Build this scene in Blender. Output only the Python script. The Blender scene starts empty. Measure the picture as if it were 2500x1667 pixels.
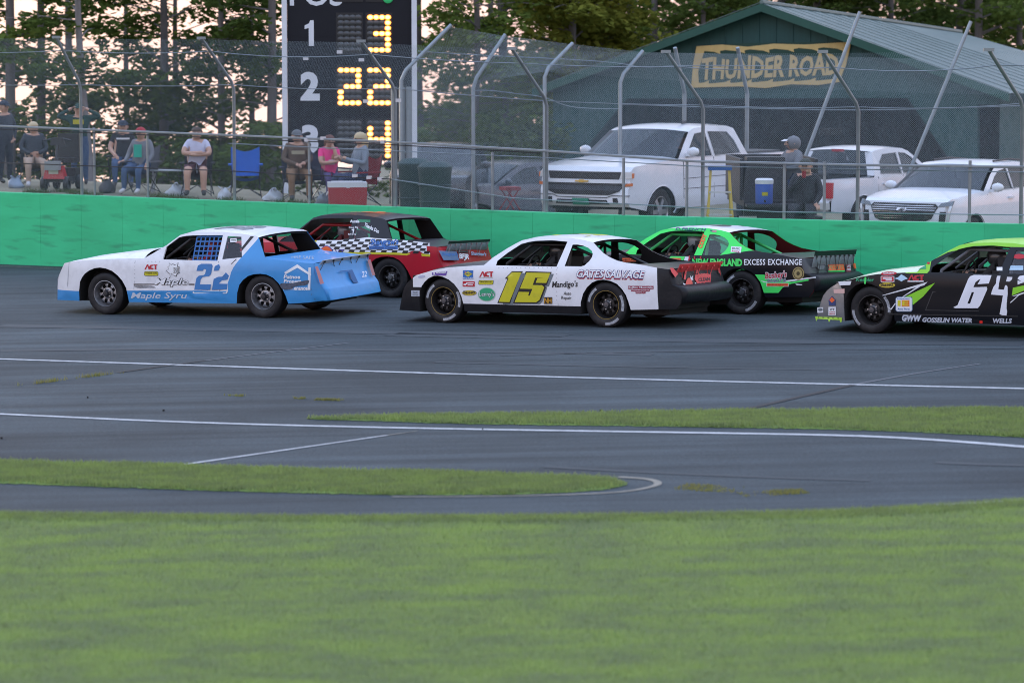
import bpy, bmesh, math, random
import numpy as np
from mathutils import Vector, Matrix
from mathutils.geometry import delaunay_2d_cdt
random.seed(7); RNG = np.random.default_rng(7)
SC = bpy.context.scene; COL = SC.collection
# ------------------------------------------------------------------ camera
CAMH, FPX, YHOR, GX = 4.2, 7500.0, 110.0, 0.02      # height, focal length and horizon row (2500 px frame), cross fall of the track
PITCH = math.atan((833.5-YHOR)/FPX)
cam = bpy.data.cameras.new('camera'); camo = bpy.data.objects.new('camera', cam); COL.objects.link(camo)
camo.location = (0, 0, CAMH); camo.rotation_euler = (math.pi/2-PITCH, 0, 0)
cam.sensor_width = 36; cam.lens = FPX/2500*36; cam.clip_start = .5; cam.clip_end = 6000
cam.dof.use_dof = True; cam.dof.focus_distance = 47.5; cam.dof.aperture_fstop = 1.9
SC.camera = camo
# ------------------------------------------------------------------ dusk sky, soft weak sun behind the trees
SUN_EL, SUN_ROT = math.radians(5.5), math.radians(-28)
w = bpy.data.worlds.new('World'); SC.world = w; w.use_nodes = True
nt = w.node_tree; nt.nodes.clear()
def nd(t, typ, **kw):
    n = t.nodes.new(typ)
    for k, v in kw.items(): setattr(n, k, v)
    return n
out = nd(nt, 'ShaderNodeOutputWorld'); bg = nd(nt, 'ShaderNodeBackground')
tc = nd(nt, 'ShaderNodeTexCoord'); sx = nd(nt, 'ShaderNodeSeparateXYZ'); mx = nd(nt, 'ShaderNodeMath', operation='MAXIMUM'); mx.inputs[1].default_value = .03
cx = nd(nt, 'ShaderNodeCombineXYZ')
nt.links.new(tc.outputs['Generated'], sx.inputs[0]); nt.links.new(sx.outputs[2], mx.inputs[0])
nt.links.new(sx.outputs[0], cx.inputs[0]); nt.links.new(sx.outputs[1], cx.inputs[1]); nt.links.new(mx.outputs[0], cx.inputs[2])
sky = nd(nt, 'ShaderNodeTexSky', sky_type='NISHITA'); sky.sun_disc = False
sky.sun_elevation = SUN_EL; sky.sun_rotation = SUN_ROT; sky.air_density = 1.0; sky.dust_density = 1.6; sky.ozone_density = 2.2
nt.links.new(cx.outputs[0], sky.inputs['Vector'])
# thin even cloud veil: pink near the horizon, pale blue grey above, the same all the way round
ramp = nd(nt, 'ShaderNodeValToRGB'); nt.links.new(mx.outputs[0], ramp.inputs[0])
ramp.color_ramp.elements[0].position = .03; ramp.color_ramp.elements[0].color = (8.3, 5.6, 5.35, 1)
ramp.color_ramp.elements[1].position = .62; ramp.color_ramp.elements[1].color = (6.0, 7.5, 10.8, 1)
e = ramp.color_ramp.elements.new(.22); e.color = (6.6, 6.1, 6.6, 1)
mixs = nd(nt, 'ShaderNodeMix', data_type='RGBA'); mixs.inputs[0].default_value = .86
nt.links.new(sky.outputs[0], mixs.inputs[6]); nt.links.new(ramp.outputs[0], mixs.inputs[7])
nt.links.new(mixs.outputs[2], bg.inputs[0]); bg.inputs[1].default_value = .10
nt.links.new(bg.outputs[0], out.inputs[0])
sl = bpy.data.lights.new('sun', 'SUN'); sl.energy = .5; sl.angle = math.radians(14); sl.color = (1, .86, .72)
so = bpy.data.objects.new('sun', sl); COL.objects.link(so)
_d = Vector((math.sin(SUN_ROT)*math.cos(SUN_EL), math.cos(SUN_ROT)*math.cos(SUN_EL), math.sin(SUN_EL)))
so.rotation_euler = (-_d).to_track_quat('-Z', 'Y').to_euler(); so.location = (-60, 120, 60)
SC.view_settings.view_transform = 'Standard'; SC.view_settings.look = 'None'; SC.view_settings.gamma = 1
SC.view_settings.use_curve_mapping = False; SC.view_settings.exposure = 1.0
SC.cycles.max_bounces = 8; SC.cycles.filter_width = 1.0; SC.cycles.transparent_max_bounces = 24; SC.cycles.caustics_reflective = False; SC.cycles.caustics_refractive = False
# ------------------------------------------------------------------ geometry of the view, used once to measure real places
_fw = np.array([0, math.cos(PITCH), -math.sin(PITCH)]); _up = np.array([0, math.sin(PITCH), math.cos(PITCH)]); _rt = np.array([1., 0, 0])
EYE = np.array([0, 0, CAMH]); GN = np.array([-GX, 0, 1.]); GN = GN/np.linalg.norm(GN)
def ray(x, y): return _rt*(x-1250)/FPX + _up*(833.5-y)/FPX + _fw
def gnd(x, y, z=0.):
    r = ray(x, y); t = -((EYE-np.array([0, 0, z])) @ GN)/(r @ GN); return EYE+r*t
def at(x, y, d):
    r = ray(x, y); return EYE + r*(d/r[1])
def k2(*pts): return [(a*1.06293, b*1.0630) for a, b in pts]      # 2352 px notes -> 2500 px frame
# ------------------------------------------------------------------ materials
MATS = {}
def M(name, col=(.5, .5, .5), rough=.5, metal=0., var=.0, vscale=6., bump=0., bscale=40., spec=.5, alpha=1., emit=None, estr=0., dirt=0., dscale=2.5, stretch=None, coat=0., trans=0.):
    if name in MATS: return MATS[name]
    m = bpy.data.materials.new(name); m.use_nodes = True; t = m.node_tree; b = t.nodes['Principled BSDF']
    b.inputs['Base Color'].default_value = (*col, 1); b.inputs['Roughness'].default_value = rough; b.inputs['Metallic'].default_value = metal
    b.inputs['Specular IOR Level'].default_value = spec; b.inputs['Alpha'].default_value = alpha; b.inputs['Coat Weight'].default_value = coat
    b.inputs['Transmission Weight'].default_value = trans
    if emit: b.inputs['Emission Color'].default_value = (*emit, 1); b.inputs['Emission Strength'].default_value = estr
    src = None
    if var or bump or dirt:
        tc = nd(t, 'ShaderNodeTexCoord'); vec = tc.outputs['Object']
        if stretch:
            mp = nd(t, 'ShaderNodeMapping'); mp.inputs['Scale'].default_value = stretch; t.links.new(vec, mp.inputs[0]); vec = mp.outputs[0]
    if var:
        n = nd(t, 'ShaderNodeTexNoise'); n.inputs['Scale'].default_value = vscale; n.inputs['Detail'].default_value = 6; n.inputs['Roughness'].default_value = .65
        t.links.new(vec, n.inputs['Vector'])
        mr = nd(t, 'ShaderNodeMapRange'); mr.inputs[1].default_value = .28; mr.inputs[2].default_value = .86; mr.inputs[3].default_value = 1-var; mr.inputs[4].default_value = 1+var
        t.links.new(n.outputs['Fac'], mr.inputs[0])
        mm = nd(t, 'ShaderNodeMix', data_type='RGBA', blend_type='MULTIPLY'); mm.inputs[0].default_value = 1; mm.inputs[6].default_value = (*col, 1)
        t.links.new(mr.outputs[0], mm.inputs[7]); src = mm.outputs[2]
    if dirt:
        n = nd(t, 'ShaderNodeTexNoise'); n.inputs['Scale'].default_value = dscale; n.inputs['Detail'].default_value = 8; n.inputs['Roughness'].default_value = .7
        t.links.new(vec, n.inputs['Vector'])
        mr = nd(t, 'ShaderNodeMapRange'); mr.inputs[1].default_value = .5; mr.inputs[2].default_value = .78; mr.inputs[3].default_value = 0; mr.inputs[4].default_value = dirt
        t.links.new(n.outputs['Fac'], mr.inputs[0])
        mm = nd(t, 'ShaderNodeMix', data_type='RGBA'); t.links.new(mr.outputs[0], mm.inputs[0]); mm.inputs[7].default_value = (.07, .065, .06, 1)
        if src: t.links.new(src, mm.inputs[6])
        else: mm.inputs[6].default_value = (*col, 1)
        src = mm.outputs[2]
    if src: t.links.new(src, b.inputs['Base Color'])
    if bump:
        n = nd(t, 'ShaderNodeTexNoise'); n.inputs['Scale'].default_value = bscale; n.inputs['Detail'].default_value = 5; t.links.new(vec, n.inputs['Vector'])
        bp = nd(t, 'ShaderNodeBump'); bp.inputs['Strength'].default_value = 1; bp.inputs['Distance'].default_value = bump
        t.links.new(n.outputs['Fac'], bp.inputs['Height']); t.links.new(bp.outputs[0], b.inputs['Normal'])
    MATS[name] = m; return m
def glass(name, tint=(.55, .62, .66), op=.35, rough=.08):
    if name in MATS: return MATS[name]
    m = bpy.data.materials.new(name); m.use_nodes = True; t = m.node_tree; t.nodes.clear()
    o = nd(t, 'ShaderNodeOutputMaterial'); mx = nd(t, 'ShaderNodeMixShader'); tr = nd(t, 'ShaderNodeBsdfTransparent'); tr.inputs[0].default_value = (.93, .95, .95, 1)
    p = nd(t, 'ShaderNodeBsdfPrincipled'); p.inputs['Base Color'].default_value = (*tint, 1); p.inputs['Roughness'].default_value = rough
    lw = nd(t, 'ShaderNodeFresnel'); lw.inputs[0].default_value = 1.45
    ad = nd(t, 'ShaderNodeMath', operation='MAXIMUM'); ad.inputs[1].default_value = op
    t.links.new(lw.outputs[0], ad.inputs[0]); t.links.new(ad.outputs[0], mx.inputs[0]); t.links.new(tr.outputs[0], mx.inputs[1]); t.links.new(p.outputs[0], mx.inputs[2])
    t.links.new(mx.outputs[0], o.inputs[0]); MATS[name] = m; return m
# ------------------------------------------------------------------ scene bookkeeping
def tag(o, label=None, cat=None, group=None, kind=None):
    if label: o['label'] = label
    if cat: o['category'] = cat
    if group: o['group'] = group
    if kind: o['kind'] = kind
    return o
def empty(name, loc=(0, 0, 0), rz=0., mw=None):
    o = bpy.data.objects.new(name, None); COL.objects.link(o); o.empty_display_size = .2
    if mw is not None: o.matrix_world = mw
    else: o.location = loc; o.rotation_euler = (0, 0, rz)
    return o
def copy_tree(o, parent=None):
    c = o.copy(); COL.objects.link(c); c.parent = parent
    if parent is not None: c.matrix_parent_inverse = o.matrix_parent_inverse.copy()
    for ch in list(o.children): copy_tree(ch, c)
    return c
class MB:
    """collects shapes, then links them as one mesh object"""
    def __init__(s): s.v = []; s.f = []; s.m = []
    def add(s, vs, fs, mi=0):
        b = len(s.v); s.v.extend([tuple(map(float, p)) for p in vs]); s.f.extend([tuple(b+i for i in f) for f in fs]); s.m.extend([mi]*len(fs)); return s
    def box(s, c, size, rot=None, mi=0, taper=1.0):
        hx, hy, hz = size[0]/2, size[1]/2, size[2]/2
        vs = [Vector((x*hx*(taper if z > 0 else 1), y*hy*(taper if z > 0 else 1), z*hz)) for z in (-1, 1) for y in (-1, 1) for x in (-1, 1)]
        if rot is not None:
            R = rot if isinstance(rot, Matrix) else Matrix.Rotation(rot, 3, 'Z'); vs = [R @ p for p in vs]
        vs = [p+Vector(c) for p in vs]
        return s.add(vs, [(0, 2, 3, 1), (4, 5, 7, 6), (0, 1, 5, 4), (2, 6, 7, 3), (0, 4, 6, 2), (1, 3, 7, 5)], mi)
    def tube(s, pts, r, n=8, mi=0, caps=True):
        pts = [Vector(p) for p in pts]; rs = r if isinstance(r, (list, tuple)) else [r]*len(pts)
        vs = []; fs = []; ref = None
        for i, p in enumerate(pts):
            d = (pts[min(i+1, len(pts)-1)]-pts[max(i-1, 0)]).normalized()
            if ref is None: ref = d.orthogonal().normalized()
            else: ref = (ref-d*ref.dot(d)); ref = ref.normalized() if ref.length > 1e-6 else d.orthogonal().normalized()
            q = d.cross(ref)
            vs += [p+(ref*math.cos(2*math.pi*k/n)+q*math.sin(2*math.pi*k/n))*rs[i] for k in range(n)]
        for i in range(len(pts)-1):
            for k in range(n):
                a = i*n+k; b = i*n+(k+1) % n; fs.append((a, b, b+n, a+n))
        if caps: fs += [tuple(range(n-1, -1, -1)), tuple(range(len(vs)-n, len(vs)))]
        return s.add(vs, fs, mi)
    def lathe(s, prof, n=32, axis='Y', c=(0, 0, 0), mi=0):
        """prof: (radius, offset along axis)"""
        vs = []; fs = []
        for r, h in prof:
            for k in range(n):
                a = 2*math.pi*k/n; x, y = r*math.cos(a), r*math.sin(a)
                p = (x, h, y) if axis == 'Y' else ((x, y, h) if axis == 'Z' else (h, x, y))
                vs.append((p[0]+c[0], p[1]+c[1], p[2]+c[2]))
        for i in range(len(prof)-1):
            for k in range(n):
                a = i*n+k; b = i*n+(k+1) % n; fs.append((a, b, b+n, a+n))
        return s.add(vs, fs, mi)
    def loft(s, rows, mi=0, mis=None):
        n = len(rows[0]); vs = [p for r in rows for p in r]; fs = []
        b = len(s.v); s.v.extend([tuple(map(float, p)) for p in vs])
        for i in range(len(rows)-1):
            for k in range(n-1):
                a = b+i*n+k; s.f.append((a, a+1, a+n+1, a+n)); s.m.append(mis[i] if mis else mi)
        return s
    def ball(s, c, r, n=10, mi=0, sc=(1, 1, 1), zmin=-1., zmax=1.):
        rows = []
        for i in range(n+1):
            z = zmin+(zmax-zmin)*i/n; q = math.sqrt(max(0, 1-z*z))
            rows.append([(c[0]+r*sc[0]*q*math.cos(2*math.pi*k/(2*n)), c[1]+r*sc[1]*q*math.sin(2*math.pi*k/(2*n)), c[2]+r*sc[2]*z) for k in range(2*n+1)])
        return s.loft(rows, mi)
    def build(s, name, mats, parent=None, smooth=None, mw=None):
        me = bpy.data.meshes.new(name); me.from_pydata(s.v, [], s.f)
        if not isinstance(mats, (list, tuple)): mats = [mats]
        for m in mats: me.materials.append(m)
        if len(mats) > 1: me.polygons.foreach_set('material_index', s.m)
        bm = bmesh.new(); bm.from_mesh(me); bmesh.ops.remove_doubles(bm, verts=bm.verts, dist=2e-5); bmesh.ops.recalc_face_normals(bm, faces=bm.faces); bm.to_mesh(me); bm.free()
        if smooth:
            me.polygons.foreach_set('use_smooth', [True]*len(me.polygons)); me.set_sharp_from_angle(angle=math.radians(smooth))
        me.update(); o = bpy.data.objects.new(name, me); COL.objects.link(o)
        if parent is not None: o.parent = parent
        if mw is not None: o.matrix_world = mw
        return o
def inside(pt, loop):
    x, y = pt; c = False; n = len(loop)
    for i in range(n):
        x1, y1 = loop[i]; x2, y2 = loop[i-1]
        if (y1 > y) != (y2 > y) and x < (x2-x1)*(y-y1)/(y2-y1)+x1: c = not c
    return c
def tri2d(outline, holes=(), regions=(), grid=None):
    """constrained triangulation of an outline with holes; regions = [(loop, material index)]"""
    pts = []; edges = []
    for lp in [outline, *holes, *[r[0] for r in regions]]:
        b = len(pts); pts += [Vector(p) for p in lp]; edges += [(b+i, b+(i+1) % len(lp)) for i in range(len(lp))]
    if grid:
        xs = [p[0] for p in outline]; ys = [p[1] for p in outline]
        gx, gy = grid if isinstance(grid, tuple) else (grid, grid)
        nx, ny = int((max(xs)-min(xs))/gx)+1, int((max(ys)-min(ys))/gy)+1
        for i in range(1, nx):
            for j in range(1, ny):
                p = (min(xs)+(i+.13*(j % 2))*gx, min(ys)+j*gy)
                if inside(p, outline): pts.append(Vector(p))
    V, _, F, *_r = delaunay_2d_cdt(pts, edges, [], 0, 1e-5)
    fs = []; ms = []
    for f in F:
        c = ((V[f[0]][0]+V[f[1]][0]+V[f[2]][0])/3, (V[f[0]][1]+V[f[1]][1]+V[f[2]][1])/3)
        if not inside(c, outline) or any(inside(c, h) for h in holes): continue
        mi = 0
        for lp, k in regions:
            if inside(c, lp): mi = k
        fs.append(tuple(f)); ms.append(mi)
    return [tuple(p) for p in V], fs, ms
_TXT = {}
def text2d(s, bold=0., shear=0., res=3, spacing=1.):
    """outline lettering as 2-D triangles, scaled so that cap height = 1; returns verts, faces, width"""
    key = (s, bold, shear, spacing)
    if key in _TXT: return _TXT[key]
    cu = bpy.data.curves.new('t', 'FONT'); cu.body = s; cu.size = 1; cu.resolution_u = res; cu.offset = bold; cu.shear = shear; cu.space_character = spacing
    o = bpy.data.objects.new('t', cu); COL.objects.link(o); dg = bpy.context.evaluated_depsgraph_get(); dg.update()
    me = bpy.data.meshes.new_from_object(o.evaluated_get(dg))
    v = np.array([p.co[:2] for p in me.vertices]) if len(me.vertices) else np.zeros((0, 2)); f = [tuple(p.vertices) for p in me.polygons]
    bpy.data.objects.remove(o); bpy.data.curves.remove(cu); bpy.data.meshes.remove(me)
    cap = .70
    v = v/cap; x0 = v[:, 0].min(); v[:, 0] -= x0; wd = v[:, 0].max()
    _TXT[key] = (v, f, wd); return _TXT[key]
def lerp(a, b, t): return a+(b-a)*t
def interp(x, pts):
    xs = [p[0] for p in pts]
    if x <= xs[0]: return pts[0][1]
    for i in range(len(pts)-1):
        if x <= pts[i+1][0]: return lerp(pts[i][1], pts[i+1][1], (x-xs[i])/(xs[i+1]-xs[i]))
    return pts[-1][1]
def smoothpoly(pts, it=2, closed=False):
    for _ in range(it):
        q = []; n = len(pts)
        for i in range(n if closed else n-1):
            a, b = np.array(pts[i]), np.array(pts[(i+1) % n]); q += [tuple(a*.75+b*.25), tuple(a*.25+b*.75)]
        pts = q if closed else [pts[0]]+q[1:-1]+[pts[-1]]
    return pts
# ------------------------------------------------------------------ setting: track, grass, markings, wall
def gp(pts, z=0.): return [tuple(gnd(*p, 0)+np.array([0, 0, z])) for p in k2(*pts)]
def sheet(name, pts, z, mat, grid=None, kind='structure', label=None):
    P = gp(pts); V, F, _ = tri2d([(p[0], p[1]) for p in P], grid=grid)
    mb = MB(); mb.v = [(x, y, GX*x+z) for x, y in V]; mb.f = F; mb.m = [0]*len(F); o = mb.build(name, mat); o['kind'] = kind; return o
def asphalt(name, col, streak=.25):
    m = bpy.data.materials.new(name); m.use_nodes = True; t = m.node_tree; b = t.nodes['Principled BSDF']; tc = nd(t, 'ShaderNodeTexCoord'); b.inputs['Roughness'].default_value = .88; b.inputs['Specular IOR Level'].default_value = .25
    def noise(scale, det, rot=0., sc=(1, 1, 1), lo=.3, hi=.7, a=0., bb=1.):
        mp = nd(t, 'ShaderNodeMapping'); mp.inputs['Scale'].default_value = sc; mp.inputs['Rotation'].default_value = (0, 0, rot); t.links.new(tc.outputs['Object'], mp.inputs[0])
        n = nd(t, 'ShaderNodeTexNoise'); n.inputs['Scale'].default_value = scale; n.inputs['Detail'].default_value = det; n.inputs['Roughness'].default_value = .6; t.links.new(mp.outputs[0], n.inputs['Vector'])
        mr = nd(t, 'ShaderNodeMapRange'); mr.inputs[1].default_value = lo; mr.inputs[2].default_value = hi; mr.inputs[3].default_value = a; mr.inputs[4].default_value = bb; t.links.new(n.outputs['Fac'], mr.inputs[0]); return mr.outputs[0]
    f1 = noise(.22, 8, lo=.36, hi=.64, a=.74, bb=1.22); f2 = noise(1., 5, rot=math.radians(20), sc=(.10, 2.2, 1), a=1-streak, bb=1+streak*.8); f3 = noise(38, 4, a=.66, bb=1.34)
    p1 = nd(t, 'ShaderNodeMath', operation='MULTIPLY'); p2 = nd(t, 'ShaderNodeMath', operation='MULTIPLY'); t.links.new(f1, p1.inputs[0]); t.links.new(f2, p1.inputs[1]); t.links.new(p1.outputs[0], p2.inputs[0]); t.links.new(f3, p2.inputs[1])
    mm = nd(t, 'ShaderNodeMix', data_type='RGBA', blend_type='MULTIPLY'); mm.inputs[0].default_value = 1; mm.inputs[6].default_value = (*col, 1); t.links.new(p2.outputs[0], mm.inputs[7]); t.links.new(mm.outputs[2], b.inputs['Base Color'])
    n = nd(t, 'ShaderNodeTexNoise'); n.inputs['Scale'].default_value = 90; t.links.new(tc.outputs['Object'], n.inputs['Vector']); bp = nd(t, 'ShaderNodeBump'); bp.inputs['Distance'].default_value = .004; t.links.new(n.outputs['Fac'], bp.inputs['Height']); t.links.new(bp.outputs[0], b.inputs['Normal'])
    return m
ASPH = asphalt('asphalt', (.051, .064, .071), .38); ASPH2 = asphalt('asphalt_pit_lane', (.057, .069, .075), .26)
# lawns
def grassmat(name, c1, c2, c3):
    m = bpy.data.materials.new(name); m.use_nodes = True; t = m.node_tree; b = t.nodes['Principled BSDF']; b.inputs['Roughness'].default_value = .9; b.inputs['Specular IOR Level'].default_value = .15; tc = nd(t, 'ShaderNodeTexCoord')
    mp = nd(t, 'ShaderNodeMapping'); mp.inputs['Scale'].default_value = (.45, 1.2, 1); mp.inputs['Rotation'].default_value = (0, 0, .06); t.links.new(tc.outputs['Object'], mp.inputs[0])
    n = nd(t, 'ShaderNodeTexNoise'); n.inputs['Scale'].default_value = 1.1; n.inputs['Detail'].default_value = 9; n.inputs['Roughness'].default_value = .72; t.links.new(mp.outputs[0], n.inputs['Vector'])
    r = nd(t, 'ShaderNodeValToRGB'); e = r.color_ramp.elements; e[0].position = .30; e[0].color = (*c1, 1); e[1].position = .72; e[1].color = (*c3, 1); k = e.new(.5); k.color = (*c2, 1)
    t.links.new(n.outputs['Fac'], r.inputs[0])
    n2 = nd(t, 'ShaderNodeTexNoise'); n2.inputs['Scale'].default_value = 9; n2.inputs['Detail'].default_value = 6; t.links.new(mp.outputs[0], n2.inputs['Vector']); mr = nd(t, 'ShaderNodeMapRange'); mr.inputs[1].default_value = .3; mr.inputs[2].default_value = .7; mr.inputs[3].default_value = .72; mr.inputs[4].default_value = 1.25; t.links.new(n2.outputs['Fac'], mr.inputs[0])
    mm = nd(t, 'ShaderNodeMix', data_type='RGBA', blend_type='MULTIPLY'); mm.inputs[0].default_value = 1; t.links.new(r.outputs[0], mm.inputs[6]); t.links.new(mr.outputs[0], mm.inputs[7]); t.links.new(mm.outputs[2], b.inputs['Base Color']); return m
GRASS = grassmat('lawn', (.17, .18, .085), (.16, .215, .05), (.21, .25, .06)); GRASS2 = grassmat('verge_grass', (.13, .155, .075), (.13, .20, .05), (.18, .25, .065))
# ground far around: one sheet to the horizon, rising bank behind the wall and falling away beyond it
WALLB = [(-400, 620), (0, 645), (161, 651), (560, 669), (1000, 690.5), (1500, 713.5), (1988, 732), (2500, 749), (2900, 761)]   # wall foot on the photograph
WALLT = [(-400, 455), (0, 470), (161, 476), (560, 491.5), (1080, 510.5), (1500, 526), (2000, 538.5), (2500, 548), (2900, 555)]
wfoot = [gnd(x, y) for x, y in WALLB]
def wall_at(x):
    """wall foot and top at photo column x"""
    b = gnd(x, interp(x, WALLB)); r = ray(x, interp(x, WALLT)); t = b[1]/r[1]; return b, (EYE+r*t)[2]
wl = [wall_at(x) for x in np.linspace(-400, 2900, 34)]
wdir = np.array([wl[-1][0][0]-wl[0][0][0], wl[-1][0][1]-wl[0][0][1]]); wdir /= np.linalg.norm(wdir); wn = np.array([-wdir[1], wdir[0]]); wn = wn if wn[1] > 0 else -wn
wpt = [(float(b @ np.array([*wdir, 0])), float(b @ np.array([*wn, 0]))) for b, z in wl]
def behind(x, y): u = x*wdir[0]+y*wdir[1]; v = x*wn[0]+y*wn[1]; return u, v-interp(u, wpt)
def bank_z(x, y):
    u, v = behind(x, y); X = x
    base = interp(X, [(-12, 1.22), (-4, 1.20), (-1, 1.05), (1.5, .75), (4, .55), (9, .45)])
    z = base+.02*max(0, min(v, 6))*(1 if X < -1 else .3)
    dropL = interp(X, [(-12, 3.6), (-3, 4.2), (0, 9), (3, 34), (10, 40)])
    if v > dropL: z -= (v-dropL)*interp(X, [(-12, .20), (1, .16), (6, .05)])
    return z if z > -40 else -40-(-40-z)*.2
mb = MB(); us = [-900, -500, -300, -160, -90, -60, -45, *np.arange(-36, 24, 1.5), 26, 32, 45, 70, 120, 220, 400, 700, 1000]; vs_ = [.30, .6, 1, 1.5, 2.2, 3, 4, 5, 6, 7, 8, 10, 12, 15, 20, 27, 36, 50, 75, 110, 170, 260, 400, 700, 1100]
rows = []
for v in vs_:
    row = []
    for u in us:
        vv = v+interp(u, wpt); x, y = wdir*u+wn*vv; row.append((x, y, bank_z(x, y)))
    rows.append(row)
mb.loft(rows); dirtm = M('bank_dirt', (.19, .175, .12), .95, var=.4, vscale=.9, bump=.03, bscale=6)
mb.build('bank', dirtm, smooth=60)['kind'] = 'structure'
mb = MB(); rows = []
for v in [-900, -300, -120, -70, -60, -50, -40, -30, -20, -10, -5, -2, 0, .2]:
    rows.append([(*(wdir*u+wn*(v+interp(u, wpt))), GX*(wdir*u+wn*(v+interp(u, wpt)))[0]-.012) for u in us])
mb.loft(rows); mb.build('ground', GRASS)['kind'] = 'structure'
# asphalt: racing surface, pit lane
ptsA = [(-900, 560), (-200, 600), (2600, 690), (3300, 720), (3300, 1000), (2352, 1030), (1600, 1200), (1450, 1182), (600, 1183), (0, 1175), (-900, 1160)]
fp_ = [(*b[:2],) for b, z in wl]
near = [gnd(*p)[:2] for p in k2((3300, 1090), (2700, 1120), (2352, 1145), (2150, 1160), (1900, 1172), (1560, 1179), (1200, 1183), (600, 1184), (0, 1176), (-500, 1164), (-900, 1155))]
outl = [tuple(np.array(p)+wn*.1) for p in fp_]+[tuple(p) for p in near]
V, F, _ = tri2d(outl); mb = MB(); mb.v = [(x, y, GX*x) for x, y in V]; mb.f = F; mb.m = [0]*len(F); mb.build('track', ASPH)['kind'] = 'structure'
# grass strips between the lanes
S2T = [(690, 962), (800, 955), (1000, 953), (1300, 949), (1800, 942), (2352, 938), (3000, 936)]; S2B = [(3000, 1045), (2600, 1022), (2352, 1005), (2150, 995), (1900, 986), (1500, 980), (1100, 975), (800, 966)]
S1T = [(-900, 1040), (0, 1057), (400, 1068), (800, 1079), (1300, 1091), (1400, 1097), (1440, 1108)]; S1B = [(1440, 1115), (1400, 1124), (1300, 1133), (1100, 1138), (800, 1136), (400, 1125), (0, 1110), (-900, 1085)]
def ragged(T, Bt, seed):
    q = smoothpoly(T, 2)+smoothpoly(Bt, 2); out_ = []; r = np.random.default_rng(seed)
    for a, b in zip(q, q[1:]+q[:1]):
        n = max(1, int(abs(b[0]-a[0])/9))
        for i in range(n): t = i/n; out_.append((a[0]+(b[0]-a[0])*t, a[1]+(b[1]-a[1])*t+r.normal(0, .55)))
    return out_
sheet('grass_strip', ragged(S2T, S2B, 1), .006, GRASS2); sheet('grass_strip', ragged(S1T, S1B, 2), .006, GRASS2)
LINE = M('line_paint', (.50, .51, .52), .75, var=.35, vscale=7, dirt=.6, dscale=5); LINET = M('line_paint_worn', (.24, .22, .18), .8, var=.4, vscale=6)
def band(name, pts, w0, w1, mat, z=.006, parent=None):
    """painted band following photo points, width in metres"""
    P = [gnd(*p) for p in k2(*smoothpoly(pts, 2))]; L, R = [], []
    for i, p in enumerate(P):
        d = P[min(i+1, len(P)-1)]-P[max(i-1, 0)]; d /= np.linalg.norm(d); n = np.array([-d[1], d[0], 0]); wv = lerp(w0, w1, i/(len(P)-1))
        for S, sg in ((L, 1), (R, -1)): q = p+n*wv*sg/2; S.append((q[0], q[1], GX*q[0]+z))
    mb = MB(); mb.loft([L, R]); o = mb.build(name, mat); o['kind'] = 'structure'; return o
band('track_line', [(-300, 815), (0, 825), (400, 838), (900, 855), (1500, 873), (2352, 893), (2700, 901)], .12, .12, LINE); band('track_line', [(-300, 938), (0, 951), (400, 970), (880, 983), (1500, 993), (1900, 999), (2100, 1007), (2352, 1026), (2600, 1050)], .10, .14, LINE)
band('track_line', [(395, 1071), (640, 1036), (890, 1000)], .07, .05, LINE); band('worn_line', [(890, 1000), (960, 990)], .03, .02, LINET)
band('worn_line', [(900, 1141), (1100, 1141), (1330, 1136), (1440, 1130), (1510, 1116), (1512, 1106), (1480, 1099), (1420, 1096)], .05, .09, LINET); band('track_line', [(1760, 1178), (1850, 1174), (1945, 1170)], .04, .04, LINET); band('track_line', [(2150, 1160), (2250, 1155), (2352, 1148), (2500, 1139)], .07, .07, LINE)
CR = M('crack_tar', (.018, .018, .02), .8); band('tar_seam', [(270, 856), (400, 838), (470, 829)], .09, .06, CR); band('tar_seam', [(1705, 942), (1800, 920), (1960, 884)], .10, .10, CR); PALE = M('pale_seam', (.12, .125, .135), .8); band('pale_seam', [(400, 838), (600, 812), (800, 788)], .05, .05, PALE, .005); band('pale_seam', [(1960, 884), (2100, 858), (2250, 836)], .06, .05, PALE, .005)
SKID = M('skid_rubber', (.040, .050, .057), .85, var=.12, vscale=2)
for q, w0, w1 in (([(1250, 1072), (1500, 1086), (1800, 1098), (2000, 1104)], .12, .10), ([(2150, 1062), (2260, 1067), (2400, 1070)], .16, .12), ([(1150, 816), (1500, 807), (2000, 803), (2352, 800)], .18, .12), ([(0, 806), (500, 800), (1000, 806), (1500, 815)], .22, .22), ([(900, 768), (1500, 782), (2352, 790)], .5, .5), ([(0, 748), (700, 760), (1300, 772)], .45, .5), ([(1000, 832), (1400, 842), (1900, 850)], .14, .10)): band('skid_mark', q, w0, w1, SKID, .004)
sk = MB()
# dark debris flecks: separate bits of rubber on the track
bits = MB(); rr = np.random.default_rng(3)
for i in range(5):
    p = gnd(*(k2((rr.uniform(0, 2352), rr.choice([rr.uniform(900, 960), rr.uniform(985, 1060), rr.uniform(1090, 1165)]))))[0]); s_ = rr.uniform(.008, .024); bits.box((p[0], p[1], p[2]+.012), (s_*1.6, s_, .02), rr.uniform(0, 3))
tag(bits.build('rubber_bits', M('rubber_crumb', (.012, .012, .013), .8)), kind='stuff')
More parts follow.
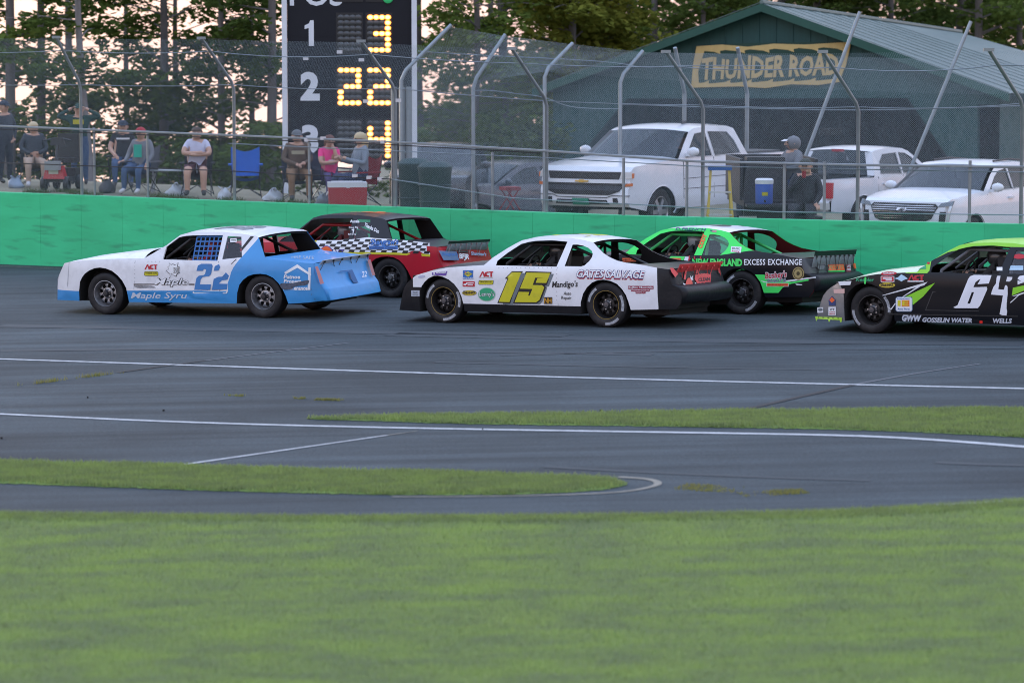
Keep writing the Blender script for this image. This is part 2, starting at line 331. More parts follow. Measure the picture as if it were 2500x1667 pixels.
# grass blades: the near lawn, the strips and tufts in the seams
def blades(name, poly, n, h, wd, mat, seed, zoff=0., lean=.5, dens=None, zf=None):
    r = np.random.default_rng(seed); P = np.array(poly); x0, y0, x1, y1 = P[:, 0].min(), P[:, 1].min(), P[:, 0].max(), P[:, 1].max()
    X = r.uniform(x0, x1, n*3); Y = r.uniform(y0, y1, n*3); ins = np.zeros(len(X), bool); j = len(P)-1
    for i in range(len(P)):
        cnd = ((P[i, 1] > Y) != (P[j, 1] > Y)) & (X < (P[j, 0]-P[i, 0])*(Y-P[i, 1])/(P[j, 1]-P[i, 1]+1e-12)+P[i, 0]); ins ^= cnd; j = i
    if dens is not None: ins &= r.uniform(0, 1, len(X)) < dens(X, Y)
    X, Y = X[ins][:n], Y[ins][:n]; n = len(X); a = r.uniform(0, 2*np.pi, n); hh = h*r.uniform(.5, 1.3, n); ww = wd*r.uniform(.6, 1.3, n); Z = (GX*X+zoff) if zf is None else zf(X, Y)
    la = r.uniform(0, 2*np.pi, n); ll = lean*hh*r.uniform(.2, 1, n)
    v = np.empty((n, 3, 3)); v[:, 0] = np.stack([X-ww*np.cos(a), Y-ww*np.sin(a), Z], 1); v[:, 1] = np.stack([X+ww*np.cos(a), Y+ww*np.sin(a), Z], 1); v[:, 2] = np.stack([X+ll*np.cos(la), Y+ll*np.sin(la), Z+hh], 1)
    me = bpy.data.meshes.new(name); me.vertices.add(3*n); me.loops.add(3*n); me.polygons.add(n); me.vertices.foreach_set('co', v.reshape(-1)); me.loops.foreach_set('vertex_index', np.arange(3*n, dtype=np.int32)); me.polygons.foreach_set('loop_start', np.arange(0, 3*n, 3, dtype=np.int32)); me.materials.append(mat); me.update()
    o = bpy.data.objects.new(name, me); COL.objects.link(o); o['kind'] = 'stuff'; return o
def blademat(name, a, b, patch=1.0):
    m = bpy.data.materials.new(name); m.use_nodes = True; t = m.node_tree; p = t.nodes['Principled BSDF']; p.inputs['Roughness'].default_value = .7; p.inputs['Specular IOR Level'].default_value = .2; tc = nd(t, 'ShaderNodeTexCoord')
    mp = nd(t, 'ShaderNodeMapping'); mp.inputs['Scale'].default_value = (.8*patch, 1.9*patch, .3); mp.inputs['Rotation'].default_value = (0, 0, -.03); t.links.new(tc.outputs['Object'], mp.inputs[0]); n = nd(t, 'ShaderNodeTexNoise'); n.inputs['Scale'].default_value = 1.3; n.inputs['Detail'].default_value = 8; n.inputs['Roughness'].default_value = .7; t.links.new(mp.outputs[0], n.inputs['Vector'])
    mr = nd(t, 'ShaderNodeMapRange'); mr.inputs[1].default_value = .40; mr.inputs[2].default_value = .60; t.links.new(n.outputs['Fac'], mr.inputs[0]); gi = nd(t, 'ShaderNodeNewGeometry'); ad = nd(t, 'ShaderNodeMath', operation='MULTIPLY_ADD'); ad.inputs[1].default_value = .35; t.links.new(gi.outputs['Random Per Island'], ad.inputs[0]); sb = nd(t, 'ShaderNodeMath', operation='SUBTRACT'); sb.inputs[1].default_value = .175; t.links.new(mr.outputs[0], sb.inputs[0]); t.links.new(sb.outputs[0], ad.inputs[2])
    mm = nd(t, 'ShaderNodeMix', data_type='RGBA'); mm.inputs[6].default_value = (*a, 1); mm.inputs[7].default_value = (*b, 1); t.links.new(ad.outputs[0], mm.inputs[0])
    mq = nd(t, 'ShaderNodeMapping'); mq.inputs['Scale'].default_value = (2.6, 8., .5); t.links.new(tc.outputs['Object'], mq.inputs[0]); n3 = nd(t, 'ShaderNodeTexNoise'); n3.inputs['Scale'].default_value = 1.7; n3.inputs['Detail'].default_value = 7; n3.inputs['Roughness'].default_value = .75; t.links.new(mq.outputs[0], n3.inputs['Vector']); r3 = nd(t, 'ShaderNodeMapRange'); r3.inputs[1].default_value = .585; r3.inputs[2].default_value = .68; r3.inputs[4].default_value = .85; t.links.new(n3.outputs['Fac'], r3.inputs[0]); m3 = nd(t, 'ShaderNodeMix', data_type='RGBA'); m3.inputs[7].default_value = (.11, .10, .055, 1); t.links.new(r3.outputs[0], m3.inputs[0]); t.links.new(mm.outputs[2], m3.inputs[6]); mm = m3
    t.links.new(mm.outputs[2], p.inputs['Base Color']); tl = nd(t, 'ShaderNodeBsdfTranslucent'); ms = nd(t, 'ShaderNodeMixShader'); ms.inputs[0].default_value = .4; t.links.new(mm.outputs[2], tl.inputs[0]); t.links.new(p.outputs[0], ms.inputs[1]); t.links.new(tl.outputs[0], ms.inputs[2]); t.links.new(ms.outputs[0], t.nodes['Material Output'].inputs[0]); return m
BL1 = blademat('lawn_blade', (.275, .335, .19), (.36, .475, .155)); BL2 = blademat('verge_blade', (.22, .275, .12), (.30, .39, .12), 2.)
lawn = [gnd(*p)[:2] for p in k2((-450, 1700), (2800, 1700), (2800, 1118), (2352, 1147), (2150, 1162), (1900, 1174), (1560, 1181), (1200, 1185), (600, 1186), (-450, 1168))]
blades('lawn_grass', lawn, 430000, .036, .0048, BL1, 1, -.012, .9)
edge = [gnd(*p)[:2] for p in k2((-60, 1176), (600, 1184), (1200, 1183), (1560, 1179), (1900, 1172), (2150, 1160), (2400, 1143), (2400, 1160), (2150, 1178), (1900, 1190), (1200, 1200), (-60, 1194))]
blades('lawn_edge_grass', edge, 30000, .045, .005, BL2, 2, -.012, .9)
def edge_pts(T, Bt): return np.array([gnd(*p)[:2] for p in k2(*smoothpoly(T, 1))]+[gnd(*p)[:2] for p in k2(*smoothpoly(Bt, 1))])
def rag(E):
    def f(X, Y):
        d = np.full(len(X), 9.)
        for a, b in zip(E[:-1], E[1:]):
            L = (b-a) @ (b-a)+1e-9; t = np.clip(((X-a[0])*(b[0]-a[0])+(Y-a[1])*(b[1]-a[1]))/L, 0, 1); d = np.minimum(d, np.hypot(X-a[0]-t*(b[0]-a[0]), Y-a[1]-t*(b[1]-a[1])))
        w_ = .18+.12*np.sin(X*2.3)+.10*np.sin(X*5.1+Y*3)+.06*np.sin(X*11.7); return np.clip(d/np.maximum(w_, .03), .12, 1)
    return f
S2E, S1E = edge_pts(S2T, S2B), edge_pts(S1T, S1B)
s2 = [gnd(*p)[:2] for p in k2(*(S2T[:-1]+[(2860, 936), (2860, 1036)]+S2B[2:]))]; s1 = [gnd(*p)[:2] for p in k2(*([(-600, 1046)]+S1T[1:]+S1B[:-1]+[(-600, 1094)]))]
blades('strip_grass', s2, 100000, .045, .007, BL2, 3, .004, .9, dens=rag(S2E)); blades('strip_grass', s1, 105000, .042, .006, BL2, 4, .004, .9, dens=rag(S1E))
def tuft_band(pts, w, n, h, seed, mat):
    P = [gnd(*p)[:2] for p in k2(*pts)]; a, b = P[0], P[-1]; d = (b-a)/np.linalg.norm(b-a); nn = np.array([-d[1], d[0]])*w/2; blades('seam_grass', [a+nn, b+nn, b-nn, a-nn], n, h, .006, mat, seed, 0, .9, dens=lambda X, Y: .5+.5*np.sin(X*9+Y*3))
TUFT = blademat('tuft_blade', (.26, .24, .08), (.24, .26, .07), 3.)
tuft_band([(40, 886), (280, 856)], .14, 1500, .05, 5, TUFT); tuft_band([(500, 908), (560, 910)], .08, 200, .03, 6, TUFT); tuft_band([(670, 915), (700, 916)], .1, 160, .03, 7, TUFT); tuft_band([(725, 918), (785, 920)], .1, 260, .03, 8, TUFT); tuft_band([(1560, 1118), (1700, 1125)], .4, 500, .02, 9, TUFT); tuft_band([(1700, 1136), (1850, 1128)], .3, 600, .02, 10, TUFT)
# retaining wall: concrete cast in panels
WG = bpy.data.materials.new('wall_green'); WG.use_nodes = True; t = WG.node_tree; b = t.nodes['Principled BSDF']; b.inputs['Roughness'].default_value = .6; tc = nd(t, 'ShaderNodeTexCoord')
mp = nd(t, 'ShaderNodeMapping'); mp.inputs['Scale'].default_value = (.35, .35, 1.6); t.links.new(tc.outputs['Object'], mp.inputs[0]); n = nd(t, 'ShaderNodeTexNoise'); n.inputs['Scale'].default_value = 2.2; n.inputs['Detail'].default_value = 7; n.inputs['Roughness'].default_value = .65; t.links.new(mp.outputs[0], n.inputs['Vector'])
r = nd(t, 'ShaderNodeValToRGB'); e = r.color_ramp.elements; e[0].position = .25; e[0].color = (.028, .50, .21, 1); e[1].position = .75; e[1].color = (.042, .62, .275, 1); t.links.new(n.outputs['Fac'], r.inputs[0])
mp2 = nd(t, 'ShaderNodeMapping'); mp2.inputs['Scale'].default_value = (.8, .8, 5.5); t.links.new(tc.outputs['Object'], mp2.inputs[0]); n2 = nd(t, 'ShaderNodeTexNoise'); n2.inputs['Scale'].default_value = 1.6; n2.inputs['Detail'].default_value = 6; t.links.new(mp2.outputs[0], n2.inputs['Vector']); mr = nd(t, 'ShaderNodeMapRange'); mr.inputs[1].default_value = .56; mr.inputs[2].default_value = .72; mr.inputs[3].default_value = 0; mr.inputs[4].default_value = .6; t.links.new(n2.outputs['Fac'], mr.inputs[0])
mm = nd(t, 'ShaderNodeMix', data_type='RGBA'); mm.inputs[7].default_value = (.022, .24, .12, 1); oi = nd(t, 'ShaderNodeObjectInfo'); ov_ = nd(t, 'ShaderNodeMapRange'); ov_.inputs[3].default_value = .95; ov_.inputs[4].default_value = 1.04; t.links.new(oi.outputs['Random'], ov_.inputs[0]); mo = nd(t, 'ShaderNodeMix', data_type='RGBA', blend_type='MULTIPLY'); mo.inputs[0].default_value = 1; t.links.new(r.outputs[0], mo.inputs[6]); t.links.new(ov_.outputs[0], mo.inputs[7])
t.links.new(mr.outputs[0], mm.inputs[0]); t.links.new(mo.outputs[2], mm.inputs[6]); t.links.new(mm.outputs[2], b.inputs['Base Color'])
wall = tag(empty('retaining_wall', tuple(wl[17][0])), 'green painted concrete wall running along the far side of the track', 'wall')
org = np.array(wl[17][0])
for i in range(len(wl)-1):
    (a, za), (b_, zb_) = wl[i], wl[i+1]; g = .002; d = (b_-a); a2 = a+d*g; b2 = b_-d*g; n3 = np.array([*wn, 0])*.24
    vs = [(*a2[:2], a2[2]-.3), (*b2[:2], b2[2]-.3), (*b2[:2], zb_), (*a2[:2], za)]; vs += [tuple(np.array(v)+n3) for v in vs]; vs = [tuple(np.array(v)-org) for v in vs]
    mb = MB(); mb.add(vs, [(0, 1, 2, 3), (7, 6, 5, 4), (0, 4, 5, 1), (1, 5, 6, 2), (2, 6, 7, 3), (3, 7, 4, 0)]); mb.build('wall_panel', WG, wall)
band('wall_foot_line', [(x/1.063, y/1.063+5) for x, y in WALLB], .05, .05, LINET, .004)
# ------------------------------------------------------------------ catch fence on the wall
GALV = M('galvanised', (.25, .29, .315), .45, .5, var=.15, vscale=8); WIREM = M('fence_wire', (.30, .37, .40), .5, .3); CABLE = M('cable_black', (.015, .015, .017), .6)
def fpos(px, off=.18):
    """point on the wall top line at photo column px"""
    b, z = wall_at(px); q = np.array(b)+np.array([*wn, 0])*off; return np.array([q[0], q[1], z])
def on_fence(px, py, off=.18):
    b, z = wall_at(px); d = b[1]+wn[1]*off
    for _ in range(4):
        p = at(px, py, d); u, v = behind(p[0], p[1]); d += (off-v)*wn[1]/1.0
    return at(px, py, d)
f1 = tag(empty('catch_fence', tuple(fpos(1250))), 'tall grey chain link catch fence with arms leaning over the green wall', 'fence'); O1 = np.array(f1.location)
posts1 = [(-350-175, 195, -395-175, 90), (-175, 190, -220, 85), (175, 195, 130, 86), (525, 195, 462, 88), (893, 203, 830, 95), (1240, 232, 1175, 112), (1598, 242, 1530, 119), (1953, 246, 1880, 119), (2328, 238, 2255, 115), (2700, 235, 2630, 112)]
PB = []
for (bx, by, tx, ty) in posts1:
    bx, by, tx, ty = bx*1.063, by*1.063, tx*1.063, ty*1.063; p0 = fpos(bx); pb = on_fence(bx, by); pb[:2] = p0[:2]
    # arm leans over the track, square to the wall
    best = None
    for L in np.linspace(.3, 1.4, 45):
        q = pb+np.array([*(-wn), 0])*L; r = ray(tx, ty); t = q[1]/r[1]; e = abs(r[0]*t-q[0])
        if best is None or e < best[0]: best = (e, L, CAMH+r[2]*t)
    tip = pb+np.array([*(-wn), 0])*min(best[1], 1.05); tip[2] = best[2]; PB.append((p0, pb, tip))
    mb = MB(); d = (tip-pb)/np.linalg.norm(tip-pb); mb.tube([p0-np.array([0, 0, 1.2])-O1, pb-np.array([0, 0, .08])-O1, pb+d*.1-O1, tip-O1], .031, 8); mb.box(tuple(tip-O1), (.16, .07, .05)); mb.build('post', GALV, f1, smooth=50)
for px in k2(*((x, 0) for x in (-20, 208, 330, 700, 1120, 1420, 1565, 1788, 1880, 2213))):
    p = fpos(px[0], .14); zt = interp(px[0], [(0, 1.42), (600, 1.20), (1300, .98), (1900, .93), (2600, 1.0)]); mb = MB(); mb.tube([p-np.array([0, 0, 1.2])-O1, p+np.array([0, 0, zt])-O1], .025, 6); mb.build('short_post', GALV, f1)
def strung(name, pts, r, mat, sag=0., off=.10, parent=f1, OO=O1):
    P = [on_fence(*p, off) for p in k2(*pts)]; Q = []
    for a, b in zip(P[:-1], P[1:]):
        for i in range(6): t = i/6; q = a+(b-a)*t; q = q-np.array([0, 0, sag*4*t*(1-t)]); Q.append(q-OO)
    Q.append(P[-1]-OO); mb = MB(); mb.tube(Q, r, 5, caps=False); return mb.build(name, mat, parent, smooth=60)
strung('rail', [(-300, 277), (0, 290), (175, 297), (525, 311), (890, 326), (1240, 346), (1598, 371), (1953, 379), (2352, 384), (2700, 386)], .022, GALV)
strung('cable', [(-300, 284), (0, 297), (175, 304), (525, 318), (900, 333), (1240, 352)], .010, CABLE); strung('cable', [(-300, 362), (0, 374), (525, 393), (900, 412)], .011, CABLE); strung('cable', [(900, 412), (1176, 455), (1787, 487), (2352, 494)], .009, GALV); strung('cable', [(525, 330), (900, 347), (1240, 362), (1598, 382), (2352, 396)], .009, GALV)
def chain(A, name, mat, lo, up, pitch=.040, r=.0008, parent=f1, OO=O1):
    """diagonal wires of a chain link panel between ground points A[i]; lo/up give bottom and top as functions of (index+t) -> point"""
    mb = MB(); n = len(A)-1; segs = [np.linalg.norm(np.array(A[i+1][0])[:2]-np.array(A[i][0])[:2]) for i in range(n)]; cum = np.concatenate([[0], np.cumsum(segs)]); tot = cum[-1]
    def P(u, h):   # h: 0 foot, 1 bend, 2 tip
        u = min(max(u, 0), tot-1e-6); i = int(np.searchsorted(cum, u, side='right')-1); t = (u-cum[i])/segs[i]; a, b = A[i], A[i+1]
        k = min(int(h), 1); f = h-k; p = (a[k]*(1-t)+b[k]*t)*(1-f)+(a[k+1]*(1-t)+b[k+1]*t)*f; return p-OO
    H1 = np.linalg.norm(A[0][1]-A[0][0]); H2 = np.linalg.norm(A[0][2]-A[0][1]); N = int((tot+H1+H2)/pitch)
    vs = []; fs = []
    def wire(u0, h0, u1, h1):
        a, b = P(u0, h0), P(u1, h1); d = b-a; L = np.linalg.norm(d)
        if L < 1e-3: return
        d = d/L; e1 = np.cross(d, [.3, .8, .5]); e1 /= np.linalg.norm(e1); e2 = np.cross(d, e1); k = len(vs)
        for p in (a, b):
            for j in range(3): an = 2.094*j; vs.append(tuple(p+(e1*math.cos(an)+e2*math.sin(an))*r))
        fs.extend([(k, k+1, k+4, k+3), (k+1, k+2, k+5, k+4), (k+2, k, k+3, k+5)])
    for i in range(-int((H1+H2)/pitch)-1, int(tot/pitch)+1):
        for sg in (1, -1):
            u = i*pitch; uu = (lambda q: q) if sg > 0 else (lambda q: tot-q)
            ua, ub, uc = u, u+H1, u+H1+H2
            # lower leaf in two pieces, upper leaf in one
            for (s0, s1, g0, g1) in ((ua, (ua+ub)/2, 0, .5), ((ua+ub)/2, ub, .5, 1), (ub, uc, 1, 1.97)):
                if s1 <= 0 or s0 >= tot: continue
                c0 = max(0, s0); c1 = min(tot, s1); q0 = g0+(g1-g0)*(c0-s0)/(s1-s0); q1 = g0+(g1-g0)*(c1-s0)/(s1-s0); wire(uu(c0), q0, uu(c1), q1)
    me = bpy.data.meshes.new(name); me.from_pydata(vs, [], fs); me.materials.append(mat); o = bpy.data.objects.new(name, me); COL.objects.link(o); o.parent = parent; o['kind'] = 'stuff'; return o
chain(PB, 'chain_link', WIREM, None, None)
tw = MB()
for lev, sg in ((1.0, .03), (1.72, .05)):
    Q = []
    for a, b in zip(PB[:-1], PB[1:]):
        for i in range(6):
            t = i/6; f = lev-1; p = (a[1]*(1-f)+a[2]*f)*(1-t)+(b[1]*(1-f)+b[2]*f)*t; Q.append(p-np.array([0, 0, sg*4*t*(1-t)*(1+.6*math.sin(7*a[0][0]))])-O1)
    mb = MB(); mb.tube(Q, .0085, 5, caps=False); mb.build('tension_wire', GALV, f1)
# small white clips on the cables near the scoreboard
for x, y in ((705, 322), (880, 326), (742, 318), (815, 404), (848, 408), (873, 411), (830, 138), (780, 120), (702, 135), (915, 231), (840, 233)):
    p = on_fence(x*1.063, y*1.063, .08)-O1; mb = MB(); mb.box(tuple(p), (.10, .02, .06)); mb.build('clip', M('clip_white', (.6, .6, .62), .5), f1)
# second, inner fence: posts leaning the other way, long raking poles, its own mesh
f2 = tag(empty('catch_fence', tuple(at(1250*1.063, 470*1.063, 60))), 'second chain link fence behind, its post tops leaning right', 'fence'); O2 = np.array(f2.location)
posts2 = [(925, 470, 922, 172, 1036, 58, 57.5), (1085, 468, 1087, 190, 1160, 80, 58.5), (1248, 485, 1251, 165, 1315, 100, 57.), (1425, 480, 1425, 178, 1476, 118, 58.)]
PB2 = []
for (x0, y0, bx, by, tx, ty, d) in posts2:
    a, b, c = at(x0*1.063, y0*1.063, d), at(bx*1.063, by*1.063, d), at(tx*1.063, ty*1.063, d+.5); a = np.array([b[0], b[1], a[2]]); PB2.append((a, b, c))
    mb = MB(); dd = (c-b)/np.linalg.norm(c-b); mb.tube([a-[0, 0, 1]-O2, b-[0, 0, .1]-O2, b+dd*.12-O2, c-O2], .036, 8); mb.build('post', GALV, f2, smooth=50)
for (x0, y0, tx, ty, d) in ((1835, 400, 1975, 28, 60), (2078, 420, 2230, 50, 60)):
    a, b = at(x0*1.063, y0*1.063, d), at(tx*1.063, ty*1.063, d+.6); a = a+(a-b)*.45; mb = MB(); mb.tube([a-O2, b-O2], .036, 8); mb.build('raking_pole', GALV, f2, smooth=50)
for px_ in (906, 924, 940):
    p = at(px_*1.063, 470*1.063, 58.2); b_ = at(px_*1.063, 200*1.063, 58.2); mb = MB(); mb.tube([np.array([p[0], p[1], bank_z(p[0], p[1])-.3])-O2, np.array([p[0], p[1], b_[2]])-O2], .06, 10); mb.build('gate_post', GALV, f2, smooth=60)
for (x0, y0, y1, d) in ((1572, 215, 420, 62), (1716, 215, 430, 62)):
    a, b = at(x0*1.063, y1*1.063, d), at(x0*1.063, y0*1.063, d); mb = MB(); mb.tube([b-O2, np.array([b[0], b[1], bank_z(b[0], b[1])])-O2], .042, 8); c = at((x0-22)*1.063, (y0-105)*1.063, d-.4); mb.tube([b-O2, c-O2], .04, 8); mb.build('post', GALV, f2, smooth=50)
e_ = [(at(1760*1.063, 480*1.063, 60), at(1760*1.063, 200*1.063, 60), at(1800*1.063, 125*1.063, 60.5)), (at(2140*1.063, 500*1.063, 60), at(2140*1.063, 215*1.063, 60), at(2190*1.063, 135*1.063, 60.5)), (at(2560*1.063, 510*1.063, 60), at(2560*1.063, 220*1.063, 60), at(2600*1.063, 140*1.063, 60.5))]
chain(PB2+e_, 'chain_link', WIREM, None, None, parent=f2, OO=O2, r=.00105)
def wire2(pts, d, r=.008):
    Q = [at(x*1.063, y*1.063, d)-O2 for x, y in smoothpoly(pts, 2)]; mb = MB(); mb.tube(Q, r, 5, caps=False); mb.build('tension_wire', GALV, f2)
wire2([(960, 118), (1040, 124), (1160, 130), (1300, 136), (1425, 145), (1480, 158), (1560, 150), (1760, 152)], 58); wire2([(1085, 208), (1130, 208), (1180, 215), (1250, 222), (1300, 245), (1360, 250), (1425, 250)], 58); wire2([(1425, 240), (1600, 246), (1760, 250), (2000, 255), (2352, 243)], 58.5)
# ------------------------------------------------------------------ scoreboard
SBD = 63.5; sw = lambda x, y, dd=0.: at(x, y, SBD+dd)
pl, pr = sw(696, 300), sw(1012, 300); zb_, zt_ = sw(0, 392)[2], 8.6
sb = tag(empty('scoreboard', (float((pl[0]+pr[0])/2), SBD, bank_z(pl[0], SBD))), 'tall black scoreboard with white posts and orange lit position numbers', 'scoreboard'); OS = np.array(sb.location)
WPOST = M('white_post', (.62, .66, .72), .5, var=.08); SBK = M('scoreboard_black', (.009, .011, .017), .6, spec=.25, var=.15, vscale=3)
for p in (pl, pr):
    mb = MB(); mb.box((p[0]-OS[0], 0, (8.7-.0)/2-.3), (.105, .10, 8.7+.6)); mb.build('post', WPOST, sb)
x0, x1 = pl[0]+.055, pr[0]-.055
nb = 8
for i in range(nb):     # the board is made of stacked sheets
    za, zc = zb_+(zt_-zb_)*i/nb, zb_+(zt_-zb_)*(i+1)/nb
    mb = MB(); mb.box(((x0+x1)/2-OS[0], .06, (za+zc)/2-OS[2]), (x1-x0-.002, .06, zc-za-.003)); mb.build('board_panel', SBK, sb)
mb = MB(); mb.box(((x0+x1)/2-OS[0], .11, (zb_+zt_)/2-OS[2]), (x1-x0-.002, .03, zt_-zb_)); mb.build('backing', SBK, sb)
SWH = M('scoreboard_white', (.62, .66, .72), .5); BFACE = .028
def sb_text(txt, cx, ybase, h, bold=.05, name='position_number'):
    V, F, wd = text2d(txt, bold, 0, 3); k = h/7500*SBD; p = sw(cx, ybase); mb = MB(); mb.v = [(p[0]-OS[0]+(a-wd/2)*k, BFACE-.004, p[2]-OS[2]+b*k) for a, b in V]; mb.f = list(F); mb.m = [0]*len(F); mb.build(name, SWH, sb)
sb_text('POS', 772, 13, 52, .02, 'lettering'); 
_o = [(-.10, 0), (.10, 0), (.10, 1.0), (-.04, 1.0), (-.09, .88), (-.26, .80), (-.26, .66), (-.10, .70)]; _p = sw(760, 113); _k = 62/7500*SBD; mb = MB(); V, F, _ = tri2d(_o); mb.v = [(_p[0]-OS[0]+a*_k, BFACE-.004, _p[2]-OS[2]+b*_k) for a, b in V]; mb.f = F; mb.m = [0]*len(F); mb.build('position_number', SWH, sb)
sb_text('2', 757, 242, 62); sb_text('3', 757, 371, 62)
LIT = M('lamp_lit', (1, .6, .2), .5, emit=(1., .43, .10), estr=3.4); HALO_ = M('lamp_halo_glow', (.8, .3, .05), .5, emit=(1., .27, .03), estr=1.5); UNL = M('lamp_dark', (.06, .065, .07), .4); HOUS = M('lamp_panel', (.012, .013, .016), .6)  # outer ring emits deep orange to stand in for the halo around lit bulbs
PAT = {'3': ['1111', '0001', '0001', '0111', '0001', '0001', '1111'], '2': ['1111', '0001', '0001', '0111', '1000', '1000', '1111'], '4': ['0001', '1001', '1001', '1111', '0001', '0001', '0001'], ' ': ['0000']*7}
lm = MB(); lm.lathe([(.062, 0), (.060, -.008), (.043, -.014)], 12, mi=1); lm.lathe([(.043, -.014), (.040, -.022), (.028, -.028), (.0001, -.031)], 12); lit0 = None; unl0 = None
rows_ = [(-86, '  '), (43, ' 3'), (172, '22'), (301, ' 4')]
for yy, txt in rows_:
    for di, ch in enumerate(txt):
        xx = (832 if di == 0 else 904); c0 = sw(xx+21, yy+40); mb = MB(); mb.box((c0[0]-OS[0], BFACE-.003, c0[2]-OS[2]), (.55, .01, .86)); mb.build('digit_panel', HOUS, sb)
        for r_ in range(7):
            for c_ in range(4):
                p = sw(xx+c_*14.2, yy+r_*13.3); on = PAT[ch][r_][c_] == '1'
                src = lit0 if on else unl0
                if src is None:
                    o = lm.build('lamp', [LIT, HALO_] if on else [UNL, UNL], sb, smooth=40)
                    if on: lit0 = o
                    else: unl0 = o
                else: o = src.copy(); COL.objects.link(o)
                o.scale = (1.14, 1, .88); o.location = (p[0]-OS[0], BFACE-.009, p[2]-OS[2])
gl = MB(); p = sw(947, -4); gl.lathe([(.11, 0), (.10, -.03), (.0001, -.05)], 14, c=(p[0]-OS[0], BFACE-.004, p[2]-OS[2])); gl.build('flag_lamp', M('lamp_green', (.02, .3, .1), .4, emit=(.04, .5, .2), estr=.12), sb)
# ------------------------------------------------------------------ the green barn
BD = M('barn_green', (.014, .066, .064), .7, var=.18, vscale=2.5, stretch=(3, 3, .6)); BT = M('barn_trim', (.012, .075, .055), .6, var=.1); BR = M('barn_roof_metal', (.11, .165, .16), .45, .25, var=.15, vscale=1.2)
A_, B_ = at(1350, 207, 80.), at(2436, 223, 74.); ez = (A_[2]+B_[2])/2; gz = .1
gd = (B_-A_); gd[2] = 0; GW = np.linalg.norm(gd); gd /= GW; gnrm = np.array([gd[1], -gd[0], 0]);   # points to the camera side
if gnrm[1] > 0: gnrm = -gnrm
bk = -gnrm; BL = 12.85; apz, apz2 = 5.165, 4.48; ORG = np.array([A_[0], A_[1], gz])
barn = tag(empty('barn', tuple(ORG)), 'dark green gabled barn with a wide open front and painted name sign', 'building')
def bp(u, z, v=0.): return tuple(gd*u+bk*v+np.array([0, 0, z-gz]))       # u along the gable, v backwards
def gab(px, py):        # photo point on the gable plane -> (u, z)
    r = ray(px, py); t = ((A_-EYE) @ gnrm)/(r @ gnrm); p = EYE+r*t; return float((p-A_) @ gd), float(p[2])
def gabs(*pts): return [gab(*p) for p in k2(*pts)]
op1 = gabs((1330, 420), (1330, 345), (1432, 226), (2088, 227), (2192, 385), (2192, 470), (1330, 470)); op1 = [gab(*p) for p in k2((1335, 500), (1335, 352), (1440, 227), (2085, 226), (2195, 388), (2195, 520))]
op1 = [(u, max(z, gz+.02)) for u, z in op1]; op2 = [(u, max(z, gz+.02)) for u, z in [gab(*p) for p in k2((2245, 520), (2245, 240), (2300, 242), (2300, 520))]]
wp = [(0, gz), (GW, gz), (GW, ez), (GW/2, apz-.06), (0, ez)]
V, F, _ = tri2d(wp, [op1, op2]); mb = MB(); mb.v = [bp(u, z) for u, z in V]+[bp(u, z, .15) for u, z in V]; nV = len(V); mb.f = list(F)+[tuple(nV+i for i in reversed(f)) for f in F]; mb.m = [0]*len(mb.f)
for lp in (op1, op2): mb.loft([[bp(u, z) for u, z in lp+lp[:1]], [bp(u, z, .15) for u, z in lp+lp[:1]]])
mb.build('front_wall', BD, barn)
for i in range(26):         # battens of the board siding
    u = .3+i*(GW-.6)/25; zt2 = ez+(apz-.1-ez)*(1-abs(u-GW/2)/(GW/2)); zs = [(gz, zt2-.05)]
    for lp, lo, hi in ((op1, min(p[0] for p in op1), max(p[0] for p in op1)), (op2, min(p[0] for p in op2), max(p[0] for p in op2))):
        if lo-.05 < u < hi+.05:
            zz = max(z for uu, z in lp); ll = sorted(lp)
            if lp is op1: top = interp(u, [(op1[1][0], op1[1][1]), (op1[2][0], op1[2][1]), (op1[3][0], op1[3][1]), (op1[4][0], op1[4][1])])
            else: top = zz
            zs = [(top+.03, zt2-.05)]
    mb = MB(); q0, q1 = zs[0]; mb.add([bp(u-.02, q0, -.018), bp(u+.02, q0, -.018), bp(u+.02, q1, -.018), bp(u-.02, q1, -.018), bp(u-.02, q0, .0), bp(u+.02, q0, .0), bp(u+.02, q1, .0), bp(u-.02, q1, .0)], [(0, 1, 2, 3), (0, 4, 5, 1), (1, 5, 6, 2), (2, 6, 7, 3), (3, 7, 4, 0)]); mb.build('batten', BD, barn)
mb = MB(); mb.add([bp(0, gz, .15), bp(0, ez, .15), bp(0, ez-.3, BL), bp(0, gz, BL)], [(0, 1, 2, 3)]); mb.add([bp(GW, gz, .15), bp(GW, ez, .15), bp(GW, ez-.3, BL), bp(GW, gz, BL)], [(0, 1, 2, 3)]); mb.add([bp(0, gz, BL), bp(GW, gz, BL), bp(GW, ez-.3, BL), bp(GW/2, apz2-.1, BL), bp(0, ez-.3, BL)], [(0, 1, 2, 3, 4)]); mb.build('side_wall', BD, barn)
mb = MB(); mb.add([bp(.2, gz+.03, .2), bp(GW-.2, gz+.03, .2), bp(GW-.2, gz+.03, BL-.1), bp(.2, gz+.03, BL-.1)], [(0, 1, 2, 3)]); mb.add([bp(.1, gz, 6.), bp(GW-.1, gz, 6.), bp(GW-.1, ez, 6.), bp(.1, ez, 6.)], [(0, 1, 2, 3)]); mb.build('interior', M('barn_inside', (.035, .036, .04), .9, var=.3), barn)
ov, of = .42, .35
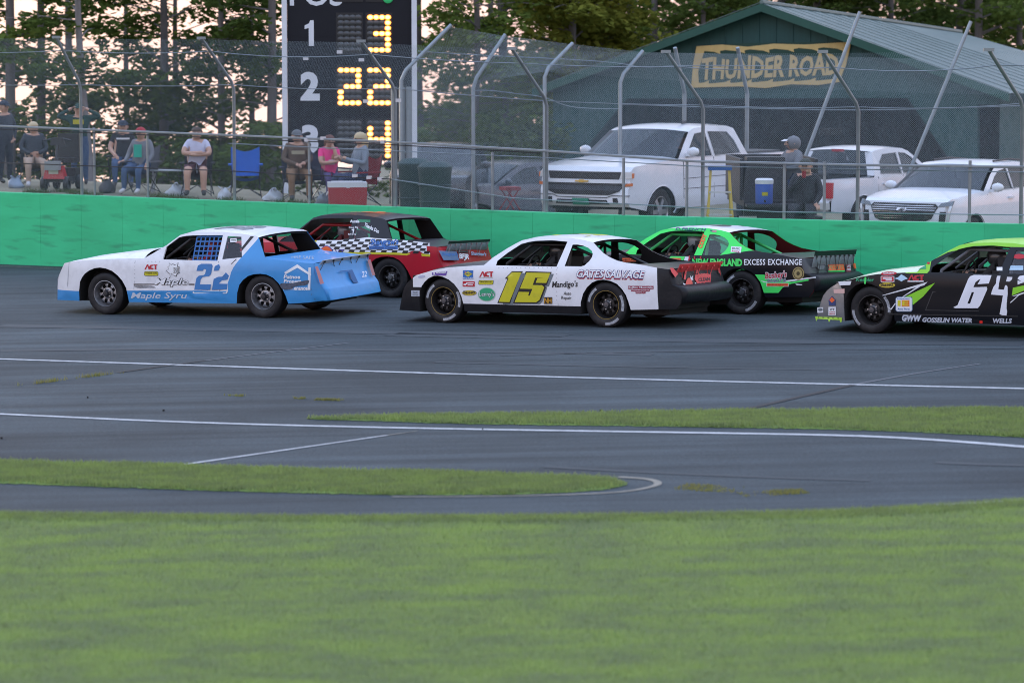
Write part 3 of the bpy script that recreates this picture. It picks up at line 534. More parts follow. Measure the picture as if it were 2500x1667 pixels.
def slope(sgn):
    rows = []
    for v, za, zr in ((-of, ez, apz), (BL+of, ez-.3, apz2)):
        row = []
        for t in np.linspace(0, 1, 9):
            u = GW/2+sgn*(GW/2+ov)*t; z = zr+(za-zr)*t*(GW/2+ov)/(GW/2)*1.0; row.append(bp(u, z+.06, v))
        rows.append(row)
    mb = MB(); mb.loft(rows); mb.loft([[(p[0], p[1], p[2]-.07) for p in r] for r in rows]); mb.build('roof_sheet', BR, barn)
    for k in range(10):         # standing seams
        v = -of+(BL+2*of)*k/17; f = (v+of)/(BL+2*of); zr = apz+(apz2-apz)*f; za = ez-.3*f; mb = MB(); mb.tube([bp(GW/2+sgn*.05, zr+.075, v), bp(GW/2+sgn*(GW/2+ov), zr+(za-zr)*(1+ov/(GW/2))+.075, v)], .012, 4); mb.build('roof_seam', BR, barn)
    a = bp(GW/2, apz+.055, -of-.03); b = bp(GW/2+sgn*(GW/2+ov), apz+(ez-apz)*(1+ov/(GW/2))+.055, -of-.03); mb = MB()
    a, b = np.array(a), np.array(b); dn = np.array([0, 0, -.20]); bb = bk*.06; mb.add([a, b, b+dn, a+dn, a+bb, b+bb, b+dn+bb, a+dn+bb], [(0, 1, 2, 3), (7, 6, 5, 4), (0, 4, 5, 1), (1, 5, 6, 2), (2, 6, 7, 3), (3, 7, 4, 0)]); mb.build('fascia', BT, barn)
slope(1); slope(-1)
mb = MB(); mb.tube([bp(GW/2, apz+.09, -of), bp(GW/2, apz2+.09, BL+of)], .06, 6); mb.build('ridge_cap', BR, barn)
# name sign: jagged tan border and letters painted on a green board
TAN = M('sign_tan', (.56, .42, .17), .7, var=.12); SG = M('sign_green', (.012, .05, .035), .7)
def gpoly(name, pts, mat, off, holes=(), parent=barn):
    V, F, _ = tri2d([gab(*p) for p in k2(*pts)], [[gab(*p) for p in k2(*h)] for h in holes]); mb = MB(); mb.v = [bp(u, z, -off) for u, z in V]+[bp(u, z, -off+.03) for u, z in V]; n = len(V); mb.f = list(F)+[tuple(n+i for i in reversed(f)) for f in F]; mb.m = [0]*len(mb.f); return mb.build(name, mat, parent)
so_ = gpoly('sign_board', [(1600, 108), (1700, 100), (1955, 96), (1935, 190), (1800, 200), (1590, 200)], SG, .05)
def jag(x0, x1, y0, y1, teeth, amp, up):
    q = []; n = teeth
    for i in range(n):
        t = i/n; x = x0+(x1-x0)*t; y = y0+(y1-y0)*t; w = (x1-x0)/n; q += [(x, y), (x+w*.55, y-amp*up*.35), (x+w*.8, y-amp*up), (x+w*.78, y-amp*up*.1)]
    return q+[(x1, y1)]
gpoly('sign_border', [(1602, 107), (1660, 103), (1720, 108), (1780, 101), (1850, 103), (1957, 97)]+list(reversed(jag(1612, 1950, 117, 108, 6, 8, -1))), TAN, .06, parent=so_)
gpoly('sign_border', list(jag(1592, 1935, 193, 184, 7, 8, 1))+[(1935, 188), (1880, 196), (1820, 194), (1760, 203), (1700, 199), (1590, 202)], TAN, .06, parent=so_)
gpoly('sign_border', [(1602, 108), (1622, 112), (1606, 165), (1608, 195), (1590, 200), (1594, 150)], TAN, .061, parent=so_); gpoly('sign_border', [(1940, 98), (1957, 97), (1945, 150), (1930, 188), (1920, 182), (1936, 140)], TAN, .061, parent=so_)
V, F, wd = text2d('THUNDER ROAD', .036, .12, 2)
lv = []
for i, (a, b) in enumerate(V):
    px = 1614+(1928-1614)*a/wd; base = 182-a/wd*12; h = 45+4*math.sin(a*2.1); lv.append(gab(px*1.063, (base-h*b)*1.063))
mb = MB(); mb.v = [bp(u, z, -.062) for u, z in lv]; mb.f = list(F); mb.m = [0]*len(F); mb.build('lettering', TAN, so_)
mb = MB(); p1 = gab(1862*1.063, 305*1.063); mb.box(bp(p1[0], p1[1], 1.2), (.55, .25, .16)); mb.build('heater_box', M('box_black', (.01, .01, .012), .6), barn)
# ------------------------------------------------------------------ trees on the slope behind
def leafmat(name, a, b):
    m = bpy.data.materials.new(name); m.use_nodes = True; t = m.node_tree; t.nodes.clear(); o = nd(t, 'ShaderNodeOutputMaterial'); ms = nd(t, 'ShaderNodeMixShader'); ms.inputs[0].default_value = .35; d = nd(t, 'ShaderNodeBsdfDiffuse'); tr = nd(t, 'ShaderNodeBsdfTranslucent')
    gi = nd(t, 'ShaderNodeNewGeometry'); oi = nd(t, 'ShaderNodeObjectInfo'); tc = nd(t, 'ShaderNodeTexCoord'); n = nd(t, 'ShaderNodeTexNoise'); n.inputs['Scale'].default_value = .6; n.inputs['Detail'].default_value = 4; t.links.new(tc.outputs['Object'], n.inputs['Vector'])
    ad = nd(t, 'ShaderNodeMath', operation='ADD'); t.links.new(gi.outputs['Random Per Island'], ad.inputs[0]); t.links.new(n.outputs['Fac'], ad.inputs[1]); ad2 = nd(t, 'ShaderNodeMath', operation='MULTIPLY_ADD'); ad2.inputs[1].default_value = .45; t.links.new(ad.outputs[0], ad2.inputs[0]); mr = nd(t, 'ShaderNodeMath', operation='MULTIPLY_ADD'); mr.inputs[1].default_value = .5; mr.inputs[2].default_value = -.2; t.links.new(oi.outputs['Random'], mr.inputs[0]); t.links.new(mr.outputs[0], ad2.inputs[2])
    mm = nd(t, 'ShaderNodeMix', data_type='RGBA'); mm.inputs[6].default_value = (*a, 1); mm.inputs[7].default_value = (*b, 1); t.links.new(ad2.outputs[0], mm.inputs[0]); t.links.new(mm.outputs[2], d.inputs[0]); t.links.new(mm.outputs[2], tr.inputs[0]); t.links.new(d.outputs[0], ms.inputs[1]); t.links.new(tr.outputs[0], ms.inputs[2]); t.links.new(ms.outputs[0], o.inputs[0]); return m
LEAF = leafmat('leaf_dark', (.042, .066, .02), (.15, .21, .048)); LEAFY = leafmat('leaf_yellow_green', (.10, .135, .025), (.28, .29, .055)); BARK = M('bark', (.13, .12, .118), .9, var=.35, vscale=5, bump=.02, bscale=20, stretch=(1, 1, .2)); BARKG = M('bark_grey', (.22, .21, .215), .9, var=.3, vscale=5, bump=.02, bscale=20, stretch=(1, 1, .2))
def leaf_mesh(name, clumps, mat, seed, size=(.05, .10)):
    r = np.random.default_rng(seed); parts = []
    for (c, rad, n) in clumps:
        g = r.normal(0, 1, (n, 3)); g /= np.maximum(1, np.linalg.norm(g, axis=1))[:, None]; P = np.array(c)+g*np.array(rad); parts.append(P)
    P = np.concatenate(parts); n = len(P); a = r.uniform(0, 2*np.pi, n); tl = r.normal(0, .55, n); s = r.uniform(*size, n)
    u = np.stack([np.cos(a), np.sin(a), r.normal(0, .35, n)], 1); u /= np.linalg.norm(u, axis=1)[:, None]; w_ = np.stack([-np.sin(a)*np.cos(tl), np.cos(a)*np.cos(tl), np.sin(tl)], 1)
    v = np.empty((n, 4, 3)); v[:, 0] = P-u*s[:, None]*1.25; v[:, 1] = P-w_*s[:, None]*.75; v[:, 2] = P+u*s[:, None]*1.25; v[:, 3] = P+w_*s[:, None]*.75
    me = bpy.data.meshes.new(name); me.vertices.add(4*n); me.loops.add(4*n); me.polygons.add(n); me.vertices.foreach_set('co', v.reshape(-1)); me.loops.foreach_set('vertex_index', np.arange(4*n, dtype=np.int32)); me.polygons.foreach_set('loop_start', np.arange(0, 4*n, 4, dtype=np.int32)); me.materials.append(mat); me.update(); return me
def make_tree(seed, h=15., dens=1., low=1.0, R=2.6, mat=LEAF, bark=BARK, tr=.15):
    r = np.random.default_rng(seed); tb = MB(); cl = []; bend = r.normal(0, .25, 2)
    ctr = lambda z: np.array([bend[0]*math.sin(z/4), bend[1]*math.sin(z/5), z]); tb.tube([ctr(z)*np.array([1, 1, 1]) for z in np.linspace(-.6, h*.92, 12)], [tr*(1.15-.95*i/11) for i in range(12)], 8)
    nl = int(34*dens)
    for i in range(nl):
        z = low+(h-low-1)*(i/nl)**1.15+r.uniform(-.2, .2); a = r.uniform(0, 2*np.pi); L = R*r.uniform(.45, 1.)*(1-.55*max(0, (z-h*.5)/(h*.5))); p0 = ctr(z); p1 = p0+np.array([math.cos(a)*L, math.sin(a)*L, L*r.uniform(-.05, .35)]); tb.tube([p0, (p0+p1)/2+np.array([0, 0, .1]), p1], [.03, .02, .008], 4)
        near_ = z < 7.5
        for k in range(3 if near_ else 2):
            f = r.uniform(.35, 1.05); c = p0+(p1-p0)*f+r.normal(0, .22, 3)*np.array([1, 1, .6]); q = r.uniform(.35, .62); cl.append((c, (q*1.25, q*1.25, q*.42), int((60 if near_ else 34)*r.uniform(.6, 1.3))))
    return tb, cl
TREES = []
def tree_kind(seed, label_kind, **kw):
    tb, cl = make_tree(seed, **kw); mat = kw.get('mat', LEAF); root = empty('tree', (0, 0, 0)); tb.build('trunk', kw.get('bark', BARK), root, smooth=60); me = leaf_mesh('crown', cl, mat, seed+50, (.06, .125)); o = bpy.data.objects.new('crown', me); COL.objects.link(o); o.parent = root; return root
kinds = {'sparse': tree_kind(1, '', dens=.8, low=1.2, R=2.3), 'sparse2': tree_kind(2, '', dens=.95, low=2.2, R=2.6), 'full': tree_kind(3, '', dens=1.9, low=.4, R=2.8), 'full2': tree_kind(4, '', dens=1.8, low=1.0, R=3.0), 'yellow': tree_kind(5, '', dens=1.6, low=2.6, R=2.4, mat=LEAFY, h=11), 'pale': tree_kind(6, '', dens=.55, low=4.2, R=2.2, bark=BARKG, tr=.13), 'pole': tree_kind(7, '', dens=.5, low=5.2, R=1.8, tr=.10)}
used = set()
# column on the photograph (2500 px), distance, kind, turn
TSPOT = [(20, 86, 'sparse', 0, 'dark leafy tree at the left edge above the standing spectator'), (95, 92, 'sparse2', 1, 'dark tree with layered sprays left of the pale trunk'), (238, 80, 'pale', 2, 'pale straight grey trunk rising behind the spectator in green'), (190, 98, 'sparse', 2.5, 'loose tree showing pink sky between the pale trunk and left edge'), (390, 88, 'full2', 3, 'tree with dark paired trunk between the pale trunk and scoreboard'), (320, 101, 'sparse2', 4, 'thin airy tree right of the pale trunk'), (470, 94, 'full', 5, 'dense low tree above the man in the white shirt'), (545, 86, 'full2', 1.2, 'dense tree behind the empty blue camp chair'), (612, 90, 'pole', 4.4, 'thin dark pole-like trunk close left of the scoreboard'), (660, 83, 'sparse2', 2.2, 'tree beside the left white scoreboard post'), (-70, 90, 'full', 3.3, 'dark tree just past the left edge of the picture'),
         (1040, 92, 'sparse', 1.7, 'airy tree showing pink gaps right of the scoreboard'), (1110, 84, 'full', .4, 'dark dense tree right of the scoreboard'), (1190, 98, 'full2', 2, 'dark tree above the second fence posts'), (1290, 90, 'full', 3.6, 'dark dense tree left of the yellow green one'), (1385, 86, 'yellow', 1, 'yellow green small tree beside the barn roof end'), (1500, 88, 'yellow', 4, 'yellow green small tree over the left barn eave'), (1600, 101, 'full2', .9, 'dark tree behind the left barn slope'), (1715, 99, 'pole', 3, 'bare pole trunk behind the barn gable top'), (1560, 108, 'full', 2.8, 'dark tree farthest behind the left barn slope'), (1790, 106, 'full', 5.5, 'dark tree behind the barn gable top'), (1900, 104, 'full2', 1.5, 'dark tree right behind the barn ridge start'), (1990, 103, 'pole', 2, 'grey pole trunk rising over the barn ridge'), (2040, 110, 'full', 4.2, 'dark tree above the middle of the barn ridge'), (2160, 104, 'full2', 3.1, 'dark tree above the far ridge end'), (2290, 108, 'full', .2, 'dark tree over the barn rear corner'), (2390, 100, 'full2', 4.9, 'leafy tree above the rear roof slope at right'), (2500, 103, 'full', 2.6, 'dark tree at the right edge above the barn roof'), (1240, 108, 'full2', 5.1, 'dark tree in the back row right of the scoreboard'), (1420, 110, 'full', 1.9, 'dark tree in the back row left of the barn')]
for px, d, k, rot, lab in TSPOT:
    src = kinds[k]; o = src if k not in used else copy_tree(src); used.add(k); x = (px-1250)/7500*d; o.location = (x, d, bank_z(x, d)-.3); o.rotation_euler = (0, 0, rot); s_ = 1+.12*math.sin(px); o.scale = (s_, s_, s_); tag(o, lab, 'tree', 'trees behind the track')
# far wood that reads as one mass, right of the scoreboard
r = np.random.default_rng(77); cl = []
for i in range(620):
    px = r.uniform(1030, 2750); d = r.uniform(113, 135); x = (px-1250)/7500*d; z0 = bank_z(x, d); q = r.uniform(.8, 1.6); cl.append(((x, d, z0+r.uniform(.2, 8.5)), (q*1.4, q*1.4, q*.6), 70))
for i in range(60):
    px = r.uniform(330, 690); d = r.uniform(104, 125); x = (px-1250)/7500*d; z0 = bank_z(x, d); q = r.uniform(.6, 1.1); cl.append(((x, d, z0+r.uniform(.2, 5.5)), (q*1.4, q*1.4, q*.5), 60))
me = leaf_mesh('far_wood', cl, LEAF, 91, (.10, .20)); o = bpy.data.objects.new('far_wood', me); COL.objects.link(o); o['kind'] = 'stuff'
# shrubs under the trees behind the scoreboard and fence
def shrub(px, d, w_, h_, seed, lab, mat=LEAF):
    x = (px-1250)/7500*d; z = bank_z(x, d); r = np.random.default_rng(seed); root = tag(empty('shrub', (x, d, z)), lab, 'shrub', 'shrubs under the trees'); cl = [((r.uniform(-w_, w_), r.uniform(-.8, .8), r.uniform(.15, h_)), (.42, .42, .25), 55) for _ in range(int(26*w_*h_/2)+8)]
    me = leaf_mesh('foliage', cl, mat, seed, (.05, .09)); o = bpy.data.objects.new('foliage', me); COL.objects.link(o); o.parent = root; mb = MB()
    for k in range(5): mb.tube([(0, 0, -.2), (r.uniform(-w_, w_)*.6, r.uniform(-.4, .4), h_*.7)], [.03, .01], 4)
    mb.build('stem', BARK, root)
shrub(470, 78, 1.3, 2.2, 21, 'dark shrub behind the man in the white shirt'); shrub(600, 80, 1.2, 2.8, 22, 'dark shrub left of the scoreboard foot'); shrub(1130, 76, 1.2, 1.9, 23, 'dark shrub behind the dark parked cars'); shrub(1270, 78, 1.1, 3.0, 24, 'green shrub left of the barn corner'); shrub(1060, 80, 1.0, 3.0, 25, 'dark shrub behind the right scoreboard post'); shrub(130, 90, .8, 2.4, 26, 'thin shrub behind the seated woman'); shrub(330, 84, .8, 2.0, 27, 'low shrub behind the man in black')
tuftm = blademat('bank_tuft', (.05, .085, .02), (.10, .13, .03), 2.)
for i, (px, py, w_) in enumerate(((85, 460, 50), (320, 468, 45), (150, 463, 60), (400, 470, 50), (690, 480, 60), (760, 484, 70), (850, 484, 60), (620, 478, 50), (500, 475, 40), (1120, 500, 90), (1240, 505, 90), (960, 490, 60), (30, 456, 40), (1600, 520, 60), (2300, 540, 80))):
    b, z = wall_at(px); c = np.array(b[:2])+wn*np.random.default_rng(i).uniform(.45, 1.3); hw_ = w_/7500*c[1]; poly = [c-wdir*hw_-wn*.12, c+wdir*hw_-wn*.12, c+wdir*hw_+wn*.12, c-wdir*hw_+wn*.12]
    blades('bank_grass', [tuple(p) for p in poly], 260, .10, .006, tuftm, 100+i, 0, .9, zf=lambda X, Y: np.array([bank_z(a, b_)-.01 for a, b_ in zip(X, Y)]))
# ------------------------------------------------------------------ race cars
CROPS = {0: (0, 0, 1.0), 1: (100, 500, .38265), 2: (680, 500, .22959), 3: (950, 540, .36139), 4: (1500, 520, .26361), 5: (1950, 560, .23384),
         6: (1380, 540, .178571), 7: (1200, 560, .153061), 8: (960, 640, .144558), 9: (120, 560, .153061), 10: (400, 540, .238095)}
TM = dict(  # round-shouldered coupe; (x forward, z up) of the near edge, metres
    zb=.90, lean=.50,
    fender=[(2.21, .18), (2.12, .44), (2.085, .525), (2.02, .60), (1.96, .645), (1.83, .727), (1.52, .812), (1.27, .856), (1.01, .875), (.66, .899)],
    apil=[(.66, .899), (.536, 1.013), (.318, 1.157), (.20, 1.225), (.095, 1.278)],
    roof=[(.095, 1.278), (-.02, 1.302), (-.15, 1.315), (-.42, 1.326), (-.70, 1.322), (-.95, 1.292), (-1.105, 1.26)],
    cpil=[(-1.105, 1.26), (-1.20, 1.185), (-1.313, 1.103), (-1.43, 1.045), (-1.556, 1.0), (-1.72, .97), (-1.906, .953)],
    deck=[(-1.906, .953), (-2.10, .925), (-2.22, .905), (-2.40, .885)],
    side_end=[(-2.40, .885), (-2.42, .76), (-2.455, .66), (-2.56, .61), (-2.605, .54), (-2.605, .45), (-2.58, .38), (-2.52, .30)],
    tail=[(-2.43, .885), (-2.47, .78), (-2.51, .66), (-2.57, .645), (-2.64, .61), (-2.67, .55), (-2.665, .48), (-2.63, .42), (-2.54, .385), (-2.40, .37)], tail_split=2,
    arch_r=[(-1.80, .277), (-1.77, .39), (-1.73, .494), (-1.67, .58), (-1.59, .656), (-1.48, .70), (-1.37, .718), (-1.26, .705), (-1.174, .67), (-1.09, .60), (-1.023, .502), (-.98, .37), (-.968, .192)],
    arch_f=[(1.006, .192), (1.015, .31), (1.04, .415), (1.09, .52), (1.163, .604), (1.26, .672), (1.367, .713), (1.45, .727), (1.522, .722), (1.61, .685), (1.681, .628), (1.735, .565), (1.766, .49), (1.785, .35), (1.79, .17)],
    rear_low=(-2.24, .296),
    win=[(.452, .899), (.445, .965), (.299, 1.088), (.10, 1.222), (-.03, 1.255), (-.134, 1.272), (-.406, 1.284), (-.671, 1.266), (-.62, 1.07), (-.573, .895)],
    qwin=[(-.708, .905), (-.768, 1.224), (-.85, 1.226), (-.943, 1.212), (-1.04, 1.18), (-1.107, 1.135), (-1.135, 1.09), (-1.13, 1.04), (-1.10, .985), (-1.036, .922), (-.98, .905)],
    wx=(1.38, -1.38), hood_c=.085, roof_c=.035)
TG = dict(  # boxy notchback coupe
    zb=.92, lean=.42,
    fender=[(2.49, .205), (2.46, .40), (2.44, .55), (2.40, .62), (2.25, .816), (2.10, .845), (1.73, .883), (1.284, .903), (.669, .922)],
    apil=[(.669, .922), (.49, 1.02), (.302, 1.128), (.076, 1.290)],
    roof=[(.076, 1.290), (-.05, 1.322), (-.234, 1.338), (-.696, 1.342), (-1.05, 1.315), (-1.30, 1.285), (-1.36, 1.262)],
    cpil=[(-1.36, 1.262), (-1.42, 1.16), (-1.48, 1.06), (-1.535, .965)],
    deck=[(-1.535, .965), (-1.60, .938), (-2.025, .902), (-2.40, .872)],
    side_end=[(-2.40, .872), (-2.415, .72), (-2.475, .57), (-2.56, .475), (-2.575, .45), (-2.615, .30)],
    tail=[(-2.43, .872), (-2.47, .72), (-2.53, .57), (-2.615, .475), (-2.63, .45), (-2.675, .30), (-2.63, .285)], tail_split=3,
    arch_r=[(-1.949, .238), (-1.91, .36), (-1.858, .463), (-1.79, .56), (-1.695, .645), (-1.59, .69), (-1.471, .704), (-1.35, .695), (-1.243, .664), (-1.15, .60), (-1.083, .525), (-1.04, .40), (-1.016, .225)],
    arch_f=[(.975, .215), (.985, .33), (1.006, .444), (1.07, .555), (1.16, .644), (1.27, .715), (1.393, .752), (1.50, .765), (1.601, .752), (1.70, .715), (1.791, .66), (1.85, .60), (1.895, .53), (1.925, .38), (1.935, .215)],
    rear_low=(-2.30, .262),
    win=[(.325, .905), (.30, 1.10), (.097, 1.252), (-.02, 1.275), (-.174, 1.285), (-.704, 1.292), (-.684, .893)],
    qwin=[(-.765, .918), (-.793, 1.279), (-1.046, 1.269), (-1.119, .955)],
    wx=(1.44, -1.48), hood_c=.10, roof_c=.03)
def wheel_parts(root, X, sign, mats, R=.34, gold=False, letters=True, rot=0.):
    """wheel (disc) > tyre, rim_lip, hub, lettering; outer face points to sign*Y"""
    f = sign
    ring = [(.188*math.cos(2*math.pi*k/40), .188*math.sin(2*math.pi*k/40)) for k in range(40)]
    hole = [(.035*math.cos(2*math.pi*k/12), .035*math.sin(2*math.pi*k/12)) for k in range(12)]
    slots = []
    for j in range(8):
        a = rot+2*math.pi*j/8; sl = []
        for rr, da in ((.098, -.20), (.096, 0), (.098, .20), (.115, .25), (.148, .24), (.160, .13), (.163, 0), (.160, -.13), (.148, -.24), (.115, -.25)):
            sl.append((rr*math.cos(a+da*.118/rr), rr*math.sin(a+da*.118/rr)))
        slots.append(sl)
    V, F, _ = tri2d(ring, [hole]+slots, grid=.03)
    mb = MB(); yo = lambda r: .035+.05*max(0, 1-r/.1)-(.03 if r > .175 else 0)+.025*math.exp(-((r-.13)/.03)**2)
    mb.add([(v[0], f*yo(math.hypot(*v)), v[1]) for v in V], F)
    wh = mb.build('wheel', mats['disc'], root, smooth=50); wh.location = (X, f*(.93-.14), R)
    mb = MB(); k = R/.34
    mb.lathe([(.205, f*-.135), (.26*k, f*-.145), (.305*k, f*-.14), (.33*k, f*-.122), (R, f*-.085), (R, f*.085), (.333*k, f*.118), (.315*k, f*.134), (.29*k, f*.141), (.262*k, f*.143), (.235*k, f*.136), (.214, f*.128), (.205, f*.11)], 48)
    mb.build('tyre', M('tyre_rubber', (.016, .016, .018), .62, var=.35, vscale=9, dirt=.5, dscale=5, spec=.35), wh, smooth=35)
    mb = MB(); mb.lathe([(.214, f*.122), (.213, f*.133), (.206, f*.135), (.200, f*.125), (.194, f*.09), (.190, f*.03), (.187, f*0), (.187, f*-.13), (.205, f*-.14)], 44)
    mb.build('rim', mats['rim'], wh, smooth=35)
    if gold:
        mb = MB(); mb.lathe([(.2135, f*.1335), (.2135, f*.1375), (.2075, f*.1375), (.2065, f*.1355)], 44); mb.build('rim_lip', mats['lip'], wh, smooth=35)
    mb = MB(); mb.lathe([(.062, f*.05), (.060, f*.085), (.05, f*.092), (.045, f*.092), (.043, f*.125), (.036, f*.135), (.0001, f*.137)], 20)
    for j in range(5):
        a = 2*math.pi*j/5; mb.lathe([(.012, f*.08), (.012, f*.10), (.0001, f*.102)], 6, c=(.072*math.cos(a), 0, .072*math.sin(a)), mi=1)
    mb.build('hub', [mats['hub'], mats['nut']], wh, smooth=40)
    mb = MB(); mb.lathe([(.17, f*-.08), (.165, f*-.02), (.03, f*-.02)], 24); mb.build('brake_drum', M('brake_black', (.012, .012, .012), .8), wh)
    if letters:
        lm = M('tyre_chalk', (.42, .44, .47), .8, var=.5, vscale=30, dirt=.9, dscale=22)
        for a0 in letters:
            for j in range(6):
                mb = MB(); b0 = a0+j*.142
                rows = []
                for rr in (.262, .276, .290, .302):
                    rows.append([(rr*k*math.cos(b0+i*.035), f*(.1452 if rr < .28 else (.1435 if rr < .295 else .1405)), rr*k*math.sin(b0+i*.035)) for i in range(5)])
                mb.loft(rows); mb.build('tyre_lettering', lm, wh)
    return wh
class RaceCar:
    def __init__(s, name, label, mid, psi, T, crop, mats, group='stock cars racing along the green wall', R=.34):
        s.T = T; s.crop = crop; s.mats = mats; s.R = R
        p = math.radians(psi); N = GN; ex = np.array([-math.cos(p), math.sin(p), 0]); ex = ex-N*(ex @ N); ex /= np.linalg.norm(ex); ey = np.cross(N, ex)
        s.ex, s.ey, s.ez = ex, ey, N; s.o = gnd(*mid)-ey*.93
        mw = Matrix(((ex[0], ey[0], N[0], s.o[0]), (ex[1], ey[1], N[1], s.o[1]), (ex[2], ey[2], N[2], s.o[2]), (0, 0, 0, 1))); s.mw = mw
        s.root = tag(empty(name, mw=mw), label, 'race car', group); s.roll = mats.get('roll', 0.)
        s.body(); s.n = 0
    def hw(s, X, Z):
        zb = s.T['zb']; v = .965
        if X > 1.6: v -= .16*min(1.3, (X-1.6)/.75)**2
        if X < -1.9: v -= .05*min(1.3, (-X-1.9)/.6)**2
        if Z > zb: v -= .03+s.T['lean']*(Z-zb)
        elif Z > zb-.15: v -= .03*((Z-zb+.15)/.15)**2
        if Z < .45: v -= .02*((.45-Z)/.25)**2
        return v
    def ray2(s, x, y, crop=None):
        ox, oy, k = CROPS[s.crop if crop is None else crop]
        return ray(ox+x*k, oy+y*k)
    def loc(s, x, y, crop=None):
        r = s.ray2(x, y, crop); Y = .9; O = EYE-s.o
        for _ in range(12):
            t = (Y-O @ s.ey)/(r @ s.ey); P = O+r*t; X = P @ s.ex; Z = P @ s.ez; Y = s.hw(X, Z)
        return float(X), float(Z)
    def locs(s, pts, crop=None): return [s.loc(*p, crop) for p in pts]
    def side_pt(s, X, Z, off=.004, sg=1): return (X, sg*(s.hw(X, Z)+off), Z)
    def plane_pt(s, x, y, P0, nrm, off, crop=None):
        r = s.ray2(x, y, crop); O = EYE-s.o; L = lambda v: np.array([v @ s.ex, v @ s.ey, v @ s.ez]); O2, r2 = L(O), L(r); O2[2] += s.roll*(.95-O2[1]); r2[2] -= s.roll*r2[1]; n = np.array(nrm)/np.linalg.norm(nrm)
        t = ((np.array(P0)-O2) @ n)/(r2 @ n); return tuple(O2+r2*t+n*off)
    # -- body shell
    def body(s):
        T = s.T; m = s.mats; rt = s.root
        outline = [*T['fender'], *T['apil'][1:], *T['roof'][1:], *T['cpil'][1:], *T['deck'][1:], *T['side_end'][1:], T['rear_low'], *T['arch_r'], *T['arch_f']]
        s.outline = outline
        regs = [(s.locs(r[0], r[2]) if len(r) > 2 and r[2] is not None else r[0], r[1]) for r in m.get('regions', [])]
        holes = [T['win'], T['qwin']]
        V, F, MI = tri2d(outline, holes, regs, grid=(.13, .085))
        rr = np.random.default_rng(len(m['name'])); dent = m.get('dent', .004)
        ph = rr.uniform(0, 6, 6)
        def dz(X, Z): return dent*(math.sin(3.1*X+ph[0])*math.sin(7*Z+ph[1])+.6*math.sin(7.3*X+ph[2]+3*Z)+.35*math.sin(15*X+ph[3])*math.sin(13*Z+ph[4]))*max(.2, min(1, (T['zb']-Z)/.25))
        s.dz = dz; hw0 = s.hw
        for sg in (1, -1):
            mb = MB()
            for mi in sorted(set(MI)): pass
            b = [(X, sg*(s.hw(X, Z)+(dz(X, Z) if sg > 0 else 0)), Z) for X, Z in V]
            mb.v = b; mb.f = F; mb.m = MI
            mb.build('side_panel', m['side'], rt, smooth=40)
            mb = MB(); mb.v = [(X, sg*(s.hw(X, Z)-.03), Z) for X, Z in V]; mb.f = F; mb.m = MI
            mb.build('inner_panel', m['inner'], rt, smooth=40)
            # returns of the openings and wheel arches
            for lp in (T['win'], T['qwin']):
                mb = MB(); L = lp+[lp[0]]; mb.loft([[(X, sg*(s.hw(X, Z)-.001), Z) for X, Z in L], [(X, sg*(s.hw(X, Z)-.031), Z) for X, Z in L]]); mb.build('window_frame', m['frame'], rt)
            for lp in (T['arch_r'], T['arch_f']):
                mb = MB(); mb.loft([[(X, sg*(s.hw(X, Z)-.002), Z) for X, Z in lp], [(X, sg*(s.hw(X, Z)-.30), Z) for X, Z in lp]])
                mb.build('wheel_arch', M('arch_black', (.012, .012, .012), .8), rt)
        # top skins
        def skin(name, line, crown, mat, p=4, n=16, inset=0., xb=0., shift=.0, mis=None):
            mb = MB(); rows = []
            for i, (X, Z) in enumerate(line):
                c = crown[i] if isinstance(crown, (list, tuple)) else crown; wv = s.hw(X, Z)-inset; row = []
                for k in range(n+1):
                    t = -1+2*k/n; t = math.copysign(abs(t)**.8, t); q = 1-abs(t)**p; row.append((X+xb*q, wv*t, Z+c*q+shift))
                rows.append(row)
            mb.loft(rows, mis=mis); return mb.build(name, mat, rt, smooth=40)
        s.skin = skin
        fd = T['fender']; ih = 4
        nose = fd[:ih+1]; hood = fd[ih:]
        skin('nose', nose, 0, m['nose'], p=2, xb=.05)
        hc = [T['hood_c']*m.get('hoodk', 1)*((hood[0][0]-x)/(hood[0][0]-hood[-1][0]))**.8 for x, z in hood]
        skin('hood', hood, hc, m['hood'], p=m.get('hoodp', 6))
        n = len(T['apil']); skin('windshield', T['apil'], [.06*(1-i/(n-1))+.03 for i in range(n)], m['glass'], p=2, inset=.05, xb=.07)
        s.cowl = MB()
        skin('roof', T['roof'], [T['roof_c']*min(1, .5+.5*i) for i in range(len(T['roof']))], m['roof'], p=2.5)
        skin('roof_lining', T['roof'], [T['roof_c']*.9]*len(T['roof']), m['inner'][0] if isinstance(m['inner'], list) else m['inner'], p=2.5, inset=.03, shift=-.03)
        skin('deck_lid', T['deck'], [0.0]+[.012]*(len(T['deck'])-1), m['deck'], p=4)
        # tail with rounded corners
        rows = []
        for X, Z in T['tail']:
            wv = s.hw(X, Z)+.002; r = .10; row = []
            for k in range(6): a = math.pi/2*k/5; row.append((X+r*(1-math.sin(a)), -(wv-r+r*math.cos(a)), Z))
            for k in range(1, 10): row.append((X-.02*math.sin(math.pi*k/10), -(wv-r)+2*(wv-r)*k/10, Z))
            for k in range(6): a = math.pi/2*(5-k)/5; row.append((X+r*(1-math.sin(a)), (wv-r+r*math.cos(a)), Z))
            rows.append(row)
        ts = T['tail_split']; mb = MB(); mb.loft(rows[:ts+1]); mb.build('tail_panel', m['tail'], rt, smooth=45)
        mb = MB(); mb.loft(rows[ts:]); mb.build('rear_bumper', m['bumper'], rt, smooth=50)
        # chassis, floor, firewalls
        cm = M('chassis_black', (.014, .014, .015), .75)
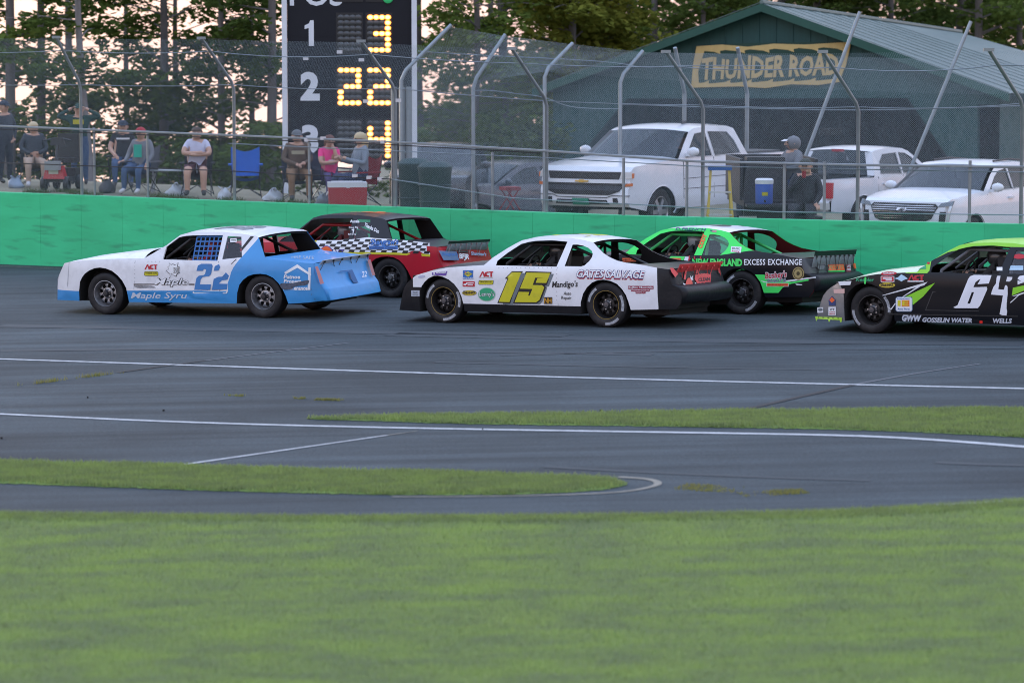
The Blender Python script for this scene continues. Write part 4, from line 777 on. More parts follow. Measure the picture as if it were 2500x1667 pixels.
        mb = MB(); mb.box((-.1, 0, .25), (4.4, 1.35, .1)); f1 = T['fender'][-1][1]
        mb.box((1.35, 0, .50), (1.5, 1.18, .42)); mb.box((.58, 0, .58), (.10, 1.66, .56)); mb.box((-1.95, 0, .52), (.85, 1.18, .46)); mb.box((-1.38, 0, .50), (.10, 1.2, .5))
        mb.box((0, .80, .36), (1.7, .1, .22)); mb.box((0, -.80, .36), (1.7, .1, .22))
        mb.tube([(T['wx'][1], -.7, .34), (T['wx'][1], .7, .34)], .05); mb.tube([(T['wx'][0], -.7, .34), (T['wx'][0], .7, .34)], .04)
        mb.build('chassis', cm, rt)
        mb = MB(); mb.box((.36, 0, .80), (.28, 1.5, .16)); mb.box((.25, .38, .84), (.06, .4, .14)); mb.build('dashboard', M('dash_black', (.02, .02, .022), .5), rt)
        if m.get('shelf', True):
            mb = MB(); mb.box((-1.45, 0, .80), (1.0, 1.5, .03)); mb.build('rear_shelf', m.get('shelf_mat', cm), rt)
        # roll cage
        c = m['cage']; mb = MB(); r = .024; zt = 1.235
        for y in (-.56, .56):
            mb.tube([(-.60, y*1.18, .30), (-.62, y*1.12, .80), (-.64, y, zt-.03)], r); mb.tube([(-.64, y, zt-.03), (.0, y, zt-.02), (.40, y*1.2, .92), (.46, y*1.28, .35)], r)
            mb.tube([(-.64, y, zt-.04), (-1.20, y*.95, .97), (-1.85, y*.85, .72)], r)
            mb.tube([(-.6, y*1.35, .62), (.45, y*1.35, .60)], r); mb.tube([(-.6, y*1.35, .45), (.45, y*1.35, .45)], r)
        mb.tube([(-.64, -.56, zt-.03), (-.64, .56, zt-.03)], r); mb.tube([(0, -.56, zt-.02), (0, .56, zt-.02)], r); mb.tube([(-.62, .60, .80), (-.62, -.60, .80)], r)
        mb.tube([(-.64, -.5, zt-.04), (-.61, .62, .5)], r); mb.tube([(.02, .1, zt-.02), (.44, .1, .92)], r*.7)
        for ex in m.get('extra_bars', []): mb.tube(ex, r)
        mb.build('roll_cage', c, rt, smooth=60)
        # seat and steering wheel
        mb = MB(); mb.box((-.28, .36, .40), (.5, .46, .08)); mb.box((-.52, .36, .72), (.09, .48, .66), Matrix.Rotation(math.radians(-12), 3, 'Y'))
        for y in (.14, .58): mb.box((-.45, y, .72), (.24, .03, .42)); mb.box((-.52, y, 1.02), (.2, .03, .2))
        mb.build('seat', m.get('seat', M('seat_black', (.02, .02, .022), .7)), rt)
        mb = MB(); ring = [(.12-.055*math.cos(a), .36+.17*math.sin(a), .88+.16*math.cos(a)) for a in np.linspace(0, 2*math.pi, 21)]
        mb.tube(ring, .014, 6, caps=False); mb.tube([ring[3], (.16, .36, .88), ring[17]], .01, 5); mb.tube([(.16, .36, .88), (.3, .36, .80)], .018, 6); mb.build('steering_wheel', M('wheel_black', (.015, .015, .015), .5), rt)
        mb = MB(); mb.box((.02, 0, 1.13), (.03, .5, .09)); mb.build('mirror', M('mirror_dark', (.05, .05, .06), .2), rt)
        if m.get('qglass'):
            for sg in (1, -1):
                V, F, _ = tri2d([(x, z) for x, z in T['qwin']], grid=.15); mb = MB(); mb.v = [(X, sg*(s.hw(X, Z)-.012), Z) for X, Z in V]; mb.f = F; mb.m = [0]*len(F); mb.build('quarter_window', m['qglass'], rt)
        for X in T['wx']:
            for sg in (1, -1):
                wheel_parts(rt, X, sg, m['wheel'], s.R, m.get('gold', False), m.get('letters') if sg > 0 else None, rot=.2*X)
    # -- paint, lettering, stickers
    def decal(s, pts, mat, off=.004, name='paint_stripe', crop=None, holes=(), grid=(.10, .08), local=False, parent=None):
        L = (lambda q: q) if local else (lambda q: s.locs(q, crop))
        V, F, _ = tri2d(L(pts), [L(h) for h in holes], grid=grid)
        mb = MB(); mb.v = [(X, s.hw(X, Z)+s.dz(X, Z)+off, Z) for X, Z in V]; mb.f = F; mb.m = [0]*len(F)
        return mb.build(name, mat, parent or s.root, smooth=60)
    def ellipse(s, cx, cy, rx, ry, mat, off=.004, name='sticker', crop=None, rot=0., n=22):
        pts = []
        for k in range(n):
            a = 2*math.pi*k/n; x, y = rx*math.cos(a), ry*math.sin(a); pts.append((cx+x*math.cos(rot)-y*math.sin(rot), cy+x*math.sin(rot)+y*math.cos(rot)))
        return s.decal(pts, mat, off, name, crop)
    def rrect(s, x0, y0, x1, y1, mat, off=.004, name='sticker', crop=None, sk=0., r=.0, tilt=0.):
        w, h = x1-x0, y1-y0; c = r*min(w, h)
        pts = [(x0+c, y0), (x1-c, y0), (x1, y0+c), (x1, y1-c), (x1-c, y1), (x0+c, y1), (x0, y1-c), (x0, y0+c)] if r else [(x0, y0), (x1, y0), (x1, y1), (x0, y1)]
        pts = [(x+sk*(y1-y)/h, y+tilt*(x-x0)) for x, y in pts]
        return s.decal(pts, mat, off, name, crop)
    def text(s, txt, p0, p1, h, mat, off=.008, name='lettering', crop=None, bold=.02, shear=0., spacing=1., up=None, surf=None, parent=None):
        """baseline p0 -> p1 and cap height h, all measured on the photograph's crop"""
        V, F, wd = text2d(txt, bold, shear, 2, spacing); d = np.array([p1[0]-p0[0], p1[1]-p0[1]])/wd; u = np.array(up if up else (0, -h), float)
        mb = MB(); P = []
        for a, b in V:
            x, y = np.array(p0)+d*a+u*b
            if surf: P.append(surf(x, y, off))
            else: X, Z = s.loc(x, y, crop); P.append((X, s.hw(X, Z)+s.dz(X, Z)+off, Z))
        mb.v = P; mb.f = list(F); mb.m = [0]*len(F)
        return mb.build(name, mat, parent or s.root)
    def surf_decal(s, pts, mat, surf, off=.004, name='sticker', holes=()):
        V, F, _ = tri2d(pts, holes); mb = MB(); mb.v = [surf(x, y, off) for x, y in V]; mb.f = F; mb.m = [0]*len(F); return mb.build(name, mat, s.root)
    def tail_surf(s, crop):
        (x1, z1), (x2, z2) = s.T['tail'][0], s.T['tail'][s.T['tail_split']]; n = (-(z1-z2), 0, (x1-x2)*-1.0)
        n = (-(z1-z2), 0, (x1-x2)); n = tuple(np.array(n)/np.linalg.norm(n))
        return lambda x, y, off: s.plane_pt(x, y, (x1-.022, 0, z1), n, off, crop)
    def lean(s):
        """the body leans outward on its springs; wheels stay upright"""
        seen = set()
        for o in s.root.children_recursive:
            if o.type != 'MESH' or o.name.startswith('wheel') and not o.name.startswith('wheel_arch') or (o.parent and o.parent.name.startswith('wheel') and not o.parent.name.startswith('wheel_arch')): continue
            if o.data.name in seen: continue
            seen.add(o.data.name); n = len(o.data.vertices); a = np.empty(n*3); o.data.vertices.foreach_get('co', a); a = a.reshape(-1, 3); a[:, 2] -= s.roll*(.95-a[:, 1]); o.data.vertices.foreach_set('co', a.reshape(-1)); o.data.update()
    def spoiler(s, plate, strip, strut, h=.16, back=.10, x=-2.40, z=.885, w=.86, strip_h=.035, n=6, down=.0, bolts=None):
        """low blade across the deck edge: blade, top strip and diagonal struts"""
        t = .006; sp = MB(); zz = z-down
        a = Vector((x, 0, zz)); b = Vector((x-back, 0, zz+h)); dv = (b-a).normalized(); nv = Vector((dv.z, 0, -dv.x))*t
        def slab(p, q, w0):
            vs = [p+Vector((0, -w0, 0)), p+Vector((0, w0, 0)), q+Vector((0, w0, 0)), q+Vector((0, -w0, 0))]; vs += [v+nv for v in vs]
            return vs, [(0, 1, 2, 3), (7, 6, 5, 4), (0, 4, 5, 1), (1, 5, 6, 2), (2, 6, 7, 3), (3, 7, 4, 0)]
        sp.add(*slab(a, b-dv*strip_h, w)); so = sp.build('spoiler', plate, s.root)
        st = MB(); st.add(*slab(b-dv*strip_h-nv*.3, b, w+.01)); st.build('spoiler_strip', strip, so)
        for i in range(n):
            sb = MB(); y = -w+.08+(2*w-.16)*i/(n-1); sb.tube([(x-back*.75, y, zz+h*.72), (x-.05, y+(.09 if i % 2 else -.09), zz-.05)], .0055, 5)
            sb.box((x-back*.78-.006, y, zz+h*.74), (.02, .03, .03)); sb.build('spoiler_strut', strut, so)
        return so
def paint(name, col, rough=.32, dirt=.25, bump=.0015, coat=.2, **k): return M(name, col, rough, 0, var=.05, vscale=3, bump=bump, bscale=5, dirt=dirt, dscale=3.2, coat=coat, **k)
WHITE = paint('white_paint', (.80, .81, .84), dirt=.18); WHITE2 = paint('white_paint_worn', (.78, .79, .82), .4, dirt=.28, bump=.004)
BLUE = paint('blue_paint', (.05, .295, .66), .36, .18, bump=.004, coat=.12); BLACK = paint('black_paint', (.007, .008, .011), .3, .05, coat=.03, spec=.3); BLACKP = M('black_plastic', (.013, .014, .017), .42, spec=.25, var=.2, bump=.008, bscale=6, dirt=.08)
RED = paint('red_paint', (.46, .012, .026), .35, .08, coat=.08, spec=.35); GREEN = paint('green_paint', (.05, .86, .13), .4, .06, coat=.05); LIME = paint('lime_paint', (.28, .70, .035), .36, .08, coat=.1)
DGREY = paint('dark_grey_paint', (.016, .018, .025), .38, .1, coat=.05, spec=.35); MAROON = M('maroon_lining', (.10, .008, .01), .6); BLKIN = M('black_lining', (.012, .012, .013), .7)
SILVER = M('silver_paint_chrome', (.36, .36, .36), .3, .6, bump=.006, bscale=5, dirt=.5)
dW = M('decal_white', (.80, .82, .85), .45); dK = M('decal_black', (.012, .012, .014), .45); dR = M('decal_red', (.50, .015, .03), .45); dY = M('decal_yellow', (.66, .60, .03), .45); dB = M('decal_blue', (.03, .16, .48), .45)
dNavy = M('decal_navy', (.035, .06, .18), .45); dO = M('decal_orange', (.85, .14, .03), .45); dG = M('decal_green', (.03, .36, .17), .45); dGB = M('decal_bright_green', (.07, .80, .14), .45); dGrey = M('decal_grey', (.16, .19, .21), .45); dPur = M('decal_purple', (.14, .07, .36), .45)
dTan = M('decal_tan', (.38, .30, .12), .5); dNum = M('decal_number_yellow', (.60, .56, .02), .42, dirt=.25, dscale=9); dPink = M('decal_pink', (.75, .12, .10), .5)
LEX = glass('lexan', (.5, .55, .58), .22, .15); QG = glass('quarter_lexan', (.10, .11, .13), .45, .12); WSH = glass('windshield_lexan', (.34, .44, .44), .26, .12)
steel = M('steel_disc', (.34, .35, .37), .38, .75, dirt=.5, dscale=12); steelb = M('steel_black', (.022, .021, .022), .4, .2); nut = M('nut_steel', (.5, .5, .5), .3, .9); goldm = M('gold_lip', (.34, .24, .07), .4, .5)
WS = dict(disc=steel, rim=steel, hub=M('hub_dark', (.05, .05, .055), .4, .6), nut=nut, lip=goldm)
WB = dict(disc=steelb, rim=M('steel_black_rim', (.03, .029, .03), .35, .3), hub=M('hub_grey', (.12, .12, .13), .35, .7), nut=nut, lip=goldm)
WR = dict(disc=steelb, rim=M('steel_dark_rim', (.06, .06, .062), .35, .5), hub=M('hub_grey2', (.2, .2, .2), .35, .7), nut=nut, lip=goldm)
def act(c, x0, y0, x1, y1, crop):       # red club emblem: A C T
    w, h = x1-x0, y1-y0
    c.decal([(x0, y1), (x0+.20*w, y0), (x0+.30*w, y0), (x0+.43*w, y1), (x0+.33*w, y1), (x0+.24*w, y0+.28*h), (x0+.10*w, y1)], dR, .005, 'emblem', crop, grid=None)
    c.decal([(x0+.44*w, y0+.10*h), (x0+.66*w, y0+.02*h), (x0+.70*w, y0+.22*h), (x0+.54*w, y0+.34*h), (x0+.54*w, y0+.66*h), (x0+.72*w, y0+.72*h), (x0+.66*w, y1), (x0+.44*w, y0+.92*h), (x0+.36*w, y0+.5*h)], dR, .005, 'emblem', crop, grid=None)
    c.decal([(x0+.70*w, y0), (x1, y0), (x1, y0+.2*h), (x0+.92*w, y0+.2*h), (x0+.92*w, y1), (x0+.80*w, y1), (x0+.80*w, y0+.2*h), (x0+.72*w, y0+.2*h)], dR, .0055, 'emblem', crop, grid=None)
def outlined(c, txt, p0, p1, h, fill, edge, crop, bold=.03, eb=.075, shear=0., name='lettering', off=.006, spacing=1., dx=0, dy=0):
    c.text(txt, (p0[0]+dx, p0[1]+dy), (p1[0]+dx, p1[1]+dy), h, edge, off, name, crop, eb, shear, spacing); c.text(txt, p0, p1, h, fill, off+.003, name, crop, bold, shear, spacing)
# ---- 22: blue and white notchback
blue_rear = [(965, 180), (860, 300), (760, 410), (715, 470), (690, 520), (672, 590), (655, 640), (660, 712), (-380, 712), (-380, 900), (2400, 900), (2400, 60), (985, 60)]
c22 = RaceCar('race_car', 'dented blue and white race car numbered 22 leading the near lane', (445, 772.5), 25, TG, 1, dict(
    name='c22', roll=.0, side=[WHITE2, BLUE], inner=BLKIN, frame=WHITE2, nose=WHITE2, hood=WHITE2, hoodk=1.25, hoodp=5, roof=WHITE, deck=BLUE, tail=BLUE, bumper=BLUE, glass=WSH, cage=M('cage_dark', (.035, .034, .036), .45), wheel=WS, qglass=QG, dent=.007,
    regions=[(blue_rear, 1, 10), ([(2.7, 0), (2.7, .375), (1.88, .375), (1.88, 0)], 1)], letters=None))
c = c22
c.decal([(890, 155), (925, 155), (800, 305), (800, 270)], dK, .004, 'black_stripe', 10); c.decal([(740, 388), (748, 392), (692, 442), (688, 438)], dK, .004, 'black_stripe', 10)
n1 = [(335, 510), (350, 455), (385, 437), (490, 437), (502, 460), (485, 545), (465, 565), (400, 572), (378, 600), (372, 648), (490, 648), (478, 705), (312, 705), (333, 585), (358, 560), (408, 553), (424, 540), (434, 495), (410, 490), (402, 510)]
n2 = [(512, 510), (523, 462), (566, 440), (580, 470), (562, 507)]; n3 = [(498, 705), (515, 592), (560, 570), (602, 568), (638, 525), (670, 560), (655, 600), (600, 606), (568, 640), (655, 642), (650, 700)]
for q in (n1, n2, n3): c.decal(q, M('decal_number_blue', (.04, .20, .50), .42, dirt=.3, dscale=8), .005, 'number', 10)
c.decal([(300, 712), (660, 712), (650, 742), (296, 740)], dW, .004, 'white_stripe', 10); c.decal([(312, 716), (645, 718), (640, 732), (308, 730)], BLUE, .006, 'blue_stripe', 10)
act(c, 1520, 560, 1728, 640, 9)
c.rrect(1515, 672, 1740, 742, dK, .004, 'sticker', 9, r=.2); c.rrect(1522, 679, 1733, 735, dY, .006, 'sticker', 9, r=.2); c.text('THUNDER ROAD', (1535, 712), (1722, 712), 26, dK, .009, crop=9, bold=.01)
leaf = [(1862, 655), (1905, 640), (1893, 590), (1920, 585), (1912, 530), (1945, 560), (1975, 548), (2020, 565), (2066, 525), (2050, 590), (2085, 600), (2050, 660), (2090, 690), (2040, 720), (2035, 755), (1985, 735), (1955, 700), (1925, 785), (1915, 780), (1935, 715), (1900, 690)]
c.decal(leaf, dK, .004, 'leaf_emblem', 9); cxy = np.mean(leaf, 0); c.decal([tuple(cxy+(np.array(q)-cxy)*.90) for q in leaf], dW, .006, 'leaf_emblem', 9)
outlined(c, 'BE', (1985, 690), (2082, 690), 78, dW, dK, 9, .0, .05, off=.008)
outlined(c, 'Maple', (1680, 880), (2220, 880), 98, dW, dK, 9, .01, .055, .25)
c.decal([(1350, 868), (1680, 868), (1680, 884), (1350, 884)], dK, .004, 'black_stripe', 9); c.decal([(2225, 868), (2320, 868), (2318, 888), (2225, 886)], dK, .004, 'black_stripe', 9)
c.decal(smoothpoly([(1350, 888), (1500, 892), (1660, 900), (1720, 950), (1560, 940), (1440, 945), (1355, 915)], 1, True), M('scrape_mark', (.34, .34, .36), .7, var=.5, vscale=25, dirt=1., dscale=9), .0045, 'scrape_mark', 9)
c.text('Maple Syru', (1305, 1100), (2200, 1100), 95, M('decal_light_grey', (.55, .60, .68), .5, dirt=.15, dscale=12), .006, crop=9, bold=.012, shear=.22)
c.decal([(1235, 525), (1370, 442), (1515, 545), (1505, 560), (1370, 478), (1250, 545)], dW, .005, 'roof_emblem', 10); c.decal([(1485, 475), (1510, 475), (1505, 705), (1478, 705)], dW, .006, 'roof_emblem', 10)
c.text('Patnoe', (1228, 588), (1400, 590), 38, dW, .006, crop=10, bold=.035, shear=.15); c.text('Propert', (1228, 630), (1410, 634), 34, dW, .006, crop=10, bold=.035, shear=.15); c.text('enance', (1335, 705), (1478, 706), 42, dW, .007, crop=10, bold=.035, shear=.05)
c.text('perfect home', (1225, 702), (1335, 704), 14, dW, .006, crop=10, bold=.0)
c.decal(smoothpoly([(1175, 635), (1300, 640), (1440, 610), (1500, 600), (1480, 655), (1340, 665), (1310, 700), (1215, 705)], 1, True), M('scrape_mark_dark', (.10, .115, .16), .8, var=.6, vscale=25, dirt=.5), .0085, 'scrape_mark', 10)
c.rrect(683, 178, 748, 218, dW, .004, 'sticker', 10, tilt=-.05); c.rrect(690, 190, 740, 196, dK, .005, 'sticker', 10, tilt=-.05); c.rrect(690, 204, 740, 208, dK, .005, 'sticker', 10, tilt=-.05)
ts = c.tail_surf(10)
c.surf_decal([(1548, 470), (1575, 462), (1640, 640), (1600, 648)], M('tail_lamp_decal', (.38, .13, .14), .35), ts, .006, 'tail_light'); c.surf_decal([(2085, 400), (2115, 392), (2165, 555), (2135, 560)], M('tail_lamp_decal'), ts, .006, 'tail_light')
c.surf_decal([(1800, 512), (1930, 498), (1992, 630), (1940, 633), (1895, 510), (1800, 522)], M('recess_shade_blue', (.02, .11, .30), .5), ts, .004, 'recess_shade_patch')  # flat patch in darker blue: the recess's shade put into the colour
for q in ([(2025, 515), (2060, 508), (2068, 540), (2045, 548), (2050, 575), (2085, 570)],):
    c.text('22', (2030, 575), (2080, 568), 58, dW, .006, surf=ts, bold=.01)
c.spoiler(M('cream_strip', (.55, .55, .53), .5, dirt=.3), M('cream_strip'), dK, h=.10, back=.10, x=-2.41, z=.872, w=.80, strip_h=.02, n=6, down=.06)
tq = lambda x, y, o: c22.plane_pt(x, y, (-2.46, 0, .87), (-.80, 0, .55), o, 10)
# window net of blue webbing
q = [c.loc(330, 162, 10), c.loc(597, 157, 10), c.loc(560, 408, 10), c.loc(285, 405, 10)]
mb = MB(); B = lambda u, v: (lambda a, b: (a[0]+(b[0]-a[0])*v, a[1]+(b[1]-a[1])*v))((q[0][0]+(q[1][0]-q[0][0])*u, q[0][1]+(q[1][1]-q[0][1])*u), (q[3][0]+(q[2][0]-q[3][0])*u, q[3][1]+(q[2][1]-q[3][1])*u))
def strap(p0, p1, w=.011):
    (x0, z0), (x1, z1) = p0, p1; L = math.hypot(x1-x0, z1-z0); nx, nz = -(z1-z0)/L*w, (x1-x0)/L*w
    vs = [(x, c22.hw(x, z)-.035+o, z) for o in (0, -.004) for x, z in ((x0+nx, z0+nz), (x1+nx, z1+nz), (x1-nx, z1-nz), (x0-nx, z0-nz))]
    mb.add(vs, [(0, 1, 2, 3), (7, 6, 5, 4), (0, 4, 5, 1), (1, 5, 6, 2), (2, 6, 7, 3), (3, 7, 4, 0)])
for i in range(7): strap(B(i/6, 0), B(i/6, 1))
for j in range(6): strap(B(0, j/5), B(1, j/5), .014 if j in (0, 5) else .011)
mb.build('window_net', M('net_blue', (.03, .13, .36), .7), c.root)
# rear deck print, bolts
c.text('FIRE SAFE', (1310, 385), (1540, 395), 34, M('decal_pale', (.45, .5, .58), .5, dirt=.8, dscale=20), .004, crop=10, bold=0., surf=lambda x, y, o: c22.plane_pt(x, y, (-2.0, 0, .916), (-.07, 0, 1), o, 10))
_tr = lambda q: [(x, z if z < .93 else .93+(z-.93)*1.13) for x, z in q]
TGR = dict(TG)
for _k in ('apil', 'roof', 'cpil', 'win', 'qwin'): TGR[_k] = _tr(TG[_k])
# ---- red and black notchback with chequered band
cred = RaceCar('race_car', 'dark red and black race car with chequered side band', (767, 723.5), 27, TGR, 2, dict(
    name='cred', side=[RED, DGREY], inner=BLKIN, frame=DGREY, nose=RED, hood=RED, roof=DGREY, deck=DGREY, tail=RED, bumper=RED, glass=WSH, cage=M('cage_red', (.32, .014, .018), .4), wheel=WR, qglass=QG, seat=MAROON, dent=.003, roll=.04,
    regions=[([(1.2, .93), (1.2, 1.7), (-1.56, 1.6), (-1.56, .955), (-.6, .925), (.62, .925)], 1), ([(-1.4, .945), (-2.6, .86), (-2.6, 1.2), (-1.4, 1.2)], 1)], letters=None))
c = cred
yb = lambda x: 505+(x-380)*.018
c.decal([(378, 470), (408, 378), (660, 376), (820, 362), (950, 344), (1010, 352), (1300, 372), (1606, 405), (1612, 530), (1290, 512), (960, 506), (500, 505)], dW, .004, 'chequered_band', 2)
mbx = []
for i in range(22):
    for j in range(5):
        if (i+j) % 2: continue
        x0 = 402+i*57+j*14; ytop = interp(x0+28, [(400, 378), (660, 376), (950, 344), (1300, 372), (1606, 405)]); y1 = yb(x0)-6-j*29; y0 = y1-29
        if y0 < ytop-14 or x0+57 > 1606: continue
        c.decal([(x0, y1), (x0+57, y1+1), (x0+71, y0+1), (x0+14, y0)], dK, .006, 'chequer_square', 2, grid=None)
c.decal([(378, 470), (366, 440), (386, 378), (410, 378)], dY, .0065, 'yellow_stripe', 2); c.decal([(500, 503), (960, 504), (1290, 510), (1612, 526), (1612, 552), (1250, 532), (940, 526), (500, 524)], dY, .0065, 'yellow_stripe', 2)
ring = lambda cx, cy, rx, ry, a0, a1, n=16: [(cx+rx*math.cos(a0+(a1-a0)*k/n), cy-ry*math.sin(a0+(a1-a0)*k/n)) for k in range(n+1)]
c.decal(ring(510, 545, 78, 112, 0, math.pi), M('decal_violet', (.12, .08, .35), .45), .007, 'number', 2); c.decal(ring(510, 548, 72, 106, 0, math.pi), dO, .009, 'number', 2); c.decal(ring(510, 548, 40, 45, 0, math.pi), dY, .011, 'number', 2)
c.text('VT', (600, 525), (705, 528), 50, M('decal_violet'), .009, crop=2, bold=.01)
outlined(c, "Shangraw's", (980, 425), (1278, 420), 60, dB, dNavy, 2, .025, .05, .15); c.rrect(965, 436, 1270, 474, dB, .007, 'lettering', 2, tilt=.0); c.text('Collision Center', (975, 468), (1262, 468), 24, dNavy, .010, crop=2, bold=.02)
outlined(c, 'Aussie', (763, 185), (862, 187), 32, dW, dK, 2, .03, .0, .0, off=.004); c.text('Doug Rig', (750, 248), (848, 246), 20, dW, .006, crop=2); c.text("Built Strong", (742, 318), (825, 318), 16, dW, .006, crop=2); c.decal([(775, 262), (795, 255), (808, 262), (798, 300), (790, 300), (792, 275)], dW, .005, 'lettering', 2)
c.text('Thanks Dan', (910, 222), (1065, 302), 44, dW, .006, crop=2, bold=.03, up=(13, -36))
ts = c.tail_surf(2)
c.surf_decal([(1700, 490), (1890, 498), (1918, 590), (1752, 590)], M('decal_faded_blue', (.10, .16, .30), .5), ts, .006, 'lettering'); c.text("Shangraw's", (1735, 540), (1900, 545), 34, dB, .009, surf=ts, bold=.02, shear=.1); c.text('BFJR', (1920, 572), (2025, 580), 52, dW, .008, surf=ts, bold=.03); c.surf_decal([(1895, 492), (2010, 488), (2025, 510), (1912, 512)], dK, ts, .004, 'recess_shade_patch')  # the black quad is flat, recess shade given as colour
c.text("Shangraw's", (2045, 535), (2205, 545), 36, M('decal_pale_blue', (.30, .42, .60), .5), .008, surf=ts, bold=.03)
c.spoiler(LEX, dK, M('strut_silver', (.32, .24, .25), .5, .2), h=.24, back=.10, x=-2.44, z=.872, w=.74, strip_h=.045, n=8, down=.15)
# ---- 15: white coupe
c15 = RaceCar('race_car', 'white race car numbered 15 with yellow number and black bumpers', (1279, 794.5), 28, TM, 3, dict(
    name='c15', side=[WHITE, BLACKP, WHITE], inner=BLKIN, frame=BLACK, nose=BLACKP, hood=BLACK, roof=WHITE, deck=BLACK, tail=BLACKP, bumper=BLACKP, glass=WSH, cage=M('cage_black', (.018, .018, .02), .4), wheel=WB, gold=True, dent=.0025, roll=.045,
    regions=[([(1290, 322), (1270, 480), (1255, 700), (1262, 1000), (1275, 1195), (1275, 1500), (2400, 1500), (2400, 600), (1300, 600)], 1, 6), ([(1.1, 0), (1.1, .31), (-1.02, .312), (-1.02, 0)], 1), ([(2.4, 0), (2.4, 1), (1.90, 1), (1.90, .545), (1.70, .545), (1.70, 0)], 1)], letters=(.15, 2.6, 3.9)))
c = c15
one = [(330, 668), (503, 668), (300, 1182), (95, 1175), (256, 792), (214, 785)]; five = [(548, 668), (962, 680), (885, 885), (855, 895), (868, 930), (790, 1135), (725, 1182), (345, 1178)]
sh = lambda q, dx, dy: [(x+dx, y+dy) for x, y in q]
c.decal(sh(one, 40, 30)[:3]+[(180, 1195)], dGrey, .003, 'number_shadow', 7); c.decal([(580, 712), (995, 712), (915, 912), (885, 912), (880, 960), (815, 1150), (770, 1196), (310, 1190), (500, 715)], dGrey, .0034, 'number_shadow', 7)
c.decal(one, dK, .005, 'number', 7); c.decal(five, dK, .0054, 'number', 7)
c.decal([(332, 684), (482, 685), (289, 1160), (118, 1155), (276, 775), (252, 768)], dNum, .008, 'number', 7)
c.decal([(562, 690), (942, 697), (878, 855), (708, 853), (735, 780), (830, 774), (702, 772), (660, 888), (812, 890), (845, 925), (768, 1125), (715, 1163), (372, 1160), (437, 997), (606, 999), (588, 1055), (612, 1058), (655, 950), (457, 946)], dNum, .008, 'number', 7)
c.rrect(838, 1080, 972, 1188, dK, .006, 'sticker', 7); c.text('NH', (848, 1172), (962, 1174), 78, M('decal_amber', (.62, .32, .03), .45), .009, crop=7, bold=.03)
c.text("Mandigo's", (968, 925), (1378, 912), 92, dK, .006, crop=7, bold=.018, shear=.12); c.text('Auto', (1152, 1045), (1272, 1047), 52, dK, .006, crop=7, bold=.008, shear=.2); c.text('Repair', (1115, 1112), (1278, 1116), 50, dK, .006, crop=7, bold=.008, shear=.1)
c.text('GATES SALVAGE', (158, 778), (1090, 795), 108, dR, .005, crop=6, bold=.075, shear=.3); c.text('GATES SALVAGE', (155, 768), (1092, 785), 104, dNavy, .007, crop=6, bold=.062, shear=.3); c.text('GATES SALVAGE', (160, 764), (1095, 780), 100, dW, .0095, crop=6, bold=.022, shear=.3)
mar = M('decal_maroon', (.30, .02, .05), .45)
for (a, b, y, h, t) in ((860, 1208, 925, 40, 'Buffalo Mountain'), (900, 1155, 955, 36, 'Powersports'), (962, 1098, 985, 30, 'Hardwick VT')):
    c.rrect(a, y-h, b, y+4, mar, .005, 'sticker', 6, tilt=.0); c.text(t, (a+10, y-8), (b-10, y-8), h*.55, dW, .008, crop=6, bold=.02)
act(c, 1455, 158, 1690, 250, 8); c.rrect(1440, 258, 1690, 263, dK, .004, 'sticker', 8)
c.rrect(1180, 138, 1353, 290, dB, .005, 'sticker', 8); c.decal([(1192, 200), (1268, 158), (1345, 200), (1268, 248)], dY, .007, 'sticker', 8); c.text('SUNOCO', (1200, 212), (1338, 212), 30, dNavy, .009, crop=8, bold=.02); c.text('RACE FUELS', (1186, 284), (1350, 284), 22, dW, .008, crop=8, bold=.03); c.decal([(1205, 155), (1240, 165), (1225, 180)], dPink, .0075, 'sticker', 8)
c.rrect(1176, 322, 1378, 412, dR, .005, 'sticker', 8, tilt=.02); c.decal([(1190, 372), (1230, 360), (1240, 345), (1365, 345), (1365, 360), (1255, 364), (1225, 398), (1190, 385)], dW, .007, 'sticker', 8); c.rrect(1262, 374, 1350, 392, dW, .007, 'sticker', 8)
c.rrect(1438, 306, 1688, 380, dK, .005, 'sticker', 8, r=.15, sk=10); c.rrect(1446, 313, 1680, 372, dY, .007, 'sticker', 8, r=.15, sk=10); c.text('THUNDER ROAD', (1462, 345), (1668, 345), 28, dK, .010, crop=8, bold=.015, shear=.2)
amb = M('decal_mustard', (.58, .44, .04), .45)
c.ellipse(1288, 520, 122, 45, dK, .005, crop=8); c.ellipse(1288, 520, 116, 40, amb, .007, crop=8); c.text('Bassett', (1192, 535), (1388, 532), 50, dK, .010, crop=8, bold=.03)
c.ellipse(1580, 545, 148, 118, M('decal_pale_green', (.36, .55, .44), .45), .005, crop=8); c.ellipse(1580, 545, 136, 107, dG, .007, crop=8); outlined(c, "Lenny's", (1458, 572), (1708, 572), 72, dW, M('decal_dark_green', (.01, .09, .05), .5), 8, .0, .035, off=.009)
c.decal([(655, 178), (918, 150), (895, 228), (660, 222)], dPur, .005, 'sticker', 8); c.text('HOOSIER', (725, 196), (900, 184), 28, dW, .008, crop=8, bold=.03, shear=.2); c.text('X', (670, 215), (718, 212), 45, dW, .008, crop=8, bold=.05)
c.rrect(308, 475, 448, 575, M('decal_pale', (.45, .5, .58), .5), .005, 'sticker', 8, tilt=.02); c.text('TAX', (330, 530), (420, 532), 40, dGrey, .008, crop=8, bold=.02); c.text('Rescue', (340, 560), (425, 562), 18, dGrey, .008, crop=8)
c.ellipse(480, 245, 62, 24, M('decal_faint', (.50, .52, .66), .5), .004, crop=8, rot=-.15)
ts = c.tail_surf(6)
redf = M('red_film', (.72, .07, .07), .5, dirt=.15)
